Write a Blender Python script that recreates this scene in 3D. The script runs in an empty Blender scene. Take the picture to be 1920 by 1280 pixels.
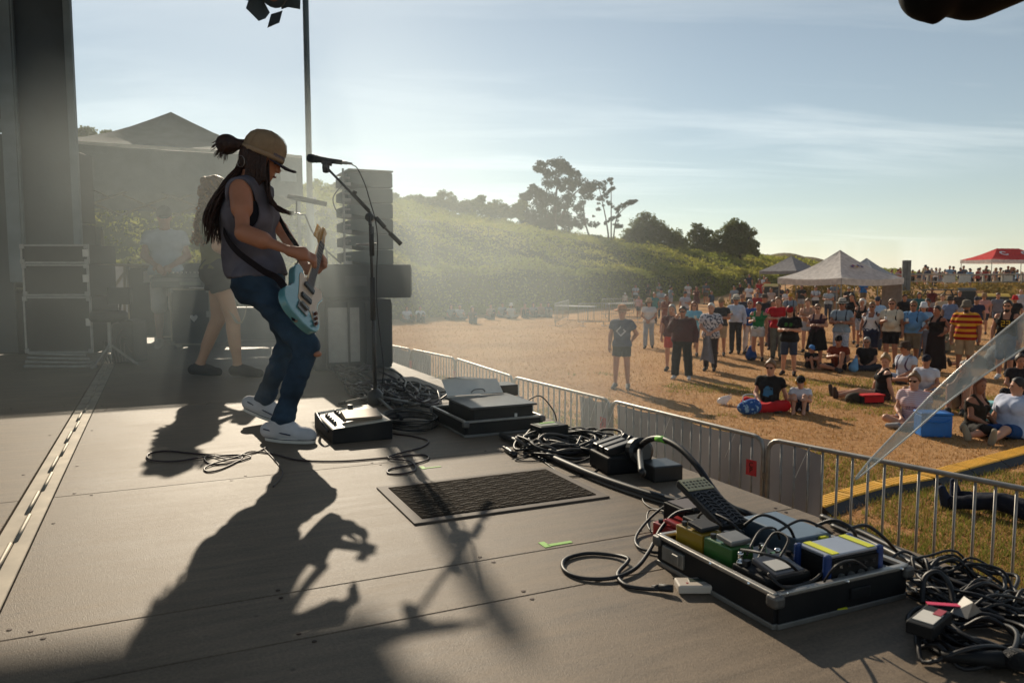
import bpy, bmesh, math, random
import numpy as np
from mathutils import Vector, Matrix, Quaternion

R = math.radians
rng = random.Random(7)
scene = bpy.context.scene
C = scene.collection

# ------------------------------------------------------------------ camera, sky, sun, exposure
FPX = 1440.0                      # focal length in pixels of a 1920 px wide picture
CAM_Z, STAGE = 2.42, 1.55         # eye height, stage deck height above the field
PITCH = math.atan(123 / FPX)
cam_data = bpy.data.cameras.new('camera')
cam = bpy.data.objects.new('camera', cam_data); C.objects.link(cam)
cam_data.sensor_width = 36; cam_data.lens = FPX / 1920 * 36
cam_data.clip_start = 0.05; cam_data.clip_end = 4000
cam.location = (0, 0, CAM_Z); cam.rotation_euler = (R(90) - PITCH, 0, 0)
cam_data.dof.use_dof = True; cam_data.dof.focus_distance = 4.2; cam_data.dof.aperture_fstop = 5.0
scene.camera = cam

SUN_AZ, SUN_EL = R(-17), R(26.5)  # azimuth measured from +Y towards +X
SUN_DIR = Vector((math.sin(SUN_AZ) * math.cos(SUN_EL), math.cos(SUN_AZ) * math.cos(SUN_EL), math.sin(SUN_EL)))
sl = bpy.data.lights.new('sun', 'SUN'); sl.energy = 4.2; sl.angle = R(0.53); sl.color = (1.0, 0.865, 0.67)
sun = bpy.data.objects.new('sun', sl); C.objects.link(sun)
sun.rotation_euler = SUN_DIR.to_track_quat('Z', 'Y').to_euler()

world = bpy.data.worlds.new('World'); scene.world = world
world.use_nodes = True
def build_world():
    nt = world.node_tree; nt.nodes.clear(); L = nt.links
    N = nt.nodes.new
    out = N('ShaderNodeOutputWorld'); bg = N('ShaderNodeBackground'); bg.inputs['Strength'].default_value = 0.068
    sky = N('ShaderNodeTexSky'); sky.sky_type = 'NISHITA'; sky.sun_disc = False
    sky.sun_elevation = SUN_EL; sky.sun_rotation = SUN_AZ; sky.altitude = 10
    sky.air_density = 1.0; sky.dust_density = 0.15; sky.ozone_density = 1.0
    tc = N('ShaderNodeTexCoord'); sep = N('ShaderNodeSeparateXYZ'); L.new(tc.outputs['Generated'], sep.inputs[0])
    def math_(op, a, b=None):
        m = N('ShaderNodeMath'); m.operation = op
        for i, v in enumerate((a, b)):
            if v is None: continue
            if isinstance(v, (int, float)): m.inputs[i].default_value = v
            else: L.new(v, m.inputs[i])
        return m.outputs[0]
    zc = math_('MAXIMUM', sep.outputs['Z'], 0.04)
    zz = math_('ADD', zc, 0.10)
    u = math_('DIVIDE', sep.outputs['X'], zz); v = math_('DIVIDE', sep.outputs['Y'], zz)
    comb = N('ShaderNodeCombineXYZ'); L.new(u, comb.inputs[0]); L.new(v, comb.inputs[1])
    mp = N('ShaderNodeMapping'); mp.inputs['Rotation'].default_value = (0, 0, R(-28)); mp.inputs['Scale'].default_value = (0.42, 1.5, 1)
    L.new(comb.outputs[0], mp.inputs[0])
    n1 = N('ShaderNodeTexNoise'); n1.inputs['Scale'].default_value = 1.1; n1.inputs['Detail'].default_value = 8; n1.inputs['Distortion'].default_value = 0.7
    n1.inputs['Roughness'].default_value = 0.6
    L.new(mp.outputs[0], n1.inputs['Vector'])
    n2 = N('ShaderNodeTexNoise'); n2.inputs['Scale'].default_value = 0.32; n2.inputs['Detail'].default_value = 2
    L.new(comb.outputs[0], n2.inputs['Vector'])
    r1 = N('ShaderNodeMapRange'); r1.inputs[1].default_value = 0.47; r1.inputs[2].default_value = 0.80
    L.new(n1.outputs['Fac'], r1.inputs[0])
    r2 = N('ShaderNodeMapRange'); r2.inputs[1].default_value = 0.40; r2.inputs[2].default_value = 0.56
    L.new(n2.outputs['Fac'], r2.inputs[0])
    cov = math_('MULTIPLY', r1.outputs[0], r2.outputs[0])
    cov = math_('MULTIPLY', cov, 0.9)
    # thin cirrus scatters towards the viewer: it is brighter than the sky behind it
    hs = N('ShaderNodeHueSaturation'); hs.inputs['Saturation'].default_value = 0.66; L.new(sky.outputs[0], hs.inputs['Color'])
    hs2 = N('ShaderNodeHueSaturation'); hs2.inputs['Saturation'].default_value = 0.25; hs2.inputs['Value'].default_value = 1.42; L.new(sky.outputs[0], hs2.inputs['Color'])
    mix = N('ShaderNodeMixRGB'); L.new(cov, mix.inputs[0]); L.new(hs.outputs[0], mix.inputs[1]); L.new(hs2.outputs[0], mix.inputs[2])
    tint = N('ShaderNodeMixRGB'); tint.blend_type = 'MULTIPLY'; tint.inputs[0].default_value = 1; tint.inputs[2].default_value = (.96, 1.01, .98, 1); L.new(mix.outputs[0], tint.inputs[1]); L.new(tint.outputs[0], bg.inputs[0]); L.new(bg.outputs[0], out.inputs[0])
build_world()
scene.view_settings.view_transform = 'Standard'; scene.view_settings.look = 'None'
scene.view_settings.gamma = 1; scene.view_settings.use_curve_mapping = False
scene.view_settings.exposure = 0.34
scene.render.engine = 'CYCLES'
cy = scene.cycles
cy.max_bounces = 6; cy.diffuse_bounces = 3; cy.glossy_bounces = 3; cy.transmission_bounces = 6; cy.volume_bounces = 1
cy.transparent_max_bounces = 12; cy.use_denoising = True
cy.volume_step_rate = 1.0; cy.caustics_reflective = False; cy.caustics_refractive = False
cy.sample_clamp_indirect = 6

# ------------------------------------------------------------------ places
CP, SP = math.cos(PITCH), math.sin(PITCH)
def ray(px, py):
    x = (px - 960) / FPX; y = -(py - 640) / FPX
    return Vector((x, CP + y * SP, -SP + y * CP))
def P(px, py, Y):                 # point of that sight line at distance Y
    d = ray(px, py); return Vector((0, 0, CAM_Z)) + d * (Y / d.y)
def G(px, py, z=0.0):             # where that sight line meets the height z
    d = ray(px, py); return Vector((0, 0, CAM_Z)) + d * ((z - CAM_Z) / d.z)
def S(px, py, h=0.0): return G(px, py, STAGE + h)
AX = math.atan(665 / FPX)         # the stage's long axis turns left of the camera's
A_ = Vector((-math.sin(AX), math.cos(AX), 0)); C_ = Vector((math.cos(AX), math.sin(AX), 0))
def ST(s, t, h=0.0): return C_ * s + A_ * t + Vector((0, 0, STAGE + h))
STROT = AX                        # rotation about z that maps x,y to the stage's axes

# ------------------------------------------------------------------ materials
_mats = {}
def lin(c):                       # sRGB 0..255 to linear
    return tuple((v / 255 / 12.92) if v / 255 <= 0.04045 else ((v / 255 + 0.055) / 1.055) ** 2.4 for v in c)
def M(name, col, rough=0.6, metal=0.0, var=0.12, scale=12.0, bump=0.0, bscale=60.0, spec=0.5, transl=0.0, coat=0.0, trans=0.0):
    if name in _mats: return _mats[name]
    m = bpy.data.materials.new(name); m.use_nodes = True; nt = m.node_tree; L = nt.links
    b = nt.nodes['Principled BSDF']
    b.inputs['Roughness'].default_value = rough; b.inputs['Metallic'].default_value = metal
    b.inputs['Specular IOR Level'].default_value = spec
    if coat: b.inputs['Coat Weight'].default_value = coat; b.inputs['Coat Roughness'].default_value = 0.1
    if trans: b.inputs['Transmission Weight'].default_value = trans
    tc = nt.nodes.new('ShaderNodeTexCoord')
    nz = nt.nodes.new('ShaderNodeTexNoise'); nz.inputs['Scale'].default_value = scale; nz.inputs['Detail'].default_value = 4
    L.new(tc.outputs['Object'], nz.inputs['Vector'])
    mr = nt.nodes.new('ShaderNodeMapRange'); mr.inputs[1].default_value = 0.3; mr.inputs[2].default_value = 0.7
    mr.inputs[3].default_value = 1 - var; mr.inputs[4].default_value = 1 + var
    L.new(nz.outputs['Fac'], mr.inputs[0])
    vm = nt.nodes.new('ShaderNodeVectorMath'); vm.operation = 'SCALE'; vm.inputs[0].default_value = col[:3]
    L.new(mr.outputs[0], vm.inputs['Scale']); L.new(vm.outputs[0], b.inputs['Base Color'])
    if bump:
        n2 = nt.nodes.new('ShaderNodeTexNoise'); n2.inputs['Scale'].default_value = bscale; n2.inputs['Detail'].default_value = 3
        L.new(tc.outputs['Object'], n2.inputs['Vector'])
        bp = nt.nodes.new('ShaderNodeBump'); bp.inputs['Strength'].default_value = bump; bp.inputs['Distance'].default_value = 0.01
        L.new(n2.outputs['Fac'], bp.inputs['Height']); L.new(bp.outputs[0], b.inputs['Normal'])
    if transl:
        tr = nt.nodes.new('ShaderNodeBsdfTranslucent'); L.new(vm.outputs[0], tr.inputs[0])
        mx = nt.nodes.new('ShaderNodeMixShader'); mx.inputs[0].default_value = transl
        L.new(b.outputs[0], mx.inputs[1]); L.new(tr.outputs[0], mx.inputs[2])
        L.new(mx.outputs[0], nt.nodes['Material Output'].inputs[0])
    _mats[name] = m
    return m
def cloth(col, name=None, transl=0.0):   # col sRGB
    key = name or 'cloth_%d_%d_%d' % tuple(int(v) for v in col)
    return M(key, lin(col), rough=0.85, var=0.18, scale=6, bump=0.35, bscale=26, spec=0.2, transl=transl)
def skin(col): return M('skin_%d_%d_%d' % tuple(int(v) for v in col), lin(col), rough=0.5, var=0.10, scale=9, spec=0.35)

# ------------------------------------------------------------------ mesh building
class MB:
    def __init__(s): s.v = []; s.f = []; s.m = []; s.mi = 0
    def add(s, vs, fs):
        o = len(s.v); s.v.extend([tuple(v) for v in vs]); s.f.extend([tuple(i + o for i in f) for f in fs]); s.m.extend([s.mi] * len(fs)); return s
    def box(s, c, size, rz=0.0, M4=None):
        hx, hy, hz = size[0] / 2, size[1] / 2, size[2] / 2
        vs = [Vector((x, y, z)) for z in (-hz, hz) for y in (-hy, hy) for x in (-hx, hx)]
        T = M4 if M4 is not None else Matrix.Translation(Vector(c)) @ Matrix.Rotation(rz, 4, 'Z')
        return s.add([T @ v for v in vs], [(0, 2, 3, 1), (4, 5, 7, 6), (0, 1, 5, 4), (2, 6, 7, 3), (0, 4, 6, 2), (1, 3, 7, 5)])
    def tube(s, pts, r, n=8, caps=True):
        pts = [Vector(p) for p in pts]; k = len(pts)
        rs = r if isinstance(r, (list, tuple)) else [r] * k
        t0 = (pts[1] - pts[0]).normalized()
        up = Vector((0, 0, 1)) if abs(t0.z) < 0.9 else Vector((1, 0, 0))
        u = t0.cross(up).normalized(); vs = []
        for i in range(k):
            t = (pts[min(i + 1, k - 1)] - pts[max(i - 1, 0)])
            t = t.normalized() if t.length > 1e-9 else t0
            u = (u - t * u.dot(t)); u = u.normalized() if u.length > 1e-6 else t.orthogonal().normalized()
            w = t.cross(u)
            for j in range(n):
                a = 2 * math.pi * j / n; vs.append(pts[i] + (u * math.cos(a) + w * math.sin(a)) * rs[i])
        fs = [(i * n + j, i * n + (j + 1) % n, (i + 1) * n + (j + 1) % n, (i + 1) * n + j) for i in range(k - 1) for j in range(n)]
        if caps: fs += [tuple(range(n))[::-1], tuple((k - 1) * n + j for j in range(n))]
        return s.add(vs, fs)
    def lathe(s, prof, n=16, T=None):
        T = T or Matrix.Identity(4); vs = []; k = len(prof)
        for r, z in prof:
            for j in range(n):
                a = 2 * math.pi * j / n; vs.append(T @ Vector((r * math.cos(a), r * math.sin(a), z)))
        fs = [(i * n + j, i * n + (j + 1) % n, (i + 1) * n + (j + 1) % n, (i + 1) * n + j) for i in range(k - 1) for j in range(n)]
        fs += [tuple(range(n))[::-1], tuple((k - 1) * n + j for j in range(n))]
        return s.add(vs, fs)
    def prism(s, outline, th, T=None):  # outline in xy, extruded along z from 0 to th
        T = T or Matrix.Identity(4); n = len(outline)
        vs = [T @ Vector((x, y, 0)) for x, y in outline] + [T @ Vector((x, y, th)) for x, y in outline]
        fs = [tuple(range(n))[::-1], tuple(range(n, 2 * n))] + [(i, (i + 1) % n, n + (i + 1) % n, n + i) for i in range(n)]
        return s.add(vs, fs)
    def grid(s, fn, nu, nv):
        vs = [fn(i / nu, j / nv) for j in range(nv + 1) for i in range(nu + 1)]
        w = nu + 1
        return s.add(vs, [(j * w + i, j * w + i + 1, (j + 1) * w + i + 1, (j + 1) * w + i) for j in range(nv) for i in range(nu)])
    def sphere(s, c, r, n=10, m=7):
        rr = r if isinstance(r, (list, tuple)) else (r, r, r)
        T = Matrix.Translation(Vector(c)) @ Matrix.Diagonal((rr[0], rr[1], rr[2], 1))
        pr = [(math.sin(math.pi * (i + .02) / (m + .04)), -math.cos(math.pi * (i + .02) / (m + .04))) for i in range(m + 1)]
        return s.lathe(pr, n, T)

def wm(o):
    m = o.matrix_basis.copy()
    while o.parent is not None:
        m = o.parent.matrix_basis @ m; o = o.parent
    return m
def put(o, parent=None, world=False):
    C.objects.link(o)
    if parent is not None:
        o.parent = parent
        if world: o.matrix_basis = wm(parent).inverted()
    return o
def ob(name, mb, mat, parent=None, smooth=False, bevel=0.0, world=False, seg=2):
    me = bpy.data.meshes.new(name)
    if isinstance(mb, bpy.types.Mesh): me = mb
    else:
        me.from_pydata(mb.v, [], mb.f); me.update()
        mats = mat if isinstance(mat, (list, tuple)) else [mat]
        for m in mats: me.materials.append(m)
        if len(mats) > 1: me.polygons.foreach_set('material_index', mb.m)
        bm = bmesh.new(); bm.from_mesh(me); bmesh.ops.recalc_face_normals(bm, faces=bm.faces); bm.to_mesh(me); bm.free()
        if smooth: me.polygons.foreach_set('use_smooth', [True] * len(me.polygons))
    o = bpy.data.objects.new(name, me); put(o, parent, world)
    if bevel:
        bv = o.modifiers.new('bevel', 'BEVEL'); bv.width = bevel; bv.segments = seg; bv.limit_method = 'ANGLE'; bv.angle_limit = R(40)
    return o
def tag(o, label=None, cat=None, group=None, kind=None):
    if label: o['label'] = label
    if cat: o['category'] = cat
    if group: o['group'] = group
    if kind: o['kind'] = kind
    return o
def thing(name, label, cat, loc=(0, 0, 0), rz=0.0, group=None):
    o = bpy.data.objects.new(name, None); C.objects.link(o)
    o.location = loc; o.rotation_euler = (0, 0, rz); o.empty_display_size = 0.1
    return tag(o, label, cat, group)
def children_of(o): return list(o.children)
def copy_tree(o, parent=None):
    kids = list(o.children)
    c = o.copy(); C.objects.link(c)
    if parent is not None: c.parent = parent
    for k in kids: copy_tree(k, c)
    return c
def spline(pts, n=8, closed=False):
    pts = [Vector(p) for p in pts]; k = len(pts); out = []
    for i in range(k if closed else k - 1):
        if closed: p0, p1, p2, p3 = pts[(i - 1) % k], pts[i], pts[(i + 1) % k], pts[(i + 2) % k]
        else: p0, p1, p2, p3 = pts[max(i - 1, 0)], pts[i], pts[i + 1], pts[min(i + 2, k - 1)]
        for j in range(n):
            t = j / n; t2 = t * t; t3 = t2 * t
            out.append(0.5 * ((2 * p1) + (p2 - p0) * t + (2 * p0 - 5 * p1 + 4 * p2 - p3) * t2 + (3 * p1 - p0 - 3 * p2 + p3) * t3))
    out.append(pts[0] if closed else pts[-1])
    return out
def np_mesh(name, V, F, mat, smooth=False, midx=None):     # V (n,3), F (m,3|4) arrays
    V = np.asarray(V, np.float32); F = np.asarray(F, np.int32); k = F.shape[1]
    me = bpy.data.meshes.new(name)
    me.vertices.add(len(V)); me.vertices.foreach_set('co', V.ravel())
    me.loops.add(F.size); me.loops.foreach_set('vertex_index', F.ravel())
    me.polygons.add(len(F)); me.polygons.foreach_set('loop_start', np.arange(0, F.size, k, dtype=np.int32))
    if smooth: me.polygons.foreach_set('use_smooth', np.ones(len(F), bool))
    for m in (mat if isinstance(mat, (list, tuple)) else [mat]): me.materials.append(m)
    if midx is not None: me.polygons.foreach_set('material_index', np.asarray(midx, np.int32))
    me.update(calc_edges=True); me.validate()
    return me

_tab = np.random.default_rng(77).random((32, 32, 32)).astype(np.float32)
def vn3(p):                       # smooth value noise, 0..1
    i = np.floor(p).astype(int); f = (p - i); f = f * f * (3 - 2 * f); i &= 31; j = (i + 1) & 31
    x0, y0, z0 = i.T; x1, y1, z1 = j.T; fx, fy, fz = f.T
    a = _tab[x0, y0, z0] * (1 - fx) + _tab[x1, y0, z0] * fx; b = _tab[x0, y1, z0] * (1 - fx) + _tab[x1, y1, z0] * fx
    c = _tab[x0, y0, z1] * (1 - fx) + _tab[x1, y0, z1] * fx; d = _tab[x0, y1, z1] * (1 - fx) + _tab[x1, y1, z1] * fx
    return (a * (1 - fy) + b * fy) * (1 - fz) + (c * (1 - fy) + d * fy) * fz
def wrinkle(me, amp, fr):         # cloth folds pushed into the mesh along its normals
    if me is None: return me
    n = len(me.vertices); V = np.empty(n * 3, np.float32); me.vertices.foreach_get('co', V); V = V.reshape(-1, 3)
    N = np.empty(n * 3, np.float32); me.vertex_normals.foreach_get('vector', N); N = N.reshape(-1, 3)
    q = V @ np.array([[.8, .5, .2], [-.5, .8, .3], [.1, -.35, .93]]) * np.array(fr) + 40
    h = 1 - np.abs(2 * vn3(q) - 1) * 2; h += .5 * (vn3(q * 2.3 + 7) * 2 - 1)
    V += N * (amp * h)[:, None]; me.vertices.foreach_set('co', V.ravel()); me.update()
    return me

# ------------------------------------------------------------------ soft bodies: rounded cones blended on a grid, then meshed
def field(groups, lo, hi, res, cuts=(), kk=0.012, neg=()):
    n = [max(4, int(math.ceil((hi[i] - lo[i]) / res)) + 1) for i in range(3)]
    ax = [np.float32(lo[i]) + np.arange(n[i], dtype=np.float32) * np.float32(res) for i in range(3)]
    F = np.full(n, 1.0, np.float32)
    for grp in groups:
        k, prims, gcuts = grp
        acc = np.zeros(n, np.float32)
        for p in prims:
            if p[0] == 'c':
                _, a, b, ra, rb, fl = p
                a = np.array(a, np.float32); b = np.array(b, np.float32); m = max(ra, rb) + 7 * k
                plo, phi = np.minimum(a, b) - m, np.maximum(a, b) + m
            else:
                _, c, rr, rot = p
                c = np.array(c, np.float32); m = max(rr) + 7 * k; plo, phi = c - m, c + m
            sl_ = []
            for i in range(3):
                i0 = max(0, int(math.floor((plo[i] - lo[i]) / res))); i1 = min(n[i], int(math.ceil((phi[i] - lo[i]) / res)) + 1)
                sl_.append(slice(i0, max(i0, i1)))
            if any(q.stop <= q.start for q in sl_): continue
            X = ax[0][sl_[0]][:, None, None]; Y = ax[1][sl_[1]][None, :, None]; Z = ax[2][sl_[2]][None, None, :]
            if p[0] == 'c':
                ab = b - a; l2 = float(ab @ ab) + 1e-9
                tt = ((X - a[0]) * ab[0] + (Y - a[1]) * ab[1] + (Z - a[2]) * ab[2]) / np.float32(l2)
                tc = np.clip(tt, 0, 1)
                d = np.sqrt((X - a[0] - tc * ab[0]) ** 2 + (Y - a[1] - tc * ab[1]) ** 2 + (Z - a[2] - tc * ab[2]) ** 2) - (ra + tc * np.float32(rb - ra))
                if fl: 
                    l = np.float32(math.sqrt(l2))
                    if fl & 1: d = np.maximum(d, (tt - 1) * l)
                    if fl & 2: d = np.maximum(d, -tt * l)
            else:
                dx, dy, dz = X - c[0], Y - c[1], Z - c[2]
                if rot is not None:
                    r_ = np.array(rot, np.float32)   # rows are the local axes
                    dx, dy, dz = (r_[0, 0] * dx + r_[0, 1] * dy + r_[0, 2] * dz, r_[1, 0] * dx + r_[1, 1] * dy + r_[1, 2] * dz, r_[2, 0] * dx + r_[2, 1] * dy + r_[2, 2] * dz)
                q = np.sqrt((dx / rr[0]) ** 2 + (dy / rr[1]) ** 2 + (dz / rr[2]) ** 2)
                q2 = np.sqrt((dx / rr[0] ** 2) ** 2 + (dy / rr[1] ** 2) ** 2 + (dz / rr[2] ** 2) ** 2) + 1e-6
                d = q * (q - 1) / q2
            acc[tuple(sl_)] += np.exp(np.clip(-d / np.float32(k), -30, 60))
        g = np.where(acc > 1e-8, -k * np.log(acc + 1e-20), np.float32(1.0))
        for (pt, nr) in gcuts:
            g = np.maximum(g, (ax[0][:, None, None] - pt[0]) * nr[0] + (ax[1][None, :, None] - pt[1]) * nr[1] + (ax[2][None, None, :] - pt[2]) * nr[2])
        if kk > 0:
            h = np.clip(0.5 + 0.5 * (g - F) / kk, 0, 1); F = g * (1 - h) + F * h - kk * h * (1 - h)
        else: F = np.minimum(F, g)
    if neg:
        F = np.maximum(F, -field([(.006, list(neg), [])], lo, hi, res))
    for (pt, nr) in cuts:
        F = np.maximum(F, (ax[0][:, None, None] - pt[0]) * nr[0] + (ax[1][None, :, None] - pt[1]) * nr[1] + (ax[2][None, None, :] - pt[2]) * nr[2])
    return F
def surfnet(F, lo, res):
    s = F < 0
    n = F.shape
    c = np.zeros((n[0] - 1, n[1] - 1, n[2] - 1), np.uint8)
    for dx in (0, 1):
        for dy in (0, 1):
            for dz in (0, 1):
                c += s[dx:n[0] - 1 + dx, dy:n[1] - 1 + dy, dz:n[2] - 1 + dz]
    act = (c > 0) & (c < 8)
    idx = np.argwhere(act)
    if len(idx) == 0: return None
    ids = np.full(act.shape, -1, np.int32); ids[act] = np.arange(len(idx))
    I, J, K = idx[:, 0], idx[:, 1], idx[:, 2]
    pos = np.zeros((len(idx), 3), np.float32); cnt = np.zeros(len(idx), np.float32)
    cor = [(0, 0, 0), (1, 0, 0), (0, 1, 0), (1, 1, 0), (0, 0, 1), (1, 0, 1), (0, 1, 1), (1, 1, 1)]
    val = [F[I + a, J + b, K + d] for a, b, d in cor]
    for e0, e1 in ((0, 1), (2, 3), (4, 5), (6, 7), (0, 2), (1, 3), (4, 6), (5, 7), (0, 4), (1, 5), (2, 6), (3, 7)):
        a, b = val[e0], val[e1]; mk = (a < 0) != (b < 0)
        t = np.where(mk, a / np.where(mk, a - b, 1), 0)
        for q in range(3): pos[:, q] += np.where(mk, cor[e0][q] + t * (cor[e1][q] - cor[e0][q]), 0)
        cnt += mk
    pos = (pos / cnt[:, None] + idx) * res + np.asarray(lo, np.float32)
    faces = []
    for axis in range(3):
        s0 = [slice(None)] * 3; s1 = [slice(None)] * 3
        s0[axis] = slice(0, n[axis] - 1); s1[axis] = slice(1, n[axis])
        ch = s[tuple(s0)] != s[tuple(s1)]
        e = np.argwhere(ch)
        b1, b2 = (axis + 1) % 3, (axis + 2) % 3
        ok = (e[:, b1] > 0) & (e[:, b2] > 0) & (e[:, b1] < n[b1] - 1) & (e[:, b2] < n[b2] - 1); e = e[ok]
        inside = s[e[:, 0], e[:, 1], e[:, 2]]
        q = []
        for d1, d2 in ((1, 1), (0, 1), (0, 0), (1, 0)):
            w = e.copy(); w[:, b1] -= d1; w[:, b2] -= d2; q.append(ids[w[:, 0], w[:, 1], w[:, 2]])
        q = np.stack(q, 1); q = np.where(inside[:, None], q, q[:, ::-1])
        faces.append(q[(q >= 0).all(1)])
    return pos, np.concatenate(faces)
def prim_bounds(groups):
    lo = np.full(3, 1e9); hi = np.full(3, -1e9)
    for _, prims, _c in groups:
        for p in prims:
            if p[0] == 'c':
                m = max(p[3], p[4]); a, b = np.array(p[1]), np.array(p[2]); lo = np.minimum(lo, np.minimum(a, b) - m); hi = np.maximum(hi, np.maximum(a, b) + m)
            else:
                m = max(p[2]); c = np.array(p[1]); lo = np.minimum(lo, c - m); hi = np.maximum(hi, c + m)
    return lo, hi
def soft(name, groups, res, mat, cuts=(), kk=0.012, neg=()):
    lo, hi = prim_bounds(groups); lo -= 0.035 + res; hi += 0.035 + res
    r = surfnet(field(groups, lo, hi, res, cuts, kk, neg), lo, res)
    if r is None: return None
    return np_mesh(name, r[0], r[1], mat, smooth=True)
def cone(a, b, ra, rb, fl=0): return ('c', tuple(a), tuple(b), ra, rb, fl)
def ell(c, rr, rot=None): return ('e', tuple(c), tuple(rr), rot)
# ------------------------------------------------------------------ terrain
def sstep(x): x = np.clip(x, 0, 1); return x * x * (3 - 2 * x)
HB = np.array([-6.6, 43.0]); HD = np.array([0.663, 0.749]); HN = np.array([-0.749, 0.663])
HV = [-60, -25, 0, 25, 50, 75, 100, 125, 160, 220]; HT = [12.5, 12.0, 11.0, 9.6, 7.6, 7.0, 5.6, 4.4, 3.0, 2.0]
def vnoise(x, y, s):
    return (np.sin(x * s + 1.3) * np.cos(y * s * 1.13 - .7) + np.sin(x * s * 2.3 + y * s * 1.7) * .5 + np.cos(y * s * 3.1 - x * s * 1.1) * .35) / 1.85
def bank_z(x, y):
    side = sstep((x - (12 + (y - 48) * .25)) / 9)
    return 1.45 * side * sstep((y - 43) / 9) + .5 * (1 - side) * sstep((y - 52) / 25) * sstep((x + 2) / 20)
def hill_uv(x, y):
    rx, ry = x - HB[0], y - HB[1]
    return rx * HN[0] + ry * HN[1], rx * HD[0] + ry * HD[1]
def hill_h(u, v):
    top = np.interp(v, HV, HT)
    edge = 1.6 * vnoise(v, v * .3, .35)
    uu = u + edge * .35
    front = 2.3 * sstep(uu / 1.6) * np.interp(v, [-30, 0, 60, 130, 170], [1.1, 1.05, .95, .9, .4])
    body = (top - 2.3) * (0.55 * sstep(uu / 13) + 0.45 * sstep((uu - 12) / 18))
    return front + np.maximum(body, 0) + .45 * vnoise(u, v, .45) * sstep(uu / 3) + .3 * vnoise(u, v, 1.2) * sstep(uu / 3)
def ground_z(x, y):
    return bank_z(x, y) + .04 * vnoise(x, y, .6) * sstep((y - 6) / 10)

def two_tone(name, c1, c2, c3, s1, s2, rough=.95, bump=.4, transl=0.0, lo=.42, hi=.6):
    m = bpy.data.materials.new(name); m.use_nodes = True; nt = m.node_tree; L = nt.links; N = nt.nodes.new
    b = nt.nodes['Principled BSDF']; b.inputs['Roughness'].default_value = rough; b.inputs['Specular IOR Level'].default_value = .15
    tc = N('ShaderNodeTexCoord')
    a = N('ShaderNodeTexNoise'); a.inputs['Scale'].default_value = s1; a.inputs['Detail'].default_value = 5; L.new(tc.outputs['Object'], a.inputs['Vector'])
    f = N('ShaderNodeTexNoise'); f.inputs['Scale'].default_value = s2; f.inputs['Detail'].default_value = 6; f.inputs['Roughness'].default_value = .7; L.new(tc.outputs['Object'], f.inputs['Vector'])
    mr = N('ShaderNodeMapRange'); mr.inputs[1].default_value = lo; mr.inputs[2].default_value = hi; L.new(a.outputs['Fac'], mr.inputs[0])
    mx = N('ShaderNodeMixRGB'); mx.inputs[1].default_value = (*c1, 1); mx.inputs[2].default_value = (*c2, 1); L.new(mr.outputs[0], mx.inputs[0])
    mf = N('ShaderNodeMapRange'); mf.inputs[1].default_value = .35; mf.inputs[2].default_value = .68; L.new(f.outputs['Fac'], mf.inputs[0])
    m2 = N('ShaderNodeMixRGB'); m2.inputs[2].default_value = (*c3, 1); L.new(mx.outputs[0], m2.inputs[1])
    sc = N('ShaderNodeMath'); sc.operation = 'MULTIPLY'; sc.inputs[1].default_value = .6; L.new(mf.outputs[0], sc.inputs[0]); L.new(sc.outputs[0], m2.inputs[0])
    L.new(m2.outputs[0], b.inputs['Base Color'])
    if bump:
        bp = N('ShaderNodeBump'); bp.inputs['Strength'].default_value = bump; bp.inputs['Distance'].default_value = .05
        L.new(f.outputs['Fac'], bp.inputs['Height']); L.new(bp.outputs[0], b.inputs['Normal'])
    if transl:
        tr = N('ShaderNodeBsdfTranslucent'); L.new(m2.outputs[0], tr.inputs[0])
        ms = N('ShaderNodeMixShader'); ms.inputs[0].default_value = transl
        L.new(b.outputs[0], ms.inputs[1]); L.new(tr.outputs[0], ms.inputs[2]); L.new(ms.outputs[0], nt.nodes['Material Output'].inputs[0])
    _mats[name] = m
    return m
m_field = two_tone('dry_field', lin((172, 128, 84)), lin((150, 104, 62)), lin((196, 156, 108)), .35, 7.0, bump=.8)
m_straw = two_tone('straw', lin((186, 142, 92)), lin((150, 112, 62)), lin((206, 170, 118)), .8, 9.0, bump=0, transl=.35)
m_green = two_tone('green_grass', lin((116, 122, 50)), lin((140, 132, 62)), lin((150, 140, 74)), .8, 9.0, bump=0, transl=.4)
m_hill = two_tone('hill_soil', lin((74, 76, 34)), lin((98, 92, 48)), lin((58, 62, 28)), .25, 2.0, bump=.5)
m_fern = two_tone('bracken_leaf', lin((138, 142, 58)), lin((168, 160, 76)), lin((104, 116, 46)), .16, 1.3, bump=0, transl=.55)
m_scrub = two_tone('scrub_leaf', lin((104, 112, 58)), lin((128, 130, 70)), lin((84, 96, 50)), .3, 2.0, bump=0, transl=.4)
m_pine = two_tone('conifer_leaf', lin((48, 60, 38)), lin((62, 72, 44)), lin((40, 50, 32)), .5, 2.0, bump=0, transl=.2)
m_bark = M('bark', lin((70, 58, 46)), rough=.9, var=.3, scale=3, bump=.5, bscale=8)

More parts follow.
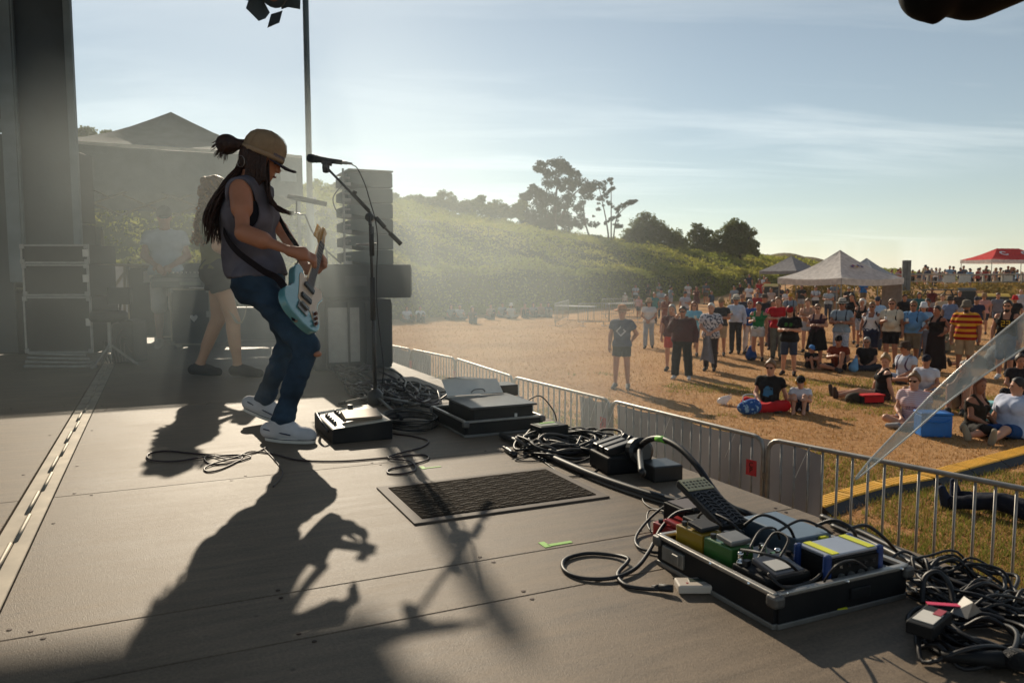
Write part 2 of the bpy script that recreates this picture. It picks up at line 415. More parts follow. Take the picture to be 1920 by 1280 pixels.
def build_ground():
    xs = np.concatenate([np.linspace(-500, -60, 12), np.linspace(-50, 90, 141), np.linspace(100, 700, 14)])
    ys = np.concatenate([np.linspace(-60, -5, 6), np.linspace(-3, 100, 138), np.linspace(110, 1000, 16)])
    X, Y = np.meshgrid(xs, ys); Z = ground_z(X, Y)
    V = np.stack([X.ravel(), Y.ravel(), Z.ravel()], 1); w = len(xs)
    j, i = np.meshgrid(np.arange(len(ys) - 1), np.arange(w - 1), indexing='ij'); q = (j * w + i).ravel()
    F = np.stack([q, q + 1, q + w + 1, q + w], 1)
    tag(ob('ground', np_mesh('ground', V, F, m_field, smooth=True), None), kind='structure', label='dry straw coloured field in front of the stage')
    # hill: a strip that follows the foot of the hedge
    vs = np.linspace(-45, 200, 180); us = np.concatenate([np.linspace(-1.0, 3, 11), np.linspace(3.8, 45, 50), np.linspace(50, 160, 8)])
    U, Vv = np.meshgrid(us, vs)
    X = HB[0] + HD[0] * Vv + HN[0] * U; Y = HB[1] + HD[1] * Vv + HN[1] * U
    Z = np.where(U < -.5, -.3, hill_h(U, Vv) - .05) 
    Z = np.where(U > 48, Z * np.clip(1 - (U - 48) / 120, .1, 1), Z)
    V = np.stack([X.ravel(), Y.ravel(), Z.ravel()], 1); w = len(us)
    j, i = np.meshgrid(np.arange(len(vs) - 1), np.arange(w - 1), indexing='ij'); q = (j * w + i).ravel()
    F = np.stack([q, q + 1, q + w + 1, q + w], 1)[:, ::-1]
    tag(ob('hill', np_mesh('hill', V, F, m_hill, smooth=True), None), kind='structure', label='grassy hillside behind the field')
build_ground()

nr = np.random.default_rng(5)
def leaf_tris(P_, size, n_up=0.25):
    n = len(P_)
    d = nr.normal(size=(n, 3)); d[:, 2] = d[:, 2] * .7 + n_up; d /= np.linalg.norm(d, axis=1)[:, None]
    e = nr.normal(size=(n, 3)); e = np.cross(d, e); e /= np.linalg.norm(e, axis=1)[:, None] + 1e-9
    s = size * nr.uniform(.6, 1.4, (n, 1))
    a = P_ + d * s; b = P_ - d * s * .55 + e * s * .5; c = P_ - d * s * .55 - e * s * .5
    return np.stack([a, b, c], 1).reshape(-1, 3), np.arange(n * 3).reshape(-1, 3)

def build_cover():
    # bracken over the hill, thicker and taller on the steep front
    n = 270000
    v = nr.uniform(-18, 150, n); u = np.where(nr.random(n) < .42, nr.uniform(-.4, 2.6, n), nr.uniform(2, 34, n))
    x = HB[0] + HD[0] * v + HN[0] * u; y = HB[1] + HD[1] * v + HN[1] * u
    h = hill_h(u, v)
    clump = 2.2 * vn3(np.stack([x * .55, y * .55, 0 * x + 3], 1)) - 1.1 + 1.2 * vn3(np.stack([x * 1.7, y * 1.7, 0 * x + 9], 1)) - .6
    z = np.where(u < 2.2, nr.uniform(0, 1, n) ** .8 * (h + .45 + .25 * clump), h + nr.uniform(-.05, .5, n) * (1 + .6 * clump) - .05)
    keep = (z > -0.02)
    Pp = np.stack([x, y, z], 1)[keep]; dist = np.linalg.norm(Pp[:, :2], axis=1)
    V, F = leaf_tris(Pp, (.06 + .0012 * dist)[:, None])
    tag(ob('bracken', np_mesh('bracken', V, F, m_fern), None), kind='stuff', label='sunlit green bracken covering the hillside')
    # field grass: short straw everywhere in view, thinning with distance; greener tufts in patches
    def blades(n, ylo, yhi, hgt, mask, name, mat, label, wid=.004):
        yy = ylo * (yhi / ylo) ** nr.random(n); xx = nr.uniform(-.30, .74, n) * yy + .4
        k = mask(xx, yy); xx, yy = xx[k], yy[k]; n = len(xx)
        zz = ground_z(xx, yy); a = nr.uniform(0, 2 * np.pi, n); ln = hgt * nr.uniform(.5, 1.5, n) * (1 + yy / 60)
        lean = nr.uniform(.2, 1.1, n)
        b = np.stack([xx, yy, zz], 1); w = np.stack([np.cos(a + 1.57), np.sin(a + 1.57), 0 * a], 1) * (wid * (1 + yy / 14))[:, None]
        tip = b + np.stack([np.cos(a) * ln * lean, np.sin(a) * ln * lean, ln], 1)
        V = np.stack([b - w, b + w, tip], 1).reshape(-1, 3)
        tag(ob(name, np_mesh(name, V, np.arange(n * 3).reshape(-1, 3), mat), None), kind='stuff', label=label)
    clear = lambda x, y: (x * C_.x + y * C_.y) > 2.5
    patch = lambda x, y: vnoise(x, y, .55) + .5 * vnoise(x, y, 1.7) + .25 * vnoise(x, y, 5.1) + np.clip((14 - y) / 14, -.3, .6) * .9
    blades(120000, 3.6, 42, .030, lambda x, y: clear(x, y), 'dry_grass', m_straw, 'short dry straw grass across the field')
    blades(150000, 3.6, 19, .042, lambda x, y: clear(x, y) & (patch(x, y) > .22), 'grass', m_green, 'greener tufts of grass near the barriers')
build_cover()

# ------------------------------------------------------------------ trees and bushes: trunk and a crown of leaf clumps
def tree(name, label, cat, base, clumps, limbs, leaf, mat, density=1.0, group=None, tr=.16, flat=.78):
    t = thing(name, label, cat, base, 0, group); b = Vector(base)
    mb = MB()
    for pts, r0, r1 in limbs:
        pts = [Vector(p) - b for p in pts]; sp = spline(pts, 4); k = len(sp)
        mb.tube(sp, [r0 + (r1 - r0) * i / (k - 1) for i in range(k)], 6)
    ob('trunk', mb, m_bark, t, smooth=True)
    Ps = []
    more = []
    ca = [np.array(c) for c, _ in clumps]
    for i, (c, r) in enumerate(clumps):
        near = sorted(range(len(ca)), key=lambda j: np.linalg.norm(ca[j] - ca[i]))[1:3]
        for j in near: more.append(((ca[i] + ca[j]) / 2 + nr.normal(size=3) * r * .2, min(r, clumps[j][1]) * .62))
    for c, r in clumps:
        more.append((c, r * .9))
        for _ in range(4):
            d = nr.normal(size=3); d /= np.linalg.norm(d); more.append((np.array(c) + d * r * np.array([1, 1, .7]) * nr.uniform(.6, 1.0), r * nr.uniform(.3, .55)))
    for c, r in more:
        c = np.array(c) - np.array(base); n = int(40 * density * (r / leaf) ** 1.75 / 4) + 8
        d = nr.normal(size=(n, 3)); d /= np.linalg.norm(d, axis=1)[:, None]
        rad = r * nr.uniform(.25, 1.0, n) ** .6 * (1 + .22 * np.sin(d[:, 0] * 5 + c[0]) * np.cos(d[:, 2] * 4 + c[2]))
        Ps.append(c + d * rad[:, None] * np.array([1, 1, flat]))
    Pp = np.concatenate(Ps)
    V, F = leaf_tris(Pp, leaf)
    ob('crown', np_mesh('crown', V, F, mat), None, t)
    return t
def pxclumps(lst, Y, spread=.5):
    out = []
    for px, py, r in lst:
        rr = r / FPX * Y
        out.append((tuple(P(px, py, Y + rng.uniform(-1, 1) * spread * rr * 2)), rr))
    return out
def trees():
    Y = 92
    cl = [(1018, 312, 13), (1008, 318, 9), (1048, 308, 19), (1060, 318, 16), (1078, 326, 12), (1034, 336, 20), (1064, 346, 22), (1000, 360, 17), (984, 374, 14), (1024, 372, 23), (1058, 380, 21), (1094, 344, 13), (1100, 366, 15), (1040, 404, 26), (1008, 398, 22), (978, 396, 16), (1086, 392, 12), (1062, 415, 22), (1024, 425, 24), (990, 420, 20), (1090, 418, 14), (1112, 352, 9)]
    tree('pine_tree', 'broad dense wind-shaped pine, tallest tree on the hill', 'tree', P(1045, 452, Y), pxclumps(cl, Y),
         [([P(1045, 454, Y), P(1040, 400, Y), P(1048, 320, Y)], .32, .06), ([P(1046, 440, Y), P(1015, 390, Y), P(992, 366, Y)], .2, .05), ([P(1046, 420, Y), P(1072, 370, Y), P(1098, 345, Y)], .2, .05)], .17, m_pine, 1.3)
    Y = 90
    cl = [(1116, 342, 8), (1130, 350, 8), (1144, 336, 6), (1138, 362, 7), (1150, 352, 6), (1126, 372, 7), (1142, 380, 6), (1166, 386, 7), (1180, 380, 8), (1190, 377, 5), (1156, 392, 6), (1160, 404, 5), (1120, 392, 5), (1148, 410, 6), (1112, 420, 9), (1160, 424, 8), (1135, 418, 4)]
    tree('pine_tree', 'thin straggly pine with bare stems right of the dense pine', 'tree', P(1142, 450, Y), pxclumps(cl, Y),
         [([P(1142, 452, Y), P(1136, 410, Y), P(1122, 345, Y)], .13, .03), ([P(1146, 452, Y), P(1146, 400, Y), P(1146, 336, Y)], .11, .03), ([P(1150, 450, Y), P(1158, 405, Y), P(1188, 378, Y)], .10, .03), ([P(1108, 452, Y), P(1098, 420, Y), P(1093, 380, Y)], .13, .05)], .13, m_pine, 1.0)
    Y = 95
    cl = [(1230, 436, 26), (1205, 436, 26), (1262, 452, 22), (1216, 414, 22), (1195, 422, 20), (1238, 426, 18), (1260, 440, 17), (1178, 440, 16), (1214, 446, 26), (1246, 456, 22), (1280, 456, 14), (1190, 460, 18), (1168, 456, 10)]
    tree('bush', 'round dark thicket between the straggly pine and the right hand trees', 'bush', P(1215, 478, Y), pxclumps(cl, Y), [([P(1215, 480, Y), P(1216, 440, Y), P(1220, 420, Y)], .2, .05), ([P(1212, 478, Y), P(1190, 445, Y)], .12, .05)], .16, m_scrub, 1.15)
    Y = 98
    cl = [(1318, 448, 20), (1340, 462, 18), (1308, 428, 13), (1298, 440, 12), (1322, 436, 13), (1340, 446, 14), (1306, 458, 15), (1330, 464, 17)]
    tree('broadleaf_tree', 'small rounded tree left of the last big tree on the slope', 'tree', P(1316, 486, Y), pxclumps(cl, Y), [([P(1316, 488, Y), P(1316, 450, Y), P(1310, 432, Y)], .15, .04)], .16, m_scrub, 1.15)
    cl = [(1388, 436, 24), (1372, 450, 22), (1400, 454, 20), (1372, 424, 17), (1392, 424, 14), (1358, 432, 12), (1406, 438, 13), (1414, 456, 10), (1384, 446, 22), (1360, 458, 18), (1402, 466, 15), (1376, 472, 18), (1418, 470, 7)]
    tree('broadleaf_tree', 'big rounded dark tree standing last on the right of the slope', 'tree', P(1388, 490, Y), pxclumps(cl, Y), [([P(1388, 492, Y), P(1386, 455, Y), P(1376, 428, Y)], .2, .05), ([P(1388, 480, Y), P(1402, 450, Y), P(1408, 440, Y)], .12, .04)], .16, m_scrub, 1.15)
    Y = 97; cl = [(1160 + 9.5 * k, 466 + 8 * math.sin(k * 1.7) - 6 * math.sin(k * .35), 11 + 4 * math.sin(k * 2.3)) for k in range(28)]
    tree('hedge', 'long low scrub band joining the thicket and the right hand trees', 'hedge', P(1290, 486, Y), pxclumps(cl, Y), [([P(1290, 488, Y), P(1290, 470, Y)], .1, .03)], .16, m_scrub, 1.2)
    Y = 84; cl = [(545 + 15 * k, 354 + .105 * (15 * k) * .9 + 7 * math.sin(k * 1.9) + 4 * math.sin(k * .6) - (6 if k < 14 else 0), 12 + 5 * math.sin(k * 2.7)) for k in range(30)]
    tree('hedge', 'long ragged scrub line along the crest behind the line array', 'hedge', P(760, 395, Y), pxclumps(cl, Y), [([P(760, 398, Y), P(760, 378, Y)], .1, .03)], .17, m_scrub, 1.1)
    # shrubs along the crest
    sh = [(182, 252, 58, 30, 'shrub on the crest seen above the left end of the tent'), (612, 356, 74, 26, 'shrub on the crest right behind the pole'), (655, 352, 76, 22, 'low shrub on the crest behind the line array'),
          (752, 380, 82, 24, 'shrub on the crest just right of the line array'), (800, 378, 83, 26, 'wide shrub on the crest, second from the line array'), (850, 386, 85, 24, 'shrub on the crest left of the little pointed tree'), 
          (902, 384, 87, 22, 'little pointed tree on the crest'), (945, 396, 88, 22, 'shrub on the crest left of the dense pine'), (968, 432, 86, 26, 'scrub under the left side of the dense pine'),
          (1090, 448, 88, 20, 'scrub at the foot of the straggly pine'), (880, 420, 82, 18, 'dark shrub lower on the slope'), (700, 372, 79, 26, 'shrub on the crest hidden behind the line array'), (1452, 498, 105, 20, 'low green hedge shrub left of the grey gazebo'), (1415, 500, 102, 14, 'low shrub under the last tree')]
    for px, py, Y, r, lab in sh:
        cl = [(px + rng.uniform(-1, 1) * r * 1.5, py + rng.uniform(-.35, 1.0) * r * .6, r * rng.uniform(.3, .55)) for _ in range(13)]
        if 'pointed' in lab: cl += [(px + 2, py - 14, 7), (px, py - 6, 10), (px - 6, py + 2, 11)]
        b = P(px, py + r, Y)
        tree('shrub', lab, 'shrub', b, pxclumps(cl, Y), [([b, P(px, py, Y)], .1, .03)], .16, m_scrub, 1.3, 'shrubs along the crest')
trees()

# ------------------------------------------------------------------ stage deck
def deck_mat(name, base, var):
    m = bpy.data.materials.new(name); m.use_nodes = True; nt = m.node_tree; L = nt.links; N = nt.nodes.new
    b = nt.nodes['Principled BSDF']; b.inputs['Specular IOR Level'].default_value = .31
    tc = N('ShaderNodeTexCoord')
    mp = N('ShaderNodeMapping'); mp.inputs['Scale'].default_value = (1, 9, 1); mp.inputs['Rotation'].default_value = (0, 0, -STROT); L.new(tc.outputs['Object'], mp.inputs[0])
    a = N('ShaderNodeTexNoise'); a.inputs['Scale'].default_value = 1.6; a.inputs['Detail'].default_value = 7; a.inputs['Roughness'].default_value = .65; L.new(tc.outputs['Object'], a.inputs['Vector'])
    w = N('ShaderNodeTexNoise'); w.inputs['Scale'].default_value = 3.0; w.inputs['Detail'].default_value = 5; L.new(mp.outputs[0], w.inputs['Vector'])
    f = N('ShaderNodeTexVoronoi'); f.inputs['Scale'].default_value = 420; L.new(tc.outputs['Object'], f.inputs['Vector'])
    g = N('ShaderNodeTexNoise'); g.inputs['Scale'].default_value = 110; g.inputs['Detail'].default_value = 3; g.inputs['Roughness'].default_value = .75; L.new(tc.outputs['Object'], g.inputs['Vector'])
    ad = N('ShaderNodeMath'); ad.operation = 'ADD'; L.new(a.outputs['Fac'], ad.inputs[0]); L.new(w.outputs['Fac'], ad.inputs[1])
    ad2 = N('ShaderNodeMath'); ad2.operation = 'MULTIPLY_ADD'; ad2.inputs[1].default_value = 1.1; L.new(g.outputs['Fac'], ad2.inputs[0]); L.new(ad.outputs[0], ad2.inputs[2])
    mr = N('ShaderNodeMapRange'); mr.inputs[1].default_value = 1.15; mr.inputs[2].default_value = 1.95; mr.inputs[3].default_value = 1 - var; mr.inputs[4].default_value = 1 + var; L.new(ad2.outputs[0], mr.inputs[0])
    vm = N('ShaderNodeVectorMath'); vm.operation = 'SCALE'; vm.inputs[0].default_value = base; L.new(mr.outputs[0], vm.inputs['Scale']); sw = N('ShaderNodeTexNoise'); sw.inputs['Scale'].default_value = 2.3; sw.inputs['Detail'].default_value = 1.5; sw.inputs['Distortion'].default_value = 1.2; L.new(tc.outputs['Object'], sw.inputs['Vector'])
    s1 = N('ShaderNodeMath'); s1.operation = 'SUBTRACT'; s1.inputs[1].default_value = .53; L.new(sw.outputs['Fac'], s1.inputs[0])
    s2 = N('ShaderNodeMath'); s2.operation = 'ABSOLUTE'; L.new(s1.outputs[0], s2.inputs[0])
    s3 = N('ShaderNodeMapRange'); s3.inputs[1].default_value = .0012; s3.inputs[2].default_value = .0035; s3.inputs[3].default_value = .34; s3.inputs[4].default_value = 0; L.new(s2.outputs[0], s3.inputs[0])
    s4 = N('ShaderNodeMath'); s4.operation = 'MULTIPLY'; L.new(s3.outputs[0], s4.inputs[0]); L.new(a.outputs['Fac'], s4.inputs[1])
    sx = N('ShaderNodeMixRGB'); sx.inputs[2].default_value = (*lin((150, 136, 116)), 1); L.new(s4.outputs[0], sx.inputs[0]); L.new(vm.outputs[0], sx.inputs[1])
    st_ = N('ShaderNodeTexVoronoi'); st_.inputs['Scale'].default_value = 5.5; st_.inputs['Randomness'].default_value = 1; L.new(tc.outputs['Object'], st_.inputs['Vector'])
    s5 = N('ShaderNodeMapRange'); s5.inputs[1].default_value = .02; s5.inputs[2].default_value = .05; s5.inputs[3].default_value = .55; s5.inputs[4].default_value = 0; L.new(st_.outputs['Distance'], s5.inputs[0])
    sy = N('ShaderNodeMixRGB'); sy.inputs[2].default_value = (*lin((52, 44, 36)), 1); L.new(s5.outputs[0], sy.inputs[0]); L.new(sx.outputs[0], sy.inputs[1]); L.new(sy.outputs[0], b.inputs['Base Color'])
    rr = N('ShaderNodeMapRange'); rr.inputs[1].default_value = .7; rr.inputs[2].default_value = 1.4; rr.inputs[3].default_value = .54; rr.inputs[4].default_value = .64; L.new(ad.outputs[0], rr.inputs[0]); L.new(rr.outputs[0], b.inputs['Roughness'])
    bp = N('ShaderNodeBump'); bp.inputs['Strength'].default_value = .4; bp.inputs['Distance'].default_value = .002; L.new(f.outputs['Distance'], bp.inputs['Height']); L.new(bp.outputs[0], b.inputs['Normal'])
    _mats[name] = m
    return m
m_deck = deck_mat('deck_ply', lin((119, 104, 87)), .42)
m_alu = M('aluminium', lin((168, 164, 158)), rough=.42, metal=.75, var=.1, scale=30, bump=.05)
m_alud = M('dull_aluminium', lin((140, 138, 134)), rough=.5, metal=.7, var=.15, scale=18)
m_black = M('black_paint', (.009, .009, .010), rough=.6, var=.25, scale=14, spec=.25)
m_blackp = M('black_plastic', (.014, .014, .015), rough=.38, var=.15, scale=30)
m_rubber = M('rubber', (.016, .015, .016), rough=.6, var=.2, scale=20)
m_strip = M('worn_strip', lin((150, 140, 124)), rough=.6, metal=.25, var=.25, scale=8)
m_screw = M('rusty_screw', lin((58, 40, 30)), rough=.6, metal=.4, var=.3, scale=60)
def build_stage():
    st = tag(bpy.data.objects.new('stage_floor', None), 'stage deck of brown anti-slip boards', kind='structure'); C.objects.link(st); st.location = ST(0, 0, 0); st.rotation_euler = (0, 0, STROT)
    th = .021
    strips = [(-.40, 2.15, [-.6, .62, 1.83, 2.12, 3.45, 5.6, 7.75, 9.9, 12.0, 14.2]), (-2.75, -.515, [-.6, 1.2, 3.45, 5.9, 8.3, 10.6, 14.2]), (-5.0, -2.76, [-.6, 2.4, 4.8, 7.2, 9.6, 14.2]), (-8.5, -5.01, [-.6, 3.6, 7.2, 14.2])]
    for s0, s1, ts in strips:
        for t0, t1 in zip(ts[:-1], ts[1:]):
            g = .0022
            ob('deck_panel', MB().box(((s0 + s1) / 2, (t0 + t1) / 2, -th / 2), (s1 - s0 - 2 * g, t1 - t0 - 2 * g, th)), m_deck, st, bevel=.0015, seg=1)
    ob('joist_frame', MB().box((-3.15, 6.8, -.16), (10.66, 14.7, .26)), m_black, st)
    ob('skirt', MB().box((2.12, 6.8, -.92), (.02, 14.7, 1.25)).box((-3.15, 14.1, -.92), (10.6, .02, 1.25)), m_black, st)
    # the two aluminium hinge profiles with their knuckles
    mb = MB().box((-.484, 6.8, -.004), (.050, 14.6, .008)).box((-.428, 6.8, -.004), (.050, 14.6, .008))
    ob('hinge_strip', mb, m_strip, st, bevel=.002, seg=1)
    t = .1; i = 0
    kn = MB().tube([(0, -.155, 0), (0, .155, 0)], .0075, 8)
    km = None
    while t < 11.5:
        o = ob('hinge_knuckle', kn if km is None else km, m_strip, st, smooth=True)
        km = o.data; o.location = (-.456 + (.006 if i % 2 else -.006), t, .0); t += .33; i += 1
    sc = MB().lathe([(.0065, 0), (.006, .0012), (.002, .0014)], 8); sm = None
    spots = []
    for ss, tt in ((-.30, .03), (.30, .03), (.9, .03), (1.5, .03), (2.05, .03)):
        for sgn in (-1, 1):
            for seam in (.62, 1.83, 2.12, 3.45, 5.6, 7.75): spots.append((ss + rng.uniform(-.04, .04), seam + sgn * .028))
    for seam in (1.2, 3.45, 5.9):
        for ss in (-2.4, -1.6, -.9, -.6): spots += [(ss, seam + .03), (ss + .01, seam - .03)]
    for k in range(4, 30, 3): spots.append((-.56, .3 * k + rng.uniform(-.03, .03))); spots.append((-.36, .3 * k + .08))
    for ss, tt in spots:
        o = ob('screw', sc if sm is None else sm, m_screw, st); sm = o.data; o.location = (ss, tt, .0008)
    # roof over the upstage half: out of the picture above, it throws the shade at the bottom of the picture
    roof = tag(bpy.data.objects.new('stage_roof', None), 'stage roof on a slim post', kind='structure'); C.objects.link(roof)
    cx, cyy = -3.12, 12.0; rz = STAGE + 5.32
    rd = Vector((-.956, -.292, 0)); bd = -A_
    c0 = Vector((cx - .30, cyy, rz)); c1 = c0 + rd * 9; c2 = c1 + bd * 9.5; c3 = c0 + bd * 9.5
    mb = MB(); up = Vector((0, 0, .3)); vs = [c0, c1, c2, c3]
    mb.add([v for v in vs] + [v + up for v in vs], [(0, 1, 2, 3), (4, 7, 6, 5), (0, 4, 5, 1), (1, 5, 6, 2), (2, 6, 7, 3), (3, 7, 4, 0)])
    ob('roof_panel', mb, m_black, roof)
    ob('roof_edge', MB().tube([c0 - Vector((0, 0, .03)), c1 - Vector((0, 0, .03))], .05, 8), m_alud, roof)
    p = thing('roof_post', 'tall slim grey steel pole rising behind the singer', 'pole', (cx, cyy, STAGE))
    m_post = M('grey_steel', lin((92, 108, 112)), rough=.55, metal=.3, var=.12, scale=4)
    ob('pole', MB().tube([(0, 0, 1.9), (0, 0, 5.34)], .046, 12), m_post, p, smooth=True)
    ob('sleeve', MB().tube([(0, 0, 0.02), (0, 0, 2.0)], .060, 12), m_post, p, smooth=True)
    ob('base_plate', MB().box((0, 0, .012), (.3, .3, .02)), m_alud, p, bevel=.003)
    ob('clamp', MB().box((.06, -.04, 2.02), (.08, .1, .1)).tube([(.1, -.04, 2.02), (.2, -.06, 1.98)], .012, 6), m_alud, p)
build_stage()

# stage wall at the left: black cloth panels between steel posts
def build_wall():
    w = thing('stage_wall', 'tall black panelled wall with steel posts at the left of the stage', 'wall', (-4.79, 8.2, STAGE), R(6))
    mp = M('black_cloth', (.026, .034, .040), rough=.8, var=.3, scale=2, bump=.3, bscale=10)
    ms = M('post_steel', lin((92, 102, 106)), rough=.55, metal=.2, var=.2, scale=5)
    # local x: right end is 0.28
    ob('wall_panel', MB().box((-.15, .06, 3.35), (.58, .04, 4.8)), mp, w, bevel=.01)
    ob('wall_panel', MB().box((-3.0, .06, 4.1), (5.0, .04, 3.3)), mp, w, bevel=.01)
    ob('wall_panel', MB().box((-3.0, .06, 1.2), (5.0, .04, 2.3)), mp, w, bevel=.01)
    ob('post', MB().box((-.43, 0, 3.3), (.14, .1, 5.0)).box((-.35, -.02, 3.3), (.02, .04, 5.0)), ms, w, bevel=.008)
    ob('edge_strip', MB().box((.18, 0.01, 3.35), (.075, .06, 4.8)), ms, w, bevel=.008)
    ob('beam', MB().box((-3.0, 0, 2.42), (5.0, .08, .13)), ms, w, bevel=.008)
    ob('beam', MB().box((-1.55, 0, 5.75), (2.9, .08, .13)), ms, w, bevel=.008)
    s = thing('loudspeaker_stack', 'tall black loudspeaker stack beside the stage wall behind the flight cases', 'loudspeaker', (-5.17, 8.35, STAGE), R(8))
    for z0, z1 in ((.02, .72), (.74, 1.44), (1.46, 2.22)):
        ob('cabinet', MB().box((0, .25, (z0 + z1) / 2), (.92, .5, z1 - z0)), m_black, s, bevel=.015)
        ob('grille', MB().box((0, -.006, (z0 + z1) / 2), (.84, .012, z1 - z0 - .08)), M('grille_cloth', (.02, .02, .021), rough=.75, var=.2, scale=90), s, bevel=.004)
build_wall()

# ------------------------------------------------------------------ canopies
def gazebo(name, label, loc, rz, w, d, eave, peak, val, col, legs=True, ridge=0.0, valcol=None, zb=0.0, truss=False, sides=(), nseg=10, sag=.10, group=None, rough=.7, transl=.25):
    t = thing(name, label, 'canopy tent', (loc[0], loc[1], zb), rz, group)
    mt = cloth(col, 'canopy_%d_%d_%d' % col, transl=transl)
    mv = mt if valcol is None else cloth(valcol, 'valance_%d_%d_%d' % valcol, transl=transl)
    hw, hd = w / 2, d / 2
    cs = [Vector((-hw, -hd, eave)), Vector((hw, -hd, eave)), Vector((hw, hd, eave)), Vector((-hw, hd, eave))]
    tops = [Vector((-ridge / 2, 0, peak)), Vector((ridge / 2, 0, peak))]
    for i in range(4):
        a, b = cs[i], cs[(i + 1) % 4]
        if i == 0: ta, tb = tops[0], tops[1]
        elif i == 1: ta = tb = tops[1]
        elif i == 2: ta, tb = tops[1], tops[0]
        else: ta = tb = tops[0]
        def fn(u, v, a=a, b=b, ta=ta, tb=tb):
            p = a.lerp(b, u).lerp(ta.lerp(tb, u), v)
            p.z -= sag * math.sin(math.pi * v) * 1.3 + sag * .55 * math.sin(math.pi * u) * (1 - v) + .012 * math.sin(u * 25 + v * 5)
            return p
        ob('roof_panel', MB().grid(fn, nseg, 6), mt, t, smooth=True)
        out = (a + b) / 2; out.z = 0; out.normalize()
        def fv(u, v, a=a, b=b, out=out):
            p = a.lerp(b, u) + out * (.012 + .010 * math.sin(u * 37)); p.z -= sag * .55 * math.sin(math.pi * u) + val * v; return p
        ob('valance', MB().grid(fv, nseg * 2, 2), mv, t, smooth=True)
    if legs:
        for c in cs: ob('leg', MB().box((c.x * .975, c.y * .975, eave / 2), (.04, .04, eave - .02)), m_alud, t)
    if truss:
        for (a, b) in ((cs[0], cs[1]), (cs[3], cs[2]), (cs[0], cs[3])):
            for k in range(4):
                p, q = a.lerp(b, k / 4) * .97, a.lerp(b, (k + 1) / 4) * .97
                for z0, z1 in ((eave - .62, eave - .30), (eave - .30, eave - .62)):
                    ob('truss_bar', MB().tube([(p.x, p.y, z0), (q.x, q.y, z1)], .014, 5), m_alud, t)
    for i in sides:
        a, b = cs[i], cs[(i + 1) % 4]
        def fs(u, v, a=a, b=b):
            p = a.lerp(b, u) * .99; p.z = eave - .1 - (eave - .15) * v; p.y += .03 * math.sin(u * 20); return p
        ob('side_wall', MB().grid(fs, 12, 4), mt, t, smooth=True)
    return t
def canopies():
    c = Vector((-2.74, 10.15, 0)) - C_ * 1.5 + A_ * 1.5
    t = gazebo('pop_up_tent', 'dark grey peaked tent at the back of the stage over the mixing desk', c, STROT, 3.0, 3.0, 2.42, 3.12, .52, (84, 92, 94), zb=STAGE, truss=True, sag=.07, transl=.12)
    ob('trim_band', MB().box((0, -1.53, 2.405), (3.0, .01, .035)), M('pale_trim', lin((200, 196, 186)), rough=.6), t)
    ob('label_patch', MB().box((1.33, -1.526, 2.14), (.2, .006, .12)), M('pale_patch', lin((150, 160, 160)), rough=.6), t)
    # white gazebo among the crowd
    Y = 31; c = P(1572, 560, Y)
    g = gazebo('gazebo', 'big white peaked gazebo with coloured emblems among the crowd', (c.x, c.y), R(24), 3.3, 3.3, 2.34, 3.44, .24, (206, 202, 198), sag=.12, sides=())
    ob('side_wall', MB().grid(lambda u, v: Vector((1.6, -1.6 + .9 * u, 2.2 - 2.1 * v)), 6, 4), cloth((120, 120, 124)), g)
    cols = [(70, 52, 110), (160, 60, 90), (200, 150, 60), (70, 60, 120)]
    for face, (ux, uy) in enumerate((((1, 0, 0), (0, -1)), ((0, 1, 0), (1, 0)))):
        u = Vector(ux); o2 = Vector((uy[0], uy[1], 0)); base = o2 * .82 + Vector((0, 0, 2.34 + 1.08 * .5 + .02 - .14))
        upv = (Vector((0, 0, 3.42)) - (o2 * 1.65 + Vector((0, 0, 2.34)))).normalized(); nrm = u.cross(upv).normalized()
        if nrm.z < 0: nrm = -nrm
        for k in range(5):
            c_ = base + u * (-.26 + .13 * k) + upv * (.05 if k % 2 else -.02) + nrm * .035
            T = Matrix((( u.x, upv.x, nrm.x, c_.x), (u.y, upv.y, nrm.y, c_.y), (u.z, upv.z, nrm.z, c_.z), (0, 0, 0, 1)))
            ob('emblem', MB().prism([(-.06, -.05), (.05, -.06), (.07, .05), (-.02, .08)], .006, T), M('emblem_%d' % (k % 4), lin(cols[k % 4]), rough=.6), g)
    Y = 52; c = P(1482, 545, Y)
    gazebo('gazebo', 'grey open gazebo behind the big white one beside the hedge', (c.x, c.y), R(35), 2.9, 2.9, 2.75, 3.75, .2, (150, 148, 150), zb=0.3 * 0, sag=.04)
    Y = 44; c = P(1622, 560, Y)
    gazebo('gazebo', 'pale gazebo peak showing behind the right slope of the big white one', (c.x, c.y), R(40), 2.6, 2.6, 2.35, 3.42, .2, (176, 180, 186), sag=.04)
    Y = 62; c = P(1886, 530, Y)
    g = gazebo('gazebo', 'red canopy with white emblem and white valance at the far right', (c.x, c.y), R(8), 5.6, 3.4, 2.25, 3.15, .28, (206, 62, 62), valcol=(226, 220, 214), zb=1.45, ridge=1.9, sag=.06)
    def ring(cx, cz):
        nv = Vector((0, -.9, 1.7)).normalized(); upv = Vector((0, 1.7, .9)).normalized(); u = Vector((1, 0, 0))
        c_ = Vector((cx, -.80, 2.72)) + nv * .03
        T = Matrix(((u.x, upv.x, nv.x, c_.x), (u.y, upv.y, nv.y, c_.y), (u.z, upv.z, nv.z, c_.z), (0, 0, 0, 1)))
        mb = MB()
        for k in range(14):
            a0, a1 = .6 + k * .37, .6 + (k + 1) * .37
            mb.prism([(.34 * math.cos(a0) , .34 * math.sin(a0)), (.34 * math.cos(a1), .34 * math.sin(a1)), (.2 * math.cos(a1), .2 * math.sin(a1)), (.2 * math.cos(a0), .2 * math.sin(a0))], .01, T)
        ob('emblem', mb, M('white_print', lin((232, 226, 222)), rough=.6), g)
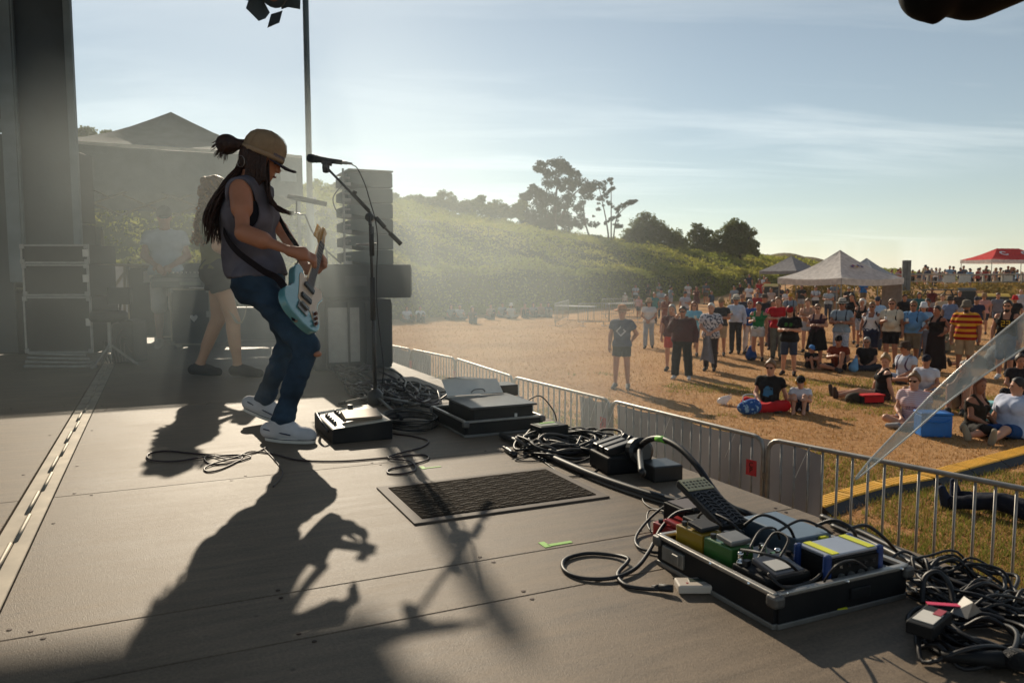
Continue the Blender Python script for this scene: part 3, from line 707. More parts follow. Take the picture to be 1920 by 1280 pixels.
    ring(-1.0, 0); ring(.9, 0)
canopies()
# ------------------------------------------------------------------ people
def V3(*a): return Vector(a)
STAND = dict(pel=(0, 0, .97), hip=(.09, 0, .92), kn=(.10, -.015, .50), an=(.105, .02, .085), toe=(.125, -.16, .03), chest=(0, .0, 1.28), neck=(0, .015, 1.455), head=(0, -.012, 1.62), sh=(.178, .012, 1.392))
ARMS = dict(
    down=((.25, .03, 1.13), (.255, -.05, .89)), hang=((.255, .03, 1.13), (.27, -.03, .88)),
    crossed=((.25, -.03, 1.15), (-.02, -.235, 1.17)), clasp=((.25, .0, 1.14), (.045, -.235, 1.00)),
    drink=((.25, .02, 1.14), (.12, -.24, 1.20)), phone=((.24, -.02, 1.14), (.07, -.27, 1.17)),
    face=((.22, -.16, 1.22), (.10, -.20, 1.49)), behind=((.28, .14, 1.16), (.16, .20, .98)), hip=((.36, .05, 1.17), (.22, -.05, 1.02)),
    shade=((.30, -.16, 1.38), (.07, -.2, 1.66)), knees=((.24, -.16, 1.17), (.13, -.40, 1.23)), kneesx=((.22, -.18, 1.18), (.02, -.42, 1.26)), lap=((.24, -.05, 1.14), (.10, -.28, 1.02)),
    floor=((.27, .06, 1.13), (.30, .16, .90)), floorf=((.27, -.06, 1.13), (.30, -.08, .89)), chin=((.16, -.33, 1.22), (.05, -.19, 1.46)))
def make_joints(sp):
    J = {}
    for k, v in STAND.items():
        if k in ('hip', 'kn', 'an', 'toe', 'sh'):
            J[k + 'L'] = V3(*v); J[k + 'R'] = V3(-v[0], v[1], v[2])
        else: J[k] = V3(*v)
    al, ar = sp.get('arms', ('down', 'down'))
    e, w = ARMS[al]; J['elL'], J['wrL'] = V3(*e), V3(*w)
    e, w = ARMS[ar]; J['elR'], J['wrR'] = V3(-e[0], e[1], e[2]), V3(-w[0], w[1], w[2])
    st = sp.get('stance', 0)
    if st:                             # weight on one leg / feet apart
        for s, q in (('L', 1), ('R', -1)):
            J['an' + s].x += q * st * .5; J['toe' + s].x += q * st * .6; J['kn' + s].x += q * st * .3
    if sp.get('walk'):
        J['anL'].y += .16; J['toeL'].y += .18; J['knL'].y += .02; J['anR'].y -= .16; J['toeR'].y -= .16; J['knR'].y -= .1
    pose = sp.get('pose', 'stand')
    if pose != 'stand':
        dz = -.845
        for k in J: J[k].z += dz
        if pose == 'cross':
            for s, q in (('L', 1), ('R', -1)):
                J['kn' + s] = V3(q * .34, -.28, .15); J['an' + s] = V3(-q * .10, -.36 - (.08 if s == 'L' else 0), .075); J['toe' + s] = V3(-q * .27, -.33 - (.1 if s == 'L' else 0), .05)
        elif pose == 'kneesup':
            for s, q in (('L', 1), ('R', -1)):
                J['kn' + s] = V3(q * .13, -.38, .46); J['an' + s] = V3(q * .12, -.50, .08); J['toe' + s] = V3(q * .13, -.67, .04)
        elif pose == 'out':
            for s, q in (('L', 1), ('R', -1)):
                J['kn' + s] = V3(q * .12, -.45, .17 if s == 'L' else .12); J['an' + s] = V3(q * .16, -.88, .07); J['toe' + s] = V3(q * .20, -.93, .22)
        elif pose == 'mixed':
            J['knL'] = V3(.14, -.38, .46); J['anL'] = V3(.12, -.50, .08); J['toeL'] = V3(.13, -.66, .04)
            J['knR'] = V3(-.34, -.30, .13); J['anR'] = V3(.02, -.42, .07); J['toeR'] = V3(.16, -.46, .05)
        elif pose == 'lie':
            for s, q in (('L', 1), ('R', -1)):
                J['kn' + s] = V3(q * .10, -.42, .40 if s == 'L' else .12); J['an' + s] = V3(q * .12, -.62 if s == 'L' else -.86, .08); J['toe' + s] = V3(q * .13, -.78 if s == 'L' else -.92, .04 if s == 'L' else .21)
        lean = sp.get('lean', -.06)     # + leans back
        for k in ('chest', 'neck', 'head', 'shL', 'shR', 'elL', 'elR', 'wrL', 'wrR'):
            J[k].y += (J[k].z - .12) * lean
            if k.startswith('wr') and 'floor' in sp.get('arms', ('', ''))[0 if k.endswith('L') else 1]: J[k].z = .05
    sc = sp.get('h', 1.72) / 1.75
    w = sp.get('w', 1.0)
    for k in J:
        J[k] = J[k] * sc
        if k not in ('pel', 'chest', 'neck', 'head') and w > 1.15: J[k].x *= 1 + (w - 1) * .45
    J['sc'] = sc
    y, p = R(sp.get('hy', 0)), R(sp.get('hp', 5))
    f = V3(math.sin(y) * math.cos(p), -math.cos(y) * math.cos(p), -math.sin(p)); r = f.cross(V3(0, 0, 1)).normalized(); u = r.cross(f)
    J['f'], J['u'], J['r'] = f, u, r
    return J

def hand_prims(wr, d, n, s, sc, curl=.5, side=1):
    """wrist, direction of the hand, palm normal; fingers fan and bend towards the palm normal."""
    d = d.normalized(); n = (n - d * n.dot(d)).normalized(); x = d.cross(n) * side
    big = []; fin = []
    big.append(cone(wr - d * .01 * sc, wr + d * .045 * sc, .026 * s, .034 * s)); big.append(cone(wr + d * .05 * sc + x * .018 * s, wr + d * .05 * sc - x * .022 * s, .022 * s, .02 * s))
    for i, (o, ln) in enumerate(((.028, .075), (.010, .085), (-.009, .08), (-.027, .062))):
        b = wr + d * .075 * sc + x * o * s
        d1 = (d * math.cos(curl * .8) + n * math.sin(curl * .8)).normalized(); m = b + d1 * ln * .52 * sc
        d2 = (d * math.cos(curl * 2.1) + n * math.sin(curl * 2.1)).normalized(); e = m + d2 * ln * .5 * sc
        fin += [cone(b - d * .02, m, .0105 * s, .0098 * s), cone(m, e, .0095 * s, .008 * s)]
    tb = wr + d * .025 * sc + x * .028 * s; tm = tb + (d * .7 + x * .6 + n * .35).normalized() * .045 * sc; te = tm + (d * .9 + x * .1 + n * .45).normalized() * .035 * sc
    fin += [cone(tb - x * .01, tm, .0135 * s, .011 * s), cone(tm, te, .0105 * s, .0085 * s)]
    return big, fin

def body_groups(J, sp):
    sc = J['sc']; w = sp.get('w', 1.0); fem = sp.get('fem', False); belly = sp.get('belly', 0.0); lw = sp.get('lw', (1 + (w - 1) * .5))
    right = (J['shL'] - J['shR']).normalized(); upv = (J['neck'] - J['pel']).normalized(); fwd = right.cross(upv).normalized()
    if 'fwd' in J: fwd = J['fwd']
    T = []; 
    hipc = (J['hipL'] + J['hipR']) / 2
    waist = J['pel'].lerp(J['chest'], .48)
    T.append(cone(J['hipL'].lerp(hipc, .15) + upv * .03, J['hipR'].lerp(hipc, .15) + upv * .03, .112 * sc * w, .112 * sc * w))
    T.append(cone(waist + right * .055 * w, waist - right * .055 * w, (.098 if fem else .108) * sc * w, (.098 if fem else .108) * sc * w))
    T.append(cone(J['chest'] + right * .075 * w, J['chest'] - right * .075 * w, .112 * sc * w, .112 * sc * w))
    T.append(cone(waist, J['chest'], .10 * sc * w, .11 * sc * w)); T.append(cone(hipc + upv * .05, waist, .105 * sc * w, .10 * sc * w))
    for s in 'LR':
        T.append(cone(J['sh' + s] - upv * .012, J['neck'] - upv * .045, .056 * sc, .052 * sc))
        T.append(cone(J['sh' + s] - upv * .05, J['chest'], .06 * sc * w, .085 * sc * w))
    T.append(cone(J['neck'] - upv * .06, J['chest'], .085 * sc, .11 * sc * w))
    if fem:
        for q in (1, -1): T.append(ell(J['chest'] + right * q * .075 + fwd * .085 * sc * w - upv * .01, (.062 * sc * w,) * 3))
    if belly: T.append(ell(waist + fwd * (.04 + belly * .4), (.13 * w, .11 * w + belly * .5, .14)))
    for q, s in ((1, 'L'), (-1, 'R')): T.append(ell(J['hip' + s] - fwd * .05 * sc, (.088 * sc * w, .088 * sc * w, .09 * sc)))
    arms = {}; legs = {}; feet = {}
    for s in 'LR':
        sh, e, wr = J['sh' + s], J['el' + s], J['wr' + s]; aw = sc * (1 + (w - 1) * .6) * (.88 if fem else 1)
        arms[s] = [cone(sh, e, .056 * aw, .042 * aw), cone(e, wr, .043 * aw, .027 * aw), cone(e, e.lerp(wr, .45), .041 * aw, .043 * aw)]
        h_, k, a, t = J['hip' + s], J['kn' + s], J['an' + s], J['toe' + s]
        back = (a - k).cross(right); back = (back.normalized() * -1) if back.length > 1e-6 else fwd * -1
        if back.dot(fwd) > 0 and sp.get('pose', 'stand') == 'stand': back = -back
        legs[s] = [cone(h_, k, .088 * sc * lw, .057 * sc * lw), cone(k, a, .055 * sc * lw, .036 * sc * lw), cone(k.lerp(a, .15) + back * .014, k.lerp(a, .55) + back * .010, .05 * sc * lw, .042 * sc * lw)]
        heel = a + (a - k).normalized() * .035 * sc - (t - a).normalized() * .035 * sc
        feet[s] = [cone(heel, t, .036 * sc, .028 * sc), cone(a, a.lerp(t, .55), .038 * sc, .032 * sc)]
    c, f, u, r = J['head'], J['f'], J['u'], J['r']; rot = (tuple(r), tuple(f), tuple(u))
    hs = sc * sp.get('hs', 1.0); J['hs'] = hs
    H = [ell(c + u * .025 * hs - f * .012 * hs, (.076 * hs, .096 * hs, .098 * hs), rot), ell(c - u * .045 * hs + f * .022 * hs, (.058 * hs, .072 * hs, .075 * hs), rot), ell(c - u * .095 * hs + f * .055 * hs, (.030 * hs, .028 * hs, .024 * hs), rot),
         cone(J['neck'] - upv * .03, c - u * .05 * hs - f * .02 * hs, .058 * sc, .052 * sc)]
    D = [cone(c + f * .086 * hs + u * .012 * hs, c + f * .108 * hs - u * .030 * hs, .010 * hs, .0145 * hs), ell(c + f * .085 * hs - u * .066 * hs, (.024 * hs, .012 * hs, .010 * hs), rot), ell(c + f * .078 * hs + u * .030 * hs, (.05 * hs, .016 * hs, .010 * hs), rot)]
    for q in (1, -1): D.append(ell(c + r * q * .077 * hs - f * .012 * hs - u * .01 * hs, (.010 * hs, .022 * hs, .034 * hs), rot))
    return dict(T=T, arms=arms, legs=legs, feet=feet, H=H, D=D, right=right, up=upv, fwd=fwd, waist=waist)

def grow(prims, o): 
    out = []
    for p in prims:
        out.append(('c', p[1], p[2], p[3] + o, p[4] + o, p[5]) if p[0] == 'c' else ('e', p[1], tuple(x + o for x in p[2]), p[3]))
    return out
def stripes(c1, c2, z0, period, duty, name):
    if name in _mats: return _mats[name]
    m = cloth(c1, name); nt = m.node_tree; L = nt.links; N = nt.nodes.new; b = nt.nodes['Principled BSDF']
    tc = N('ShaderNodeTexCoord'); sp = N('ShaderNodeSeparateXYZ'); L.new(tc.outputs['Object'], sp.inputs[0])
    a = N('ShaderNodeMath'); a.operation = 'MULTIPLY_ADD'; a.inputs[1].default_value = 1 / period; a.inputs[2].default_value = -z0 / period; L.new(sp.outputs['Z'], a.inputs[0])
    fr = N('ShaderNodeMath'); fr.operation = 'FRACT'; L.new(a.outputs[0], fr.inputs[0])
    lt = N('ShaderNodeMath'); lt.operation = 'LESS_THAN'; lt.inputs[1].default_value = duty; L.new(fr.outputs[0], lt.inputs[0])
    mx = N('ShaderNodeMixRGB'); L.new(lt.outputs[0], mx.inputs[0]); mx.inputs[1].default_value = (*lin(c1), 1); mx.inputs[2].default_value = (*lin(c2), 1)
    L.new(mx.outputs[0], b.inputs['Base Color'])
    return m
def blotch(c1, c2, scale, name, lo=.5, hi=.56):
    if name in _mats: return _mats[name]
    m = cloth(c1, name); nt = m.node_tree; L = nt.links; N = nt.nodes.new; b = nt.nodes['Principled BSDF']
    tc = N('ShaderNodeTexCoord'); n = N('ShaderNodeTexNoise'); n.inputs['Scale'].default_value = scale; L.new(tc.outputs['Object'], n.inputs['Vector'])
    mr = N('ShaderNodeMapRange'); mr.inputs[1].default_value = lo; mr.inputs[2].default_value = hi; L.new(n.outputs['Fac'], mr.inputs[0])
    mx = N('ShaderNodeMixRGB'); L.new(mr.outputs[0], mx.inputs[0]); mx.inputs[1].default_value = (*lin(c1), 1); mx.inputs[2].default_value = (*lin(c2), 1)
    L.new(mx.outputs[0], b.inputs['Base Color'])
    return m

HAIRC = dict(brown=(58, 40, 30), dark=(28, 22, 20), blond=(150, 116, 70), grey=(150, 146, 140), white=(205, 200, 192), red=(110, 62, 38), fair=(120, 88, 56))
def head_gear(t, J, sp, B, res):
    c, f, u, r, hs = J['head'], J['f'], J['u'], J['r'], J['hs']
    hair = sp.get('hair', 'short'); hm = M('hair_' + sp.get('hc', 'brown'), lin(HAIRC[sp.get('hc', 'brown')]), rough=.5, var=.35, scale=40, bump=.6, bscale=90)
    T = Matrix(((r.x, f.x, u.x, c.x), (r.y, f.y, u.y, c.y), (r.z, f.z, u.z, c.z), (0, 0, 0, 1)))
    rot = (tuple(r), tuple(f), tuple(u))
    if hair != 'bald':
        cutp = ((c + f * .035 * hs + u * .035 * hs), (f * .85 - u * .53).normalized())
        o = .012 if hair in ('short', 'buzz') else .02
        hp = [ell(c + u * .03 * hs - f * .014 * hs, (.078 * hs + o, .098 * hs + o, .098 * hs + o), rot)]
        low = c - u * (.055 if hair in ('short', 'buzz', 'bun') else .10) * hs
        groups = [(.01, hp, [cutp, (low, tuple(-u))])]
        if hair in ('long', 'longest'):
            ln = .30 if hair == 'long' else .55
            lp = [cone(c - f * .06 * hs - u * .02, c - f * .105 * hs - u * ln, .075 * hs, .055 * hs)]
            for q in (1, -1): lp.append(cone(c + r * q * .075 * hs - f * .02 * hs, c + r * q * .095 * hs - f * (.02 if hair == 'long' else -.05) * hs - u * ln * .85, .034 * hs, .028 * hs))
            groups.append((.012, lp, []))
        if hair == 'bob':
            groups.append((.012, [cone(c + r * q * .07 * hs - f * .03 * hs, c + r * q * .085 * hs - f * .02 * hs - u * .14, .042 * hs, .04 * hs) for q in (1, -1)] + [cone(c - f * .07 * hs, c - f * .08 * hs - u * .13, .06 * hs, .055 * hs)], []))
        if hair == 'curly':
            lp = []
            for i in range(16):
                a = i * 2.4; zz = .10 - .2 * (i / 15)
                rad = math.sqrt(max(.002, 1 - (zz / .13) ** 2)) * .095
                p = r * math.cos(a) * rad + f * (math.sin(a) * rad - .03)
                if p.dot(f) > .035 and zz < .05: continue
                lp.append(ell(c + p * hs + u * zz * hs, (.042 * hs,) * 3))
            groups.append((.006, lp, []))
        if hair == 'bun': groups.append((.008, [ell(c + u * .135 * hs - f * .04 * hs, (.04 * hs, .04 * hs, .036 * hs))], []))
        if hair == 'pony': groups.append((.008, [cone(c - f * .11 * hs + u * .02, c - f * .15 * hs - u * .18, .036 * hs, .016 * hs)], []))
        put_mesh(t, 'hair', soft('hair', groups, max(res * .85, .008), hm))
    if sp.get('beard'):
        put_mesh(t, 'beard', soft('beard', [(.01, [ell(c - u * .085 * hs + f * .05 * hs, (.056 * hs, .05 * hs, .055 * hs), rot)], [((c - u * .05 * hs), tuple(u))])], max(res * .8, .008), M('hair_' + sp['beard'], lin(HAIRC[sp['beard']]), rough=.7, var=.3, scale=40, bump=.6)))
    if sp.get('glasses'):
        mb = MB()
        for q in (1, -1): 
            mb.add([T @ Vector((q * .010 * hs + q * x * hs, (.101 - .3 * x * x * 8) * hs, .008 * hs + z * hs)) for x, z in ((0, .016), (.048, .018), (.05, -.006), (.03, -.022), (.006, -.016))] + [T @ Vector((q * .010 * hs + q * x * hs, (.095 - .3 * x * x * 8) * hs, .008 * hs + z * hs)) for x, z in ((0, .016), (.048, .018), (.05, -.006), (.03, -.022), (.006, -.016))],
                   [(0, 1, 2, 3, 4), (9, 8, 7, 6, 5), (0, 5, 6, 1), (1, 6, 7, 2), (2, 7, 8, 3), (3, 8, 9, 4), (4, 9, 5, 0)])
            mb.tube([T @ Vector((q * .057 * hs, .085 * hs, .016 * hs)), T @ Vector((q * .08 * hs, -.01 * hs, .012 * hs))], .003, 4)
        mb.tube([T @ Vector((-.012 * hs, .101 * hs, .018 * hs)), T @ Vector((.012 * hs, .101 * hs, .018 * hs))], .003, 4)
        ob('sunglasses', mb, M('dark_lens', (.008, .008, .01), rough=.15), t)
    elif res < .016:
        em = M('eye_dark', (.02, .014, .01), rough=.2)
        for q in (1, -1): ob('eye', MB().sphere(T @ Vector((q * .031 * hs, .083 * hs, .006 * hs)), .010 * hs, 8, 5), em, t, smooth=True)
    if res < .016:
        ob('mouth', MB().sphere(T @ Vector((0, .094 * hs, -.064 * hs)), (.019 * hs, .006, .004), 8, 4), M('lips', lin((120, 62, 54)), rough=.5), t, smooth=True)
    hat = sp.get('hat'); hc = sp.get('hatc', (40, 42, 50))
    if hat:
        hm = cloth(hc, transl=0.0); mb = MB()
        if hat in ('straw', 'brim', 'bucket'):
            R0, zb = (.105 * hs, .045 * hs); BR = dict(straw=.20, brim=.165, bucket=.145)[hat] * hs; dr = dict(straw=.0, brim=.01, bucket=.05)[hat]
            Ts = T @ Matrix.Diagonal((.93, 1.08, 1, 1))
            mb.lathe([(BR, zb - dr), (R0, zb + .006), (R0 * .97, zb + .055 * hs), (R0 * .80, zb + .105 * hs), (R0 * .45, zb + .115 * hs), (.01, zb + .112 * hs)], 20, Ts)
            mb.lathe([(BR, zb - dr - .004), (R0 * .98, zb)], 20, Ts)
        elif hat == 'cap' or hat == 'capback':
            q = -1 if hat == 'capback' else 1
            Ts = T @ Matrix.Diagonal((.92, 1.12, 1, 1))
            mb.lathe([(.097 * hs, .03 * hs), (.099 * hs, .055 * hs), (.088 * hs, .10 * hs), (.06 * hs, .128 * hs), (.02 * hs, .142 * hs), (.004, .146 * hs)], 18, Ts)
            pts = [(-.075, .07), (-.06, .14), (-.025, .175), (.025, .175), (.06, .14), (.075, .07)]
            mb.add([T @ Vector((x * hs, q * y * hs, .042 * hs - (y - .07) * .22 - abs(x) * .12 + dz)) for dz in (0, .006) for x, y in pts], [(5, 4, 3, 2, 1, 0), (6, 7, 8, 9, 10, 11)] + [(i, i + 1, i + 7, i + 6) for i in range(5)])
        elif hat == 'bandana':
            mb.lathe([(.099 * hs, .02 * hs), (.103 * hs, .06 * hs), (.088 * hs, .11 * hs), (.05 * hs, .135 * hs), (.004, .14 * hs)], 18, T @ Matrix.Diagonal((.90, 1.1, 1, 1)))
        ob('hat', mb, hm, t, smooth=True)
        if sp.get('band'): ob('hat_band', MB().lathe([(.107 * hs, .052 * hs), (.106 * hs, .075 * hs)], 20, T @ Matrix.Diagonal((.94, 1.09, 1, 1))), cloth(sp['band']), t, smooth=True)
    if sp.get('muffs'):
        mb = MB()
        for q in (1, -1): mb.sphere(T @ Vector((q * .085 * hs, -.01 * hs, -.01 * hs)), (.028, .042, .05), 10, 7)
        mb.tube([T @ Vector((math.cos(a) * .092 * hs, -.01 * hs, math.sin(a) * .16 * hs)) for a in np.linspace(0, math.pi, 9)], .008, 6)
        ob('ear_defenders', mb, M('yellow_plastic', lin((222, 160, 20)), rough=.4), t, smooth=True)
def put_mesh(parent, name, me):
    if me is None: return None
    o = bpy.data.objects.new(name, me); C.objects.link(o); o.parent = parent
    return o

def person(sp, label, loc, yaw=0.0, group=None, res=.018):
    J = make_joints(sp); B = body_groups(J, sp); sc = J['sc']; w = sp.get('w', 1.0)
    fine = res < .0125
    G_ = [(.014, B['T'] + B['H'], [])]
    hg = []; fg = []
    for s, q in (('L', 1), ('R', -1)):
        G_.append((.008, B['arms'][s], [])); G_.append((.010, B['legs'][s] + ([] if False else B['feet'][s]), []))
        d = (J['wr' + s] - J['el' + s]).normalized()
        n = (B['right'] * -q * .8 + B['fwd'] * .3) if abs(d.z) > .6 else V3(0, 0, -1) + B['fwd'] * -.2
        big, fin = hand_prims(J['wr' + s], d, n, 1.0 if fine else 1.12, sc, curl=.45, side=q)
        hg += big; fg += fin
    G_.append((.008, hg, [])); G_.append((.003 if fine else .006, fg, []))
    G_.append((.006, B['D'], []))
    t = put_mesh(None, 'person', soft('person', G_, res, skin(sp.get('skin', (176, 124, 96)))))
    t.location = (loc[0], loc[1], loc[2] if len(loc) > 2 else float(ground_z(np.array(loc[0]), np.array(loc[1])))); t.rotation_euler = (0, 0, yaw)
    tag(t, label, 'person', group)
    # shirt
    up = sp.get('up', 'tee'); uc = sp.get('uc', (60, 70, 90)); um = sp.get('um') or cloth(uc)
    off = {'tee': .016, 'long': .016, 'tank': .010, 'hoodie': .030, 'polo': .018, 'loose': .03, 'dress': .012}.get(up, .014)
    hem = B['waist'] - B['up'] * {'tank': .17, 'tee': .22, 'hoodie': .20, 'polo': .20, 'loose': .27, 'long': .17, 'dress': .1}.get(up, .16) * sc
    ntop = J['neck'] + B['up'] * (.022 if up not in ('tank', 'dress') else -.085) * sc
    gT = grow(B['T'], off)
    hemg = [(hem, tuple(-B['up'])), (ntop - B['up'] * 0 + B['fwd'] * .0, tuple((B['up'] + B['fwd'] * .35).normalized()))]
    gs = [(.016, gT, hemg)]
    if up in ('tank', 'dress'):
        for s in 'LR':
            q = J['sh' + s].lerp(J['neck'], .42) + B['up'] * .034
            gs.append((.006, [cone(q, J['chest'].lerp(J['sh' + s], .55) + B['fwd'] * .105 * w, .027, .034), cone(q, J['chest'].lerp(J['sh' + s], .55) - B['fwd'] * .09 * w, .027, .034)], []))
    if up in ('tee', 'polo', 'loose', 'long', 'hoodie'):
        fr = {'tee': .50, 'polo': .58, 'loose': .72, 'long': 1.0, 'hoodie': 1.0}[up]
        for s in 'LR':
            a = B['arms'][s][0]; e = Vector(a[1]).lerp(Vector(a[2]), fr)
            lst = [cone(a[1], e, a[3] + off, (a[3] + (a[4] - a[3]) * fr) + off + (.012 if fr < .9 else 0), 1 if fr < .9 else 0)]
            if fr >= .9:
                b = B['arms'][s][1]; e2 = Vector(b[1]).lerp(Vector(b[2]), .93); lst.append(cone(b[1], e2, b[3] + off, b[4] + off, 1))
            gs.append((.010, lst, []))
    if up == 'hoodie': gs.append((.014, [cone(J['neck'] + B['right'] * .08 - B['fwd'] * .05, J['neck'] - B['right'] * .08 - B['fwd'] * .05, .05, .05)], []))
    put_mesh(t, 'shirt', wrinkle(soft('shirt', gs, res, um, kk=.014), .006, (9, 9, 7)))
    if up == 'polo': put_mesh(t, 'collar', soft('collar', [(.006, [cone(J['neck'] - B['up'] * .012, J['neck'] + B['up'] * .03, .074 * sc * (1 + (w - 1) * .4), .066 * sc, 3)], [])], res * .8, um))
    # lower clothes
    lo = sp.get('lo', 'trousers'); lc = sp.get('lc', (50, 55, 66)); lm = sp.get('lm') or cloth(lc)
    top = B['waist'] - B['up'] * .03 * sc; gp = []
    hipp = [p for p in grow(B['T'], .012)]
    gp.append((.014, [hipp[0], hipp[4]] + hipp[-2:], [(top, tuple(B['up']))]))
    if lo in ('trousers', 'shorts', 'leggings', 'wide'):
        o = {'trousers': .018, 'shorts': .026, 'leggings': .007, 'wide': .035}[lo]; fr = sp.get('fr', .72)
        for s in 'LR':
            a, b = B['legs'][s][0], B['legs'][s][1]
            if lo == 'shorts':
                if fr <= 1.0:
                    e = Vector(a[1]).lerp(Vector(a[2]), fr); gp.append((.010, [cone(a[1], e, a[3] + .012, a[3] + (a[4] - a[3]) * fr + o, 1)], []))
                else:
                    e = Vector(b[1]).lerp(Vector(b[2]), fr - 1); gp.append((.010, [cone(a[1], a[2], a[3] + .012, a[4] + o), cone(b[1], e, b[3] + o, b[3] + o, 1)], []))
            else:
                e = Vector(b[1]).lerp(Vector(b[2]), .97); gp.append((.010, [cone(a[1], a[2], a[3] + .012, a[4] + o), cone(b[1], e, b[3] + o, b[4] + o + .012, 1)] + grow([B['legs'][s][2]], o * .8), []))
        put_mesh(t, lo if lo != 'wide' else 'trousers', wrinkle(soft(lo, gp, res, lm, kk=.014), .006, (8, 8, 11)))
    elif lo in ('skirt', 'longskirt'):
        z = .45 if lo == 'skirt' else .10
        if sp.get('pose', 'stand') == 'stand':
            a = J['pel']; b = V3(0, -.01, z * sc); gp.append((.014, [cone(a + B['right'] * .05, b + B['right'] * .10, .125 * w, .17 * w, 1), cone(a - B['right'] * .05, b - B['right'] * .10, .125 * w, .17 * w, 1)], []))
        else:
            for s in 'LR': gp.append((.014, [cone(J['hip' + s], J['kn' + s], .11, .09)], []))
        put_mesh(t, 'skirt', wrinkle(soft('skirt', gp, res, lm, kk=.016), .010, (14, 14, 2)))
    # shoes
    if sp.get('shoes', True):
        sm = cloth(sp.get('shc', (60, 56, 54))); 
        for s in 'LR':
            a, tt = J['an' + s], J['toe' + s]; fp = B['feet'][s]
            put_mesh(t, 'shoe', soft('shoe', [(.008, grow(fp[:1], .010) + [cone(fp[1][1], fp[1][2], .047 * sc, .042 * sc)], [])], max(res * .85, .010), sm))
    head_gear(t, J, sp, B, res)
    if sp.get('straps'):
        for s, q in (('L', 1), ('R', -1)):
            p0 = J['sh' + s].lerp(J['neck'], .35); F_ = B['fwd']
            pts = [p0 - F_ * .10, p0 + B['up'] * .055 + F_ * .0, p0 + F_ * (.105 * w) - B['up'] * .06, p0 + F_ * (.135 * w) - B['up'] * .2, p0 + F_ * .03 - B['up'] * .36 + B['right'] * q * .09]
            mb = MB(); mb.tube([x for x in spline(pts, 5)], .020, 6); ob('backpack_strap', mb, cloth(sp['straps']), t, smooth=True)
    return t, J, B
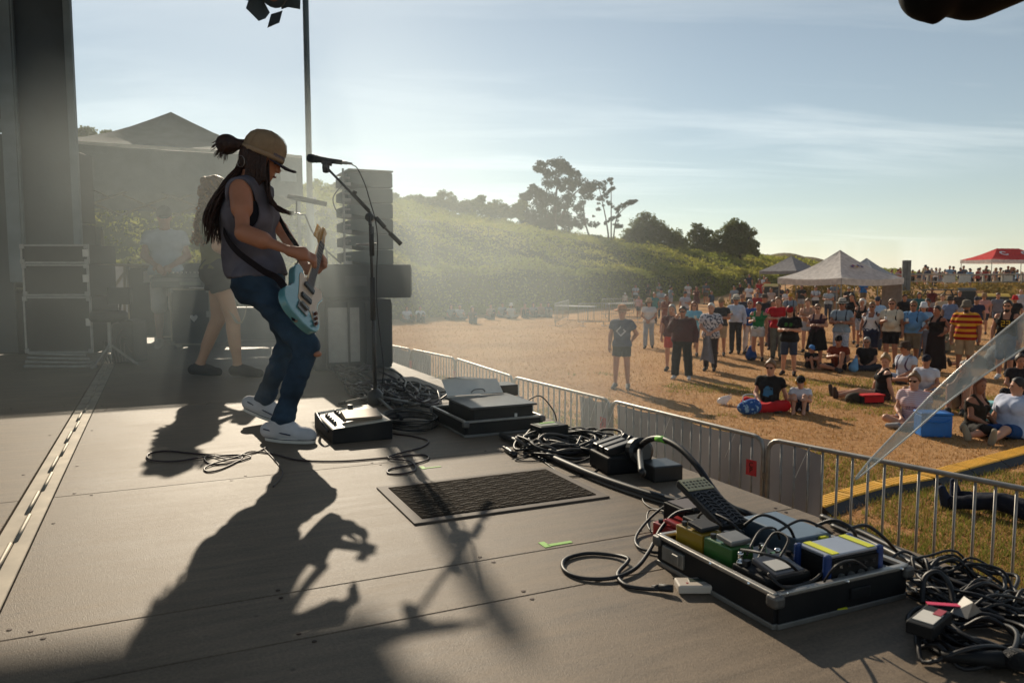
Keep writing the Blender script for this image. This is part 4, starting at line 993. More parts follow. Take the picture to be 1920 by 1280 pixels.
# ------------------------------------------------------------------ the singer
m_skin = skin((172, 116, 88))
def build_singer():
    base = S(540, 836); Bv = Vector(base)
    def j(px, py, Y): return P(px, py, Y) - Bv
    J = dict(sc=.95,
        pel=j(484, 512, 4.15), hipR=j(484, 538, 4.05), hipL=j(500, 532, 4.25), chest=j(468, 402, 4.15), neck=j(468, 338, 4.14), head=j(490, 297, 4.12),
        shR=j(452, 355, 3.985), shL=j(484, 350, 4.30), elR=j(455, 436, 3.86), wrR=j(548, 472, 3.80), elL=j(526, 428, 4.45), wrL=j(578, 506, 4.37),
        knR=j(578, 652, 3.98), anR=j(526, 800, 4.0), toeR=j(580, 824, 3.93), knL=j(545, 640, 4.42), anL=j(493, 765, 4.50), toeL=j(520, 783, 4.54))
    J['anR'].z = .085; J['toeR'] = J['anR'] + V3(.105, -.03, -.045); J['anL'].z = .125; J['toeL'] = J['anL'] + V3(.095, .0, -.065)
    f = V3(.90, .12, -.36).normalized(); r = f.cross(V3(0, 0, 1)).normalized(); J['f'], J['r'], J['u'] = f, r, r.cross(f)
    J['fwd'] = V3(.97, .10, -.1).normalized()
    sp = dict(fem=True, w=.86, lw=.84, pose='x', hs=1.0)
    B = body_groups(J, sp); res = .0075; sc = J['sc']
    # bare, fuller upper arm
    G_ = [(.012, B['T'] + B['H'], [])]
    for s in 'LR': G_.append((.007, B['arms'][s], [])); G_.append((.010, B['legs'][s] + B['feet'][s], []))
    G_.append((.010, [cone(J['shR'], J['shR'].lerp(J['elR'], .45), .058, .054), cone(J['elR'].lerp(J['wrR'], .05), J['elR'].lerp(J['wrR'], .4), .044, .044)], []))
    # right hand plucks over the neck end, left hand wraps the neck
    b1, f1 = hand_prims(J['wrR'], V3(.85, .28, -.18), V3(-.15, .55, -.8), 1.0, 1.0, curl=.62, side=1)
    b2, f2 = hand_prims(J['wrL'], V3(.75, .05, .25), V3(-.2, -.85, .45), 1.0, 1.0, curl=.75, side=-1)
    G_ += [(.007, b1 + b2, []), (.0025, f1, []), (.0025, f2, []), (.004, B['D'], [])]
    t = put_mesh(None, 'person', soft('person', G_, .006, m_skin)); t.location = base
    tag(t, 'singer in a cap and sleeveless top playing a pale blue guitar on stage', 'person')
    up, F_, W_ = B['up'], B['fwd'], B['waist']
    # sleeveless top, loose at the back, with deep armholes
    shirt_m = M('washed_shirt', lin((104, 100, 108)), rough=.9, var=.3, scale=7, bump=.9, bscale=13, spec=.2, transl=.12)
    gT = grow(B['T'], .018)
    gT.append(cone(J['chest'] - F_ * .05 + up * .04, W_ - F_ * .06 - up * .12, .095, .10)); gT.append(cone(W_ - F_ * .05 - up * .08, W_ + F_ * .035 - up * .12, .105, .108))
    hem = W_ - up * .165
    neg = []
    for s, q in (('R', -1), ('L', 1)):
        o = B['right'] * q
        neg.append(ell(J['sh' + s] + o * .075 - up * .05, (.085, .085, .125))); neg.append(ell(J['sh' + s].lerp(J['chest'], .45) + o * .085 - up * .05 + F_ * .025, (.06, .075, .10)))
    put_mesh(t, 'sleeveless_top', wrinkle(soft('sleeveless_top', [(.016, gT, [(hem, tuple(-up)), (J['neck'] + up * .012, tuple((up * .9 + F_ * .4).normalized()))])], res, shirt_m, neg=neg), .0075, (11, 11, 6)))
    put_mesh(t, 'bra_top', soft('bra_top', [(.012, grow(B['T'], .011), [(J['chest'] - up * .08, tuple(-up)), (J['chest'] + up * .055, tuple(up))])], res, cloth((24, 26, 34))))
    # jeans
    jm = M('dark_denim', lin((48, 66, 84)), rough=.85, var=.45, scale=6, bump=.8, bscale=17, spec=.25)
    hipp = grow(B['T'], .013); gp = [(.014, [hipp[0], hipp[4], hipp[1]] + hipp[-2:], [(W_ - up * .05, tuple(up))])]
    for s in 'LR':
        a, b = B['legs'][s][0], B['legs'][s][1]; e = Vector(b[1]).lerp(Vector(b[2]), .985)
        folds = [cone(e - (e - Vector(b[1])).normalized() * q, e - (e - Vector(b[1])).normalized() * (q + .012), .050, .050) for q in (.02, .06)]
        kf = [cone(Vector(a[2]) - (Vector(a[2]) - Vector(a[1])).normalized() * q, Vector(a[2]) - (Vector(a[2]) - Vector(a[1])).normalized() * (q - .01), .058 + q * .05, .058 + q * .05) for q in (.03, .08, .14)]
        gp.append((.010, [cone(a[1], a[2], a[3] + .014, a[4] + .010), cone(b[1], e, b[3] + .010, b[4] + .014, 1)] + grow([B['legs'][s][2]], .012) + folds + kf, []))
    put_mesh(t, 'jeans', wrinkle(soft('jeans', gp, res, jm, kk=.014), .0065, (9, 9, 20)))
    kn = J['knR']
    put_mesh(t, 'torn_knee_patch', soft('torn_knee_patch', [(.004, [ell(kn + V3(.052, -.02, -.03), (.022, .03, .016))], [])], .006, m_skin))
    # trainers
    wm_ = cloth((196, 194, 196), 'trainer_canvas'); dk = cloth((62, 66, 84)); so = M('trainer_sole', lin((206, 200, 190)), rough=.6)
    for s in 'RL':
        a, q = J['an' + s], J['toe' + s]; d = (q - a); d.z = 0; d.normalize(); tilt = 0 if s == 'R' else .35
        side = V3(-d.y, d.x, 0)
        dirv = V3(d.x * math.cos(tilt), d.y * math.cos(tilt), -math.sin(tilt)); upn = side.cross(dirv) * -1
        if upn.z < 0: upn = -upn
        toe = a + dirv * .185 - upn * .052; heel = a - dirv * .075 - upn * .052
        if s == 'R': toe.z = .034; heel.z = .034
        put_mesh(t, 'trainer', soft('trainer', [(.010, [cone(heel + upn * .022, toe + upn * .008 - dirv * .03, .042, .036), cone(a + upn * .0, heel.lerp(toe, .55) + upn * .035, .05, .038), cone(a + upn * .03, a - upn * .03, .048, .048), cone(toe - dirv * .04, toe - dirv * .015, .041, .036)], [(heel - upn * .014, tuple(-upn)), (a + upn * .03 , tuple(upn))])], .006, wm_))
        sole = []
        for k in range(24):
            an = 2 * math.pi * k / 24; cx_ = math.cos(an); sx = math.sin(an)
            L_ = heel.lerp(toe, .5) + dirv * cx_ * .150 + side * sx * (.047 if cx_ > -.3 else .042); sole.append(L_)
        mb = MB(); mb.add([p - upn * .034 for p in sole] + [p - upn * .008 for p in sole], [tuple(range(24))[::-1], tuple(range(24, 48))] + [(i, (i + 1) % 24, 24 + (i + 1) % 24, 24 + i) for i in range(24)])
        ob('sole', mb, so, t, bevel=.004)
        ring = [p - upn * .014 + (p - heel.lerp(toe, .5)).normalized() * .0015 for p in sole]; ob('sole_line', MB().tube(ring + ring[:1], .0022, 5), dk, t, smooth=True)
        mb = MB()
        for q2 in (1, -1):
            pts = spline([heel + upn * .035 + side * q2 * .043 - dirv * .0, heel.lerp(toe, .35) + upn * .022 + side * q2 * .049, heel.lerp(toe, .62) + upn * .012 + side * q2 * .047], 5); mb.tube(pts, .0035, 5)
        ob('side_stripe', mb, dk, t, smooth=True)
        mb = MB()
        for k in range(4):
            c_ = heel.lerp(toe, .45 + .09 * k) + upn * (.075 - .011 * k); mb.tube([c_ + side * .026, c_ + upn * .006, c_ - side * .026], .0042, 5)
        ob('laces', mb, so, t, smooth=True)
    # head: cap, knotted hair, long loose hair
    c, f, u, r = J['head'], J['f'], J['u'], J['r']
    T = Matrix(((r.x, f.x, u.x, c.x), (r.y, f.y, u.y, c.y), (r.z, f.z, u.z, c.z), (0, 0, 0, 1)))
    capm = M('cap_mesh', lin((158, 134, 106)), rough=.9, var=.15, scale=20, bump=.6, bscale=220, spec=.1, transl=.15); brim = cloth((52, 46, 58))
    Ts = T @ Matrix.Diagonal((.96, 1.16, 1.05, 1))
    ob('cap', MB().lathe([(.092, .018), (.0955, .045), (.093, .075), (.082, .104), (.060, .126), (.03, .138), (.006, .142), (.004, .146)], 28, Ts), capm, t, smooth=True)
    mb = MB()
    for k in range(6):
        a0 = math.pi / 6 + k * math.pi / 3; mb.tube([Ts @ Vector((rr * math.cos(a0), rr * math.sin(a0), zz)) for rr, zz in ((.0975, .045), (.095, .075), (.084, .105), (.062, .128), (.03, .140), (.004, .144))], .0016, 4)
    ob('cap_seam', mb, cloth((148, 124, 98)), t)
    ob('cap_band', MB().lathe([(.0965, .012), (.0985, .034)], 28, Ts), cloth((150, 126, 100)), t, smooth=True)
    ob('cap_front', MB().grid(lambda a, b: Ts @ Vector((math.cos(math.pi * (.2 + .6 * a)) * (.0985 - .0125 * b - .022 * b * b), math.sin(math.pi * (.2 + .6 * a)) * (.0985 - .0125 * b - .022 * b * b), .030 + .080 * b)), 12, 6), cloth((96, 88, 92)), t, smooth=True)
    bp = [(-.082, .055), (-.078, .12), (-.055, .165), (-.02, .185), (.02, .185), (.055, .165), (.078, .12), (.082, .055)]
    n = len(bp)
    ob('cap_brim', MB().add([T @ Vector((x, y * 1.02, .026 - (y - .055) * .20 - x * x * 3.2 + dz)) for dz in (0, .006) for x, y in bp], [tuple(range(n))[::-1], tuple(range(n, 2 * n))] + [(i, (i + 1) % n, n + (i + 1) % n, n + i) for i in range(n)]), brim, t)
    hm = M('singer_hair', lin((66, 41, 30)), rough=.42, var=.45, scale=45, bump=.7, bscale=120, transl=.35)
    groups = [(.010, [ell(c + u * .0 - f * .03, (.083, .085, .10), (tuple(r), tuple(f), tuple(u)))], [(c + f * .030, tuple(f)), (c + u * .035, tuple(u))])]
    bun = j(426, 271, 4.12); root = j(452, 270, 4.12)
    groups.append((.008, [ell(bun, (.056, .052, .052)), ell(bun + V3(-.015, .01, .010), (.040, .036, .036)), cone(bun, root + V3(.03, 0, 0), .028, .024)], []))
    put_mesh(t, 'hair', soft('hair', groups, .006, hm))
    # single strands and locks
    mb = MB(); nrr = random.Random(3)
    backs = []
    for k in range(110):
        w = nrr.uniform(-1, 1); s0 = c - f * (.055 + .045 * (1 - abs(w))) + r * w * .075 + u * nrr.uniform(-.05, .0)
        e = nrr.uniform(.6, 1.0)
        p1 = j(436 + nrr.uniform(-7, 9), 345, 4.12) + V3(0, w * .11, 0); p2 = j(409 + nrr.uniform(-6, 10), 400, 4.12) + V3(0, w * .15, 0); p3 = j(404 + nrr.uniform(-5, 8), 400 + 62 * e, 4.12) + V3(0, w * .15, 0)
        sp_ = spline([s0, p1, p2, p3], 5); rr = nrr.uniform(.0035, .0085); mb.tube(sp_, [rr * (1 - .85 * (i / (len(sp_) - 1)) ** 2) for i in range(len(sp_))], 5)
    for k in range(60):  # near side, over the ear and the cheek
        w = nrr.uniform(0, 1); s0 = c + r * (-.077 if False else .077) * 1 + f * (.045 - .09 * w) + u * .02
        p1 = j(500 - 45 * w, 340, 4.02) ; p2 = j(497 - 62 * w + nrr.uniform(-5, 5), 378, 4.0); p3 = j(490 - 75 * w + nrr.uniform(-6, 6), 400 + 25 * w, 4.0)
        s0 = c + (r if r.y < 0 else -r) * .080 + f * (.035 - .09 * w) + u * .015
        sp_ = spline([s0, (s0 + p1) / 2 + V3(0, -.012, 0), p1] if w < .25 else [s0, p1 + V3(.0, .02, 0), j(452 - 10 * w, 372, 4.06)], 5); rr = nrr.uniform(.0035, .007)
        mb.tube(sp_, [rr * (1 - .85 * (i / (len(sp_) - 1)) ** 2) for i in range(len(sp_))], 5)
    for k in range(40):  # front lock blown forward
        y0 = nrr.uniform(4.10, 4.2)
        sp_ = spline([c + (r if r.y < 0 else -r) * .06 + f * .05 + u * .0, j(502 + nrr.uniform(-6, 4), 345, y0 - .06), j(508 + nrr.uniform(-5, 5), 376, y0 - .07), j(528 + nrr.uniform(-5, 4), 394 + nrr.uniform(-5, 4), y0 - .06), j(548 + nrr.uniform(-8, 4), 401 + nrr.uniform(-5, 4), y0 - .05)], 5)
        rr = nrr.uniform(.002, .005); mb.tube(sp_, [rr * (1 - .9 * (i / (len(sp_) - 1)) ** 2) for i in range(len(sp_))], 5)
    for k in range(70):  # frayed knot
        d = V3(nrr.uniform(-1, .1), nrr.uniform(-1, 1), nrr.uniform(-.9, .8)).normalized(); mb.tube(spline([bun + d * .025, bun + d * .05, bun + d * nrr.uniform(.058, .082) + V3(-.010, 0, -.022)], 3), [.002] * 4 + [.0014] * 2 + [.0006], 4)
    ob('loose_hair', mb, hm, t, smooth=True)
    mb = MB().sphere(c + f * .080 + (r if r.y < 0 else -r) * .031 + u * .005, .011, 8, 6); ob('eye', mb, M('eye_dark', (.02, .014, .01), rough=.2), t, smooth=True)
    mb = MB().sphere(c + f * .080 - (r if r.y < 0 else -r) * .031 + u * .005, .011, 8, 6); ob('eye', mb, M('eye_dark', (.02, .014, .01), rough=.2), t, smooth=True)
    ob('mouth', MB().sphere(c + f * .096 - u * .066, (.010, .018, .006), 8, 4), M('lips', lin((120, 62, 54)), rough=.5), t, smooth=True)
    ob('earring', MB().tube([c + (r if r.y < 0 else -r) * .09 - f * .07 - u * .06 + V3(math.cos(a) * .02, 0, math.sin(a) * .03) for a in np.linspace(0, 6.28, 12)], .0012, 4), m_alu, t)
    return Bv, J

def build_guitar():
    ctr = P(567, 560, 3.93)
    a = V3(-.065, .86, .50).normalized(); N_ = V3(.86, -.21, .46); N_ = (N_ - a * N_.dot(a)).normalized(); y = N_.cross(a)
    T = Matrix(((a.x, y.x, N_.x, ctr.x), (a.y, y.y, N_.y, ctr.y), (a.z, y.z, N_.z, ctr.z), (0, 0, 0, 1)))
    g = bpy.data.objects.new('electric_guitar', None); C.objects.link(g); T = T @ Matrix.Diagonal((.96, .84, 1, 1)); g.matrix_basis = T
    tag(g, 'pale blue electric guitar with cream pickguard held by the singer', 'guitar')
    blue = M('guitar_blue', lin((92, 146, 150)), rough=.18, var=.04, coat=.8); cream = M('cream_plastic', lin((204, 178, 148)), rough=.3, var=.05)
    out = [(-.21, .0), (-.20, .09), (-.16, .145), (-.09, .16), (-.02, .125), (.03, .115), (.10, .135), (.165, .14), (.205, .115), (.20, .08), (.165, .05), (.15, .03), (.15, -.03), (.16, -.05), (.185, -.085), (.17, -.12), (.12, -.135), (.06, -.115), (.0, -.115), (-.06, -.15), (-.13, -.165), (-.185, -.13), (-.208, -.06)]
    o2 = [(p.x, p.y) for p in spline([(x, yy, 0) for x, yy in out], 4, closed=True)][:-1]
    ob('body', MB().prism(o2, .042, Matrix.Translation((0, 0, -.021))), blue, g, bevel=.008, seg=3)
    pg = [(.145, .045), (.165, .03), (.155, -.05), (.175, -.085), (.165, -.108), (.12, -.122), (.06, -.102), (.0, -.10), (-.05, -.13), (-.11, -.14), (-.13, -.11), (-.09, -.07), (-.075, -.04), (-.075, .045), (-.02, .06), (.05, .075), (.11, .09), (.15, .085)]
    p2 = [(p.x, p.y) for p in spline([(x, yy, 0) for x, yy in pg], 3, closed=True)][:-1]
    ob('pickguard', MB().prism(p2, .003, Matrix.Translation((0, 0, .0212))), cream, g)
    for x, rz in ((.085, .0), (-.02, .15)):
        pk = ob('pickup', MB().box((x, 0, .030), (.036, .088, .013), rz), m_blackp, g, bevel=.004)
        mb = MB()
        for k in range(6): mb.lathe([(.003, 0), (.003, .0012)], 6, Matrix.Translation((x, -.03 + .012 * k, .0366)))
        ob('pole_piece', mb, m_alu, pk)
    br = ob('bridge', MB().box((-.115, 0, .026), (.06, .085, .008)).box((-.098, 0, .034), (.014, .07, .008)), m_alu, g, bevel=.002)
    mb = MB()
    for k in range(6): mb.box((-.105, -.026 + .0105 * k, .040), (.022, .008, .006))
    ob('saddle', mb, m_alud, br)
    cp = ob('control_plate', MB().box((-.10, -.105, .0258), (.10, .03, .003), .35), m_alu, g, bevel=.001)
    for k in range(3): ob('knob', MB().lathe([(.010, 0), (.010, .012), (.008, .015), (.001, .0155)], 12, Matrix.Translation((-.135 + .034 * k, -.118 + .012 * k, .0275))), M('knob_brown', lin((96, 54, 36)), rough=.4), cp)
    wood = M('maple_neck', lin((206, 158, 96)), rough=.35, var=.12, scale=8); fb = M('rosewood', lin((66, 46, 38)), rough=.5, var=.3, scale=20)
    nk = ob('neck', MB().add([Vector((x, w * q, z)) for x, w in ((.13, .028), (.60, .021)) for q, z in ((-1, .026), (-.8, .010), (0, .003), (.8, .010), (1, .026))], [(0, 1, 6, 5), (1, 2, 7, 6), (2, 3, 8, 7), (3, 4, 9, 8), (4, 0, 5, 9), (0, 4, 3, 2, 1), (5, 6, 7, 8, 9)]), wood, g)
    ob('fretboard', MB().add([Vector((x, w * q, z)) for x, w in ((.105, .0285), (.60, .0212)) for z in (.0265, .033) for q in (-1, 1)], [(0, 1, 3, 2), (4, 6, 7, 5), (0, 2, 6, 4), (1, 5, 7, 3), (2, 3, 7, 6), (0, 4, 5, 1)]), fb, nk)
    mb = MB()
    for k in range(1, 22):
        x = .60 - (.60 + .10) * (1 - 2 ** (-k / 12)); w = .0212 + (.60 - x) / .495 * .0073
        mb.box((x, 0, .0337), (.0022, 2 * w, .0016))
    ob('fret', mb, m_alu, nk)
    hs = [(.60, -.021), (.60, .021), (.63, .034), (.70, .040), (.775, .034), (.79, .014), (.78, -.012), (.755, -.024), (.72, -.018), (.66, -.026), (.63, -.030)]
    hd = ob('headstock', MB().prism(hs, .014, Matrix.Translation((0, 0, .008))), wood, g, bevel=.002)
    gold = M('gold_metal', lin((214, 170, 96)), rough=.3, metal=.9)
    for k in range(6):
        x = .625 + .026 * k; ob('tuner', MB().lathe([(.005, 0), (.004, .014)], 8, Matrix.Translation((x, .020, .022))).tube([(x, .036, .014), (x, .060, .014)], .004, 6).box((x, .066, .014), (.014, .016, .007)), gold, hd, bevel=.001)
    mb = MB()
    for k in range(6):
        yb = -.026 + .0105 * k; yn = -.017 + .0068 * k
        mb.tube([(-.105, yb, .0435), (.60, yn, .037), (.625 + .026 * k, .018, .031)], .0007, 4)
    ob('string', mb, m_alu, g)
    for p0, p1 in (((-.215, 0, 0), (-.205, 0, 0)), ((.205, .118, 0), (.222, .118, 0))): ob('strap_button', MB().tube([p0, p1], .010, 8), m_alu, g)
    # strap: from the horn up the chest over the far shoulder, across the back to the tail of the body
    pts = [T @ Vector((.215, .118, 0)), P(560, 470, 4.20), P(536, 432, 4.24), P(512, 385, 4.28), P(496, 350, 4.27), P(478, 338, 4.24), P(452, 350, 4.24), P(424, 395, 4.18), P(420, 430, 4.06), P(440, 466, 3.94), P(490, 505, 3.88), P(528, 530, 3.86), T @ Vector((-.215, 0, 0))]
    sp_ = spline(pts, 6); mb = MB(); vs = []; fs = []
    iv = T.inverted()
    for i, p in enumerate(sp_):
        tn = (sp_[min(i + 1, len(sp_) - 1)] - sp_[max(i - 1, 0)]).normalized(); cen = P(470, 430, 4.14); ou = (p - cen); ou = (ou - tn * ou.dot(tn)).normalized(); wv = tn.cross(ou)
        for q, o3 in ((-1, 0), (1, 0), (1, .004), (-1, .004)): vs.append(iv @ (p + wv * q * .019 + ou * o3))
    n = len(sp_)
    for i in range(n - 1):
        for k in range(4): fs.append((i * 4 + k, i * 4 + (k + 1) % 4, (i + 1) * 4 + (k + 1) % 4, (i + 1) * 4 + k))
    ob('strap', MB().add(vs, fs), cloth((32, 26, 30)), g, smooth=False)
build_singer(); build_guitar()

# ------------------------------------------------------------------ the others on the stage
def build_others():
    sp = dict(h=1.70, fem=True, hair='none', skin=(186, 140, 108), up='tank', uc=(96, 92, 60), lo='shorts', fr=.36, lc=(34, 36, 42), arms=('lap', 'clasp'), shc=(44, 40, 40), hp=12)
    sp['hair'] = 'curly'; sp['hc'] = 'fair'; sp['walk'] = True
    p = S(414, 706)
    t, J, B = person(sp, 'bare-legged woman with long curly hair playing behind the singer', (p.x, p.y, STAGE), R(112), res=.012)
    # curls, with the back light put into their paler hair colour
    hm = M('lit_curly_hair', lin((150, 112, 70)), rough=.5, var=.35, scale=30, transl=.4); mb = MB(); q = random.Random(9); c, f, u, r = J['head'], J['f'], J['u'], J['r']
    for k in range(240):
        a = q.uniform(0, 6.28); z = q.uniform(-.42, .13); rad = (.125 if z > -.1 else .135) * q.uniform(.6, 1.05)
        d = (r * math.cos(a) + f * math.sin(a)); 
        if d.dot(f) > .25 and z < .06: continue
        s0 = c + u * z * .9 + d * rad * .85; pts = [s0 + V3(math.cos(i * 1.3 + k) * .016, math.sin(i * 1.3 + k) * .016, -i * .016) + d * .004 * i for i in range(8)]
        mb.tube(pts, [.0075] * 7 + [.001], 5)
    ob('curls', mb, hm, t, smooth=True)
    b = thing('bass_guitar', 'dark bass guitar held by the bare-legged woman', 'guitar', (p.x + .26, p.y + .06, STAGE + .98), R(112))
    b.rotation_euler = (R(70), R(-18), R(118))
    o = [(-.22, 0), (-.19, .12), (-.08, .15), (.02, .11), (.14, .15), (.22, .12), (.16, .03), (.16, -.03), (.2, -.1), (.12, -.13), (.0, -.11), (-.1, -.15), (-.2, -.1)]
    o2 = [(v.x, v.y) for v in spline([(x, yy, 0) for x, yy in o], 3, closed=True)][:-1]
    ob('body', MB().prism(o2, .04), M('dark_lacquer', lin((50, 30, 26)), rough=.25, coat=.5), b, bevel=.006)
    ob('neck', MB().box((.46, 0, .035), (.64, .045, .022)), M('maple_neck', (.5, .3, .12)), b, bevel=.004)
    ob('headstock', MB().prism([(.78, -.03), (.78, .03), (.9, .05), (.95, .02), (.92, -.03)], .016, Matrix.Translation((0, 0, .025))), M('maple_neck', (.5, .3, .12)), b)
    # coiled lead
    pts = spline([P(408, 492, 6.55), P(416, 530, 6.5), P(424, 566, 6.5), P(436, 592, 6.5), P(447, 606, 6.5), P(457, 596, 6.5), P(463, 570, 6.5), P(468, 540, 6.5)], 24); mb = MB(); hp = []
    for i, v in enumerate(pts[:110]): hp.append(v + V3(math.cos(i * 2.1) * .014, math.sin(i * 2.1) * .014, 0))
    hp += pts[110:]
    mb.tube(hp, .0045, 4); tag(ob('coiled_lead', mb, M('pale_lead', lin((170, 160, 140)), rough=.5), None, smooth=True), 'pale curly guitar lead hanging beside the bare-legged woman', 'cable')
    sp = dict(h=1.70, hat='cap', hatc=(36, 38, 44), up='tee', uc=(150, 160, 172), lo='shorts', fr=1.02, lc=(206, 200, 190), arms=('clasp', 'lap'), skin=(150, 104, 82), hp=14, shc=(190, 186, 178))
    p = P(317, 646, 9.35); person(sp, 'stage hand in black cap and pale T-shirt at the mixing desk', (p.x, p.y, STAGE), R(22), res=.014)
build_others()

# ------------------------------------------------------------------ microphone stands
def tripod(t, z=.0, legs=((1, 0), (-.5, .86), (-.5, -.86)), L=.36, hub=.10):
    ob('hub', MB().lathe([(.028, hub - .06), (.045, hub - .05), (.052, hub - .02), (.05, hub + .02), (.024, hub + .05)], 14), m_blackp, t, smooth=True)
    for x, y in legs:
        l = ob('leg', MB().tube([(x * .03, y * .03, hub), (x * L, y * L, .018)], .008, 8), m_alud, t, smooth=True)
        ob('rubber_foot', MB().tube([(x * (L - .05), y * (L - .05), .03), (x * (L + .02), y * (L + .02), .014)], .013, 8), m_rubber, l, smooth=True)
def mic_body(mb_list, p0, p1): pass
def build_mics():
    b = S(704, 772); t = thing('microphone_stand', 'black boom microphone stand in front of the singer', 'microphone stand', b)
    Y = b.y
    def l(px, py, dy=0.0): return P(px, py, Y + dy) - b
    tripod(t, legs=((.56, -.8), (.9, .3), (-.75, .65)), L=.36)
    J = l(694, 408)
    ob('pole', MB().tube([(0, 0, .10), l(699, 560)], .0125, 12).tube([l(699, 566), J], .0095, 12), m_blackp, t, smooth=True)
    ob('grip', MB().tube([l(699.5, 600), l(698.5, 520)], .0165, 12).tube([l(697.5, 480), l(696, 425)], .0155, 12), m_rubber, t, smooth=True)
    d = (l(752, 458) - l(612, 312)).normalized(); nrm = V3(0, -1, 0)
    ob('clutch', MB().lathe([(.012, -.03), (.028, -.028), (.03, .0), (.028, .028), (.01, .03)], 16, Matrix.Translation(J) @ V3(0, 1, 0).to_track_quat('Z', 'Y').to_matrix().to_4x4()).tube([J + V3(0, -.03, 0), J + V3(.012, -.075, -.05)], .009, 8).box(J + V3(.02, -.08, -.075), (.012, .012, .06)), m_blackp, t, smooth=False)
    ob('boom_arm', MB().tube([l(614, 316, -.02), l(740, 446, .02)], .008, 10), m_blackp, t, smooth=True)
    ob('boom_arm', MB().tube([l(660, 362), l(692, 396)], .0125, 10).tube([l(663, 364) + V3(0, 0, .0), l(666, 358)], .014, 8).tube([l(705, 408), l(722, 427)], .014, 10), m_rubber, t, smooth=True)
    ob('counterweight', MB().tube([l(731, 437, .02), l(752, 458, .02)], .0145, 10), m_rubber, t, smooth=True)
    ob('mic_clip', MB().lathe([(.006, -.035), (.02, -.03), (.024, 0), (.02, .03), (.006, .034)], 12, Matrix.Translation(l(611, 314))).tube([l(604, 303), l(622, 307)], .017, 10), m_blackp, t, smooth=True)
    ob('drink_bar', MB().tube([l(668, 459), l(706, 457)], .006, 8).box(l(683, 459), (.06, .02, .012)), m_alud, t)
    # microphone
    p0, p1 = P(583, 297, Y), P(640, 304.5, Y); ax = (p1 - p0).normalized(); ln = (p1 - p0).length
    m = bpy.data.objects.new('microphone', None); C.objects.link(m); m.matrix_basis = Matrix.Translation(p0) @ ax.to_track_quat('Z', 'Y').to_matrix().to_4x4(); tag(m, 'black microphone in the clip of the tall boom stand', 'microphone')
    ob('grille', MB().lathe([(.004, -.026), (.016, -.024), (.025, -.014), (.0275, 0), (.0265, .016), (.023, .028)], 18), M('mic_mesh', (.02, .02, .022), rough=.45, metal=.6, var=.2, scale=90, bump=.9, bscale=400), m, smooth=True)
    ob('body', MB().lathe([(.0235, .028), (.0245, .033), (.0205, .05), (.0165, .11), (.0145, ln + .005)], 18), m_black, m, smooth=True)
    ob('plug', MB().lathe([(.0105, ln), (.0105, ln + .035), (.008, ln + .04), (.007, ln + .065), (.004, ln + .07)], 14), m_alud, m, smooth=True)
    c = [P(660, 309, Y), P(670, 316, Y), P(684, 345, Y - .02), P(694, 378, Y - .03), P(703, 410, Y - .04), P(708, 450, Y - .03), P(706, 520, Y - .02), P(707, 575, Y - .03), P(714, 640, Y - .03), P(719, 690, Y - .02), S(716, 742, .01), S(730, 765, .006), S(752, 770, .006), S(790, 768, .006)]
    tag(ob('microphone_cable', MB().tube(spline(c, 8), .0036, 6), m_rubber, None, smooth=True), 'thin black cable running down from the microphone on the boom stand', 'cable')
    # second stand, farther back
    b = P(622, 672, 7.3); b.z = STAGE; t = thing('microphone_stand', 'second boom stand, seen through the smoke behind the guitar', 'microphone stand', b); Y = b.y
    tripod(t, L=.32)
    J = l(612, 470)
    ob('pole', MB().tube([(0, 0, .1), J], .011, 10), m_blackp, t, smooth=True)
    ob('boom_arm', MB().tube([l(553, 400), l(572, 403), l(584, 432), J, l(640, 494)], .0085, 8), m_blackp, t, smooth=True)
    m = thing('microphone', 'long dark microphone on the second stand behind the singer', 'microphone', P(580, 377, 7.2))
    ob('body', MB().tube([P(540, 368, 7.2) - m.location, P(556, 371.5, 7.2) - m.location, P(612, 383, 7.2) - m.location], [.02, .026, .022], 10), m_black, m, smooth=True)
    ob('stem', MB().tube([P(556, 373, 7.2) - m.location, P(556, 402, 7.2) - m.location], .008, 8), m_black, m)
build_mics()
# ------------------------------------------------------------------ cables
m_cab = M('cable_black', (.009, .008, .009), rough=.5, var=.2, scale=20); m_cab2 = M('cable_grey', lin((84, 78, 72)), rough=.5, var=.25, scale=15); m_cab3 = M('cable_plum', lin((52, 34, 36)), rough=.42, var=.2, scale=15)
CN = dict(cable_black='black ', cable_grey='grey ', cable_plum='plum ')
def cable(pts, r, label, mat=None, name='cable', group=None, n=8, seg=7):
    return tag(ob(name, MB().tube(spline(pts, n), r, seg), mat or m_cab, None, smooth=True), label, 'cable', group)
def pile(cx, cy, rs, rt, n, label, group, rr=(.004, .007), mats=None, q=None, loops=(1.2, 2.6), hmax=.06):
    q = q or random.Random(int(cx * 7 + cy)); c = S(cx, cy); s0 = c.dot(C_); t0 = c.dot(A_)
    for k in range(n):
        L_ = q.uniform(*loops); m = int(9 * L_) + 4; ph = q.uniform(0, 6.28); a = q.uniform(.55, 1.0); b = q.uniform(.45, 1.0); os, ot = q.uniform(-.35, .35) * rs, q.uniform(-.35, .35) * rt; pts = []
        r = q.uniform(*rr)
        for i in range(m):
            an = ph + i / 9 * 6.28 * (1 if k % 2 else -1); w = 1 + .18 * math.sin(i * 1.7 + k); h = r + (hmax * q.random() ** 1.8 if 0 < i < m - 1 else 0)
            pts.append(ST(s0 + os + math.cos(an) * rs * a * w, t0 + ot + math.sin(an) * rt * b * w, h))
        mm = q.choice(mats or [m_cab, m_cab, m_cab2, m_cab3]); cable(pts, r, CN[mm.name] + label, mm, group=group, n=5, seg=6)
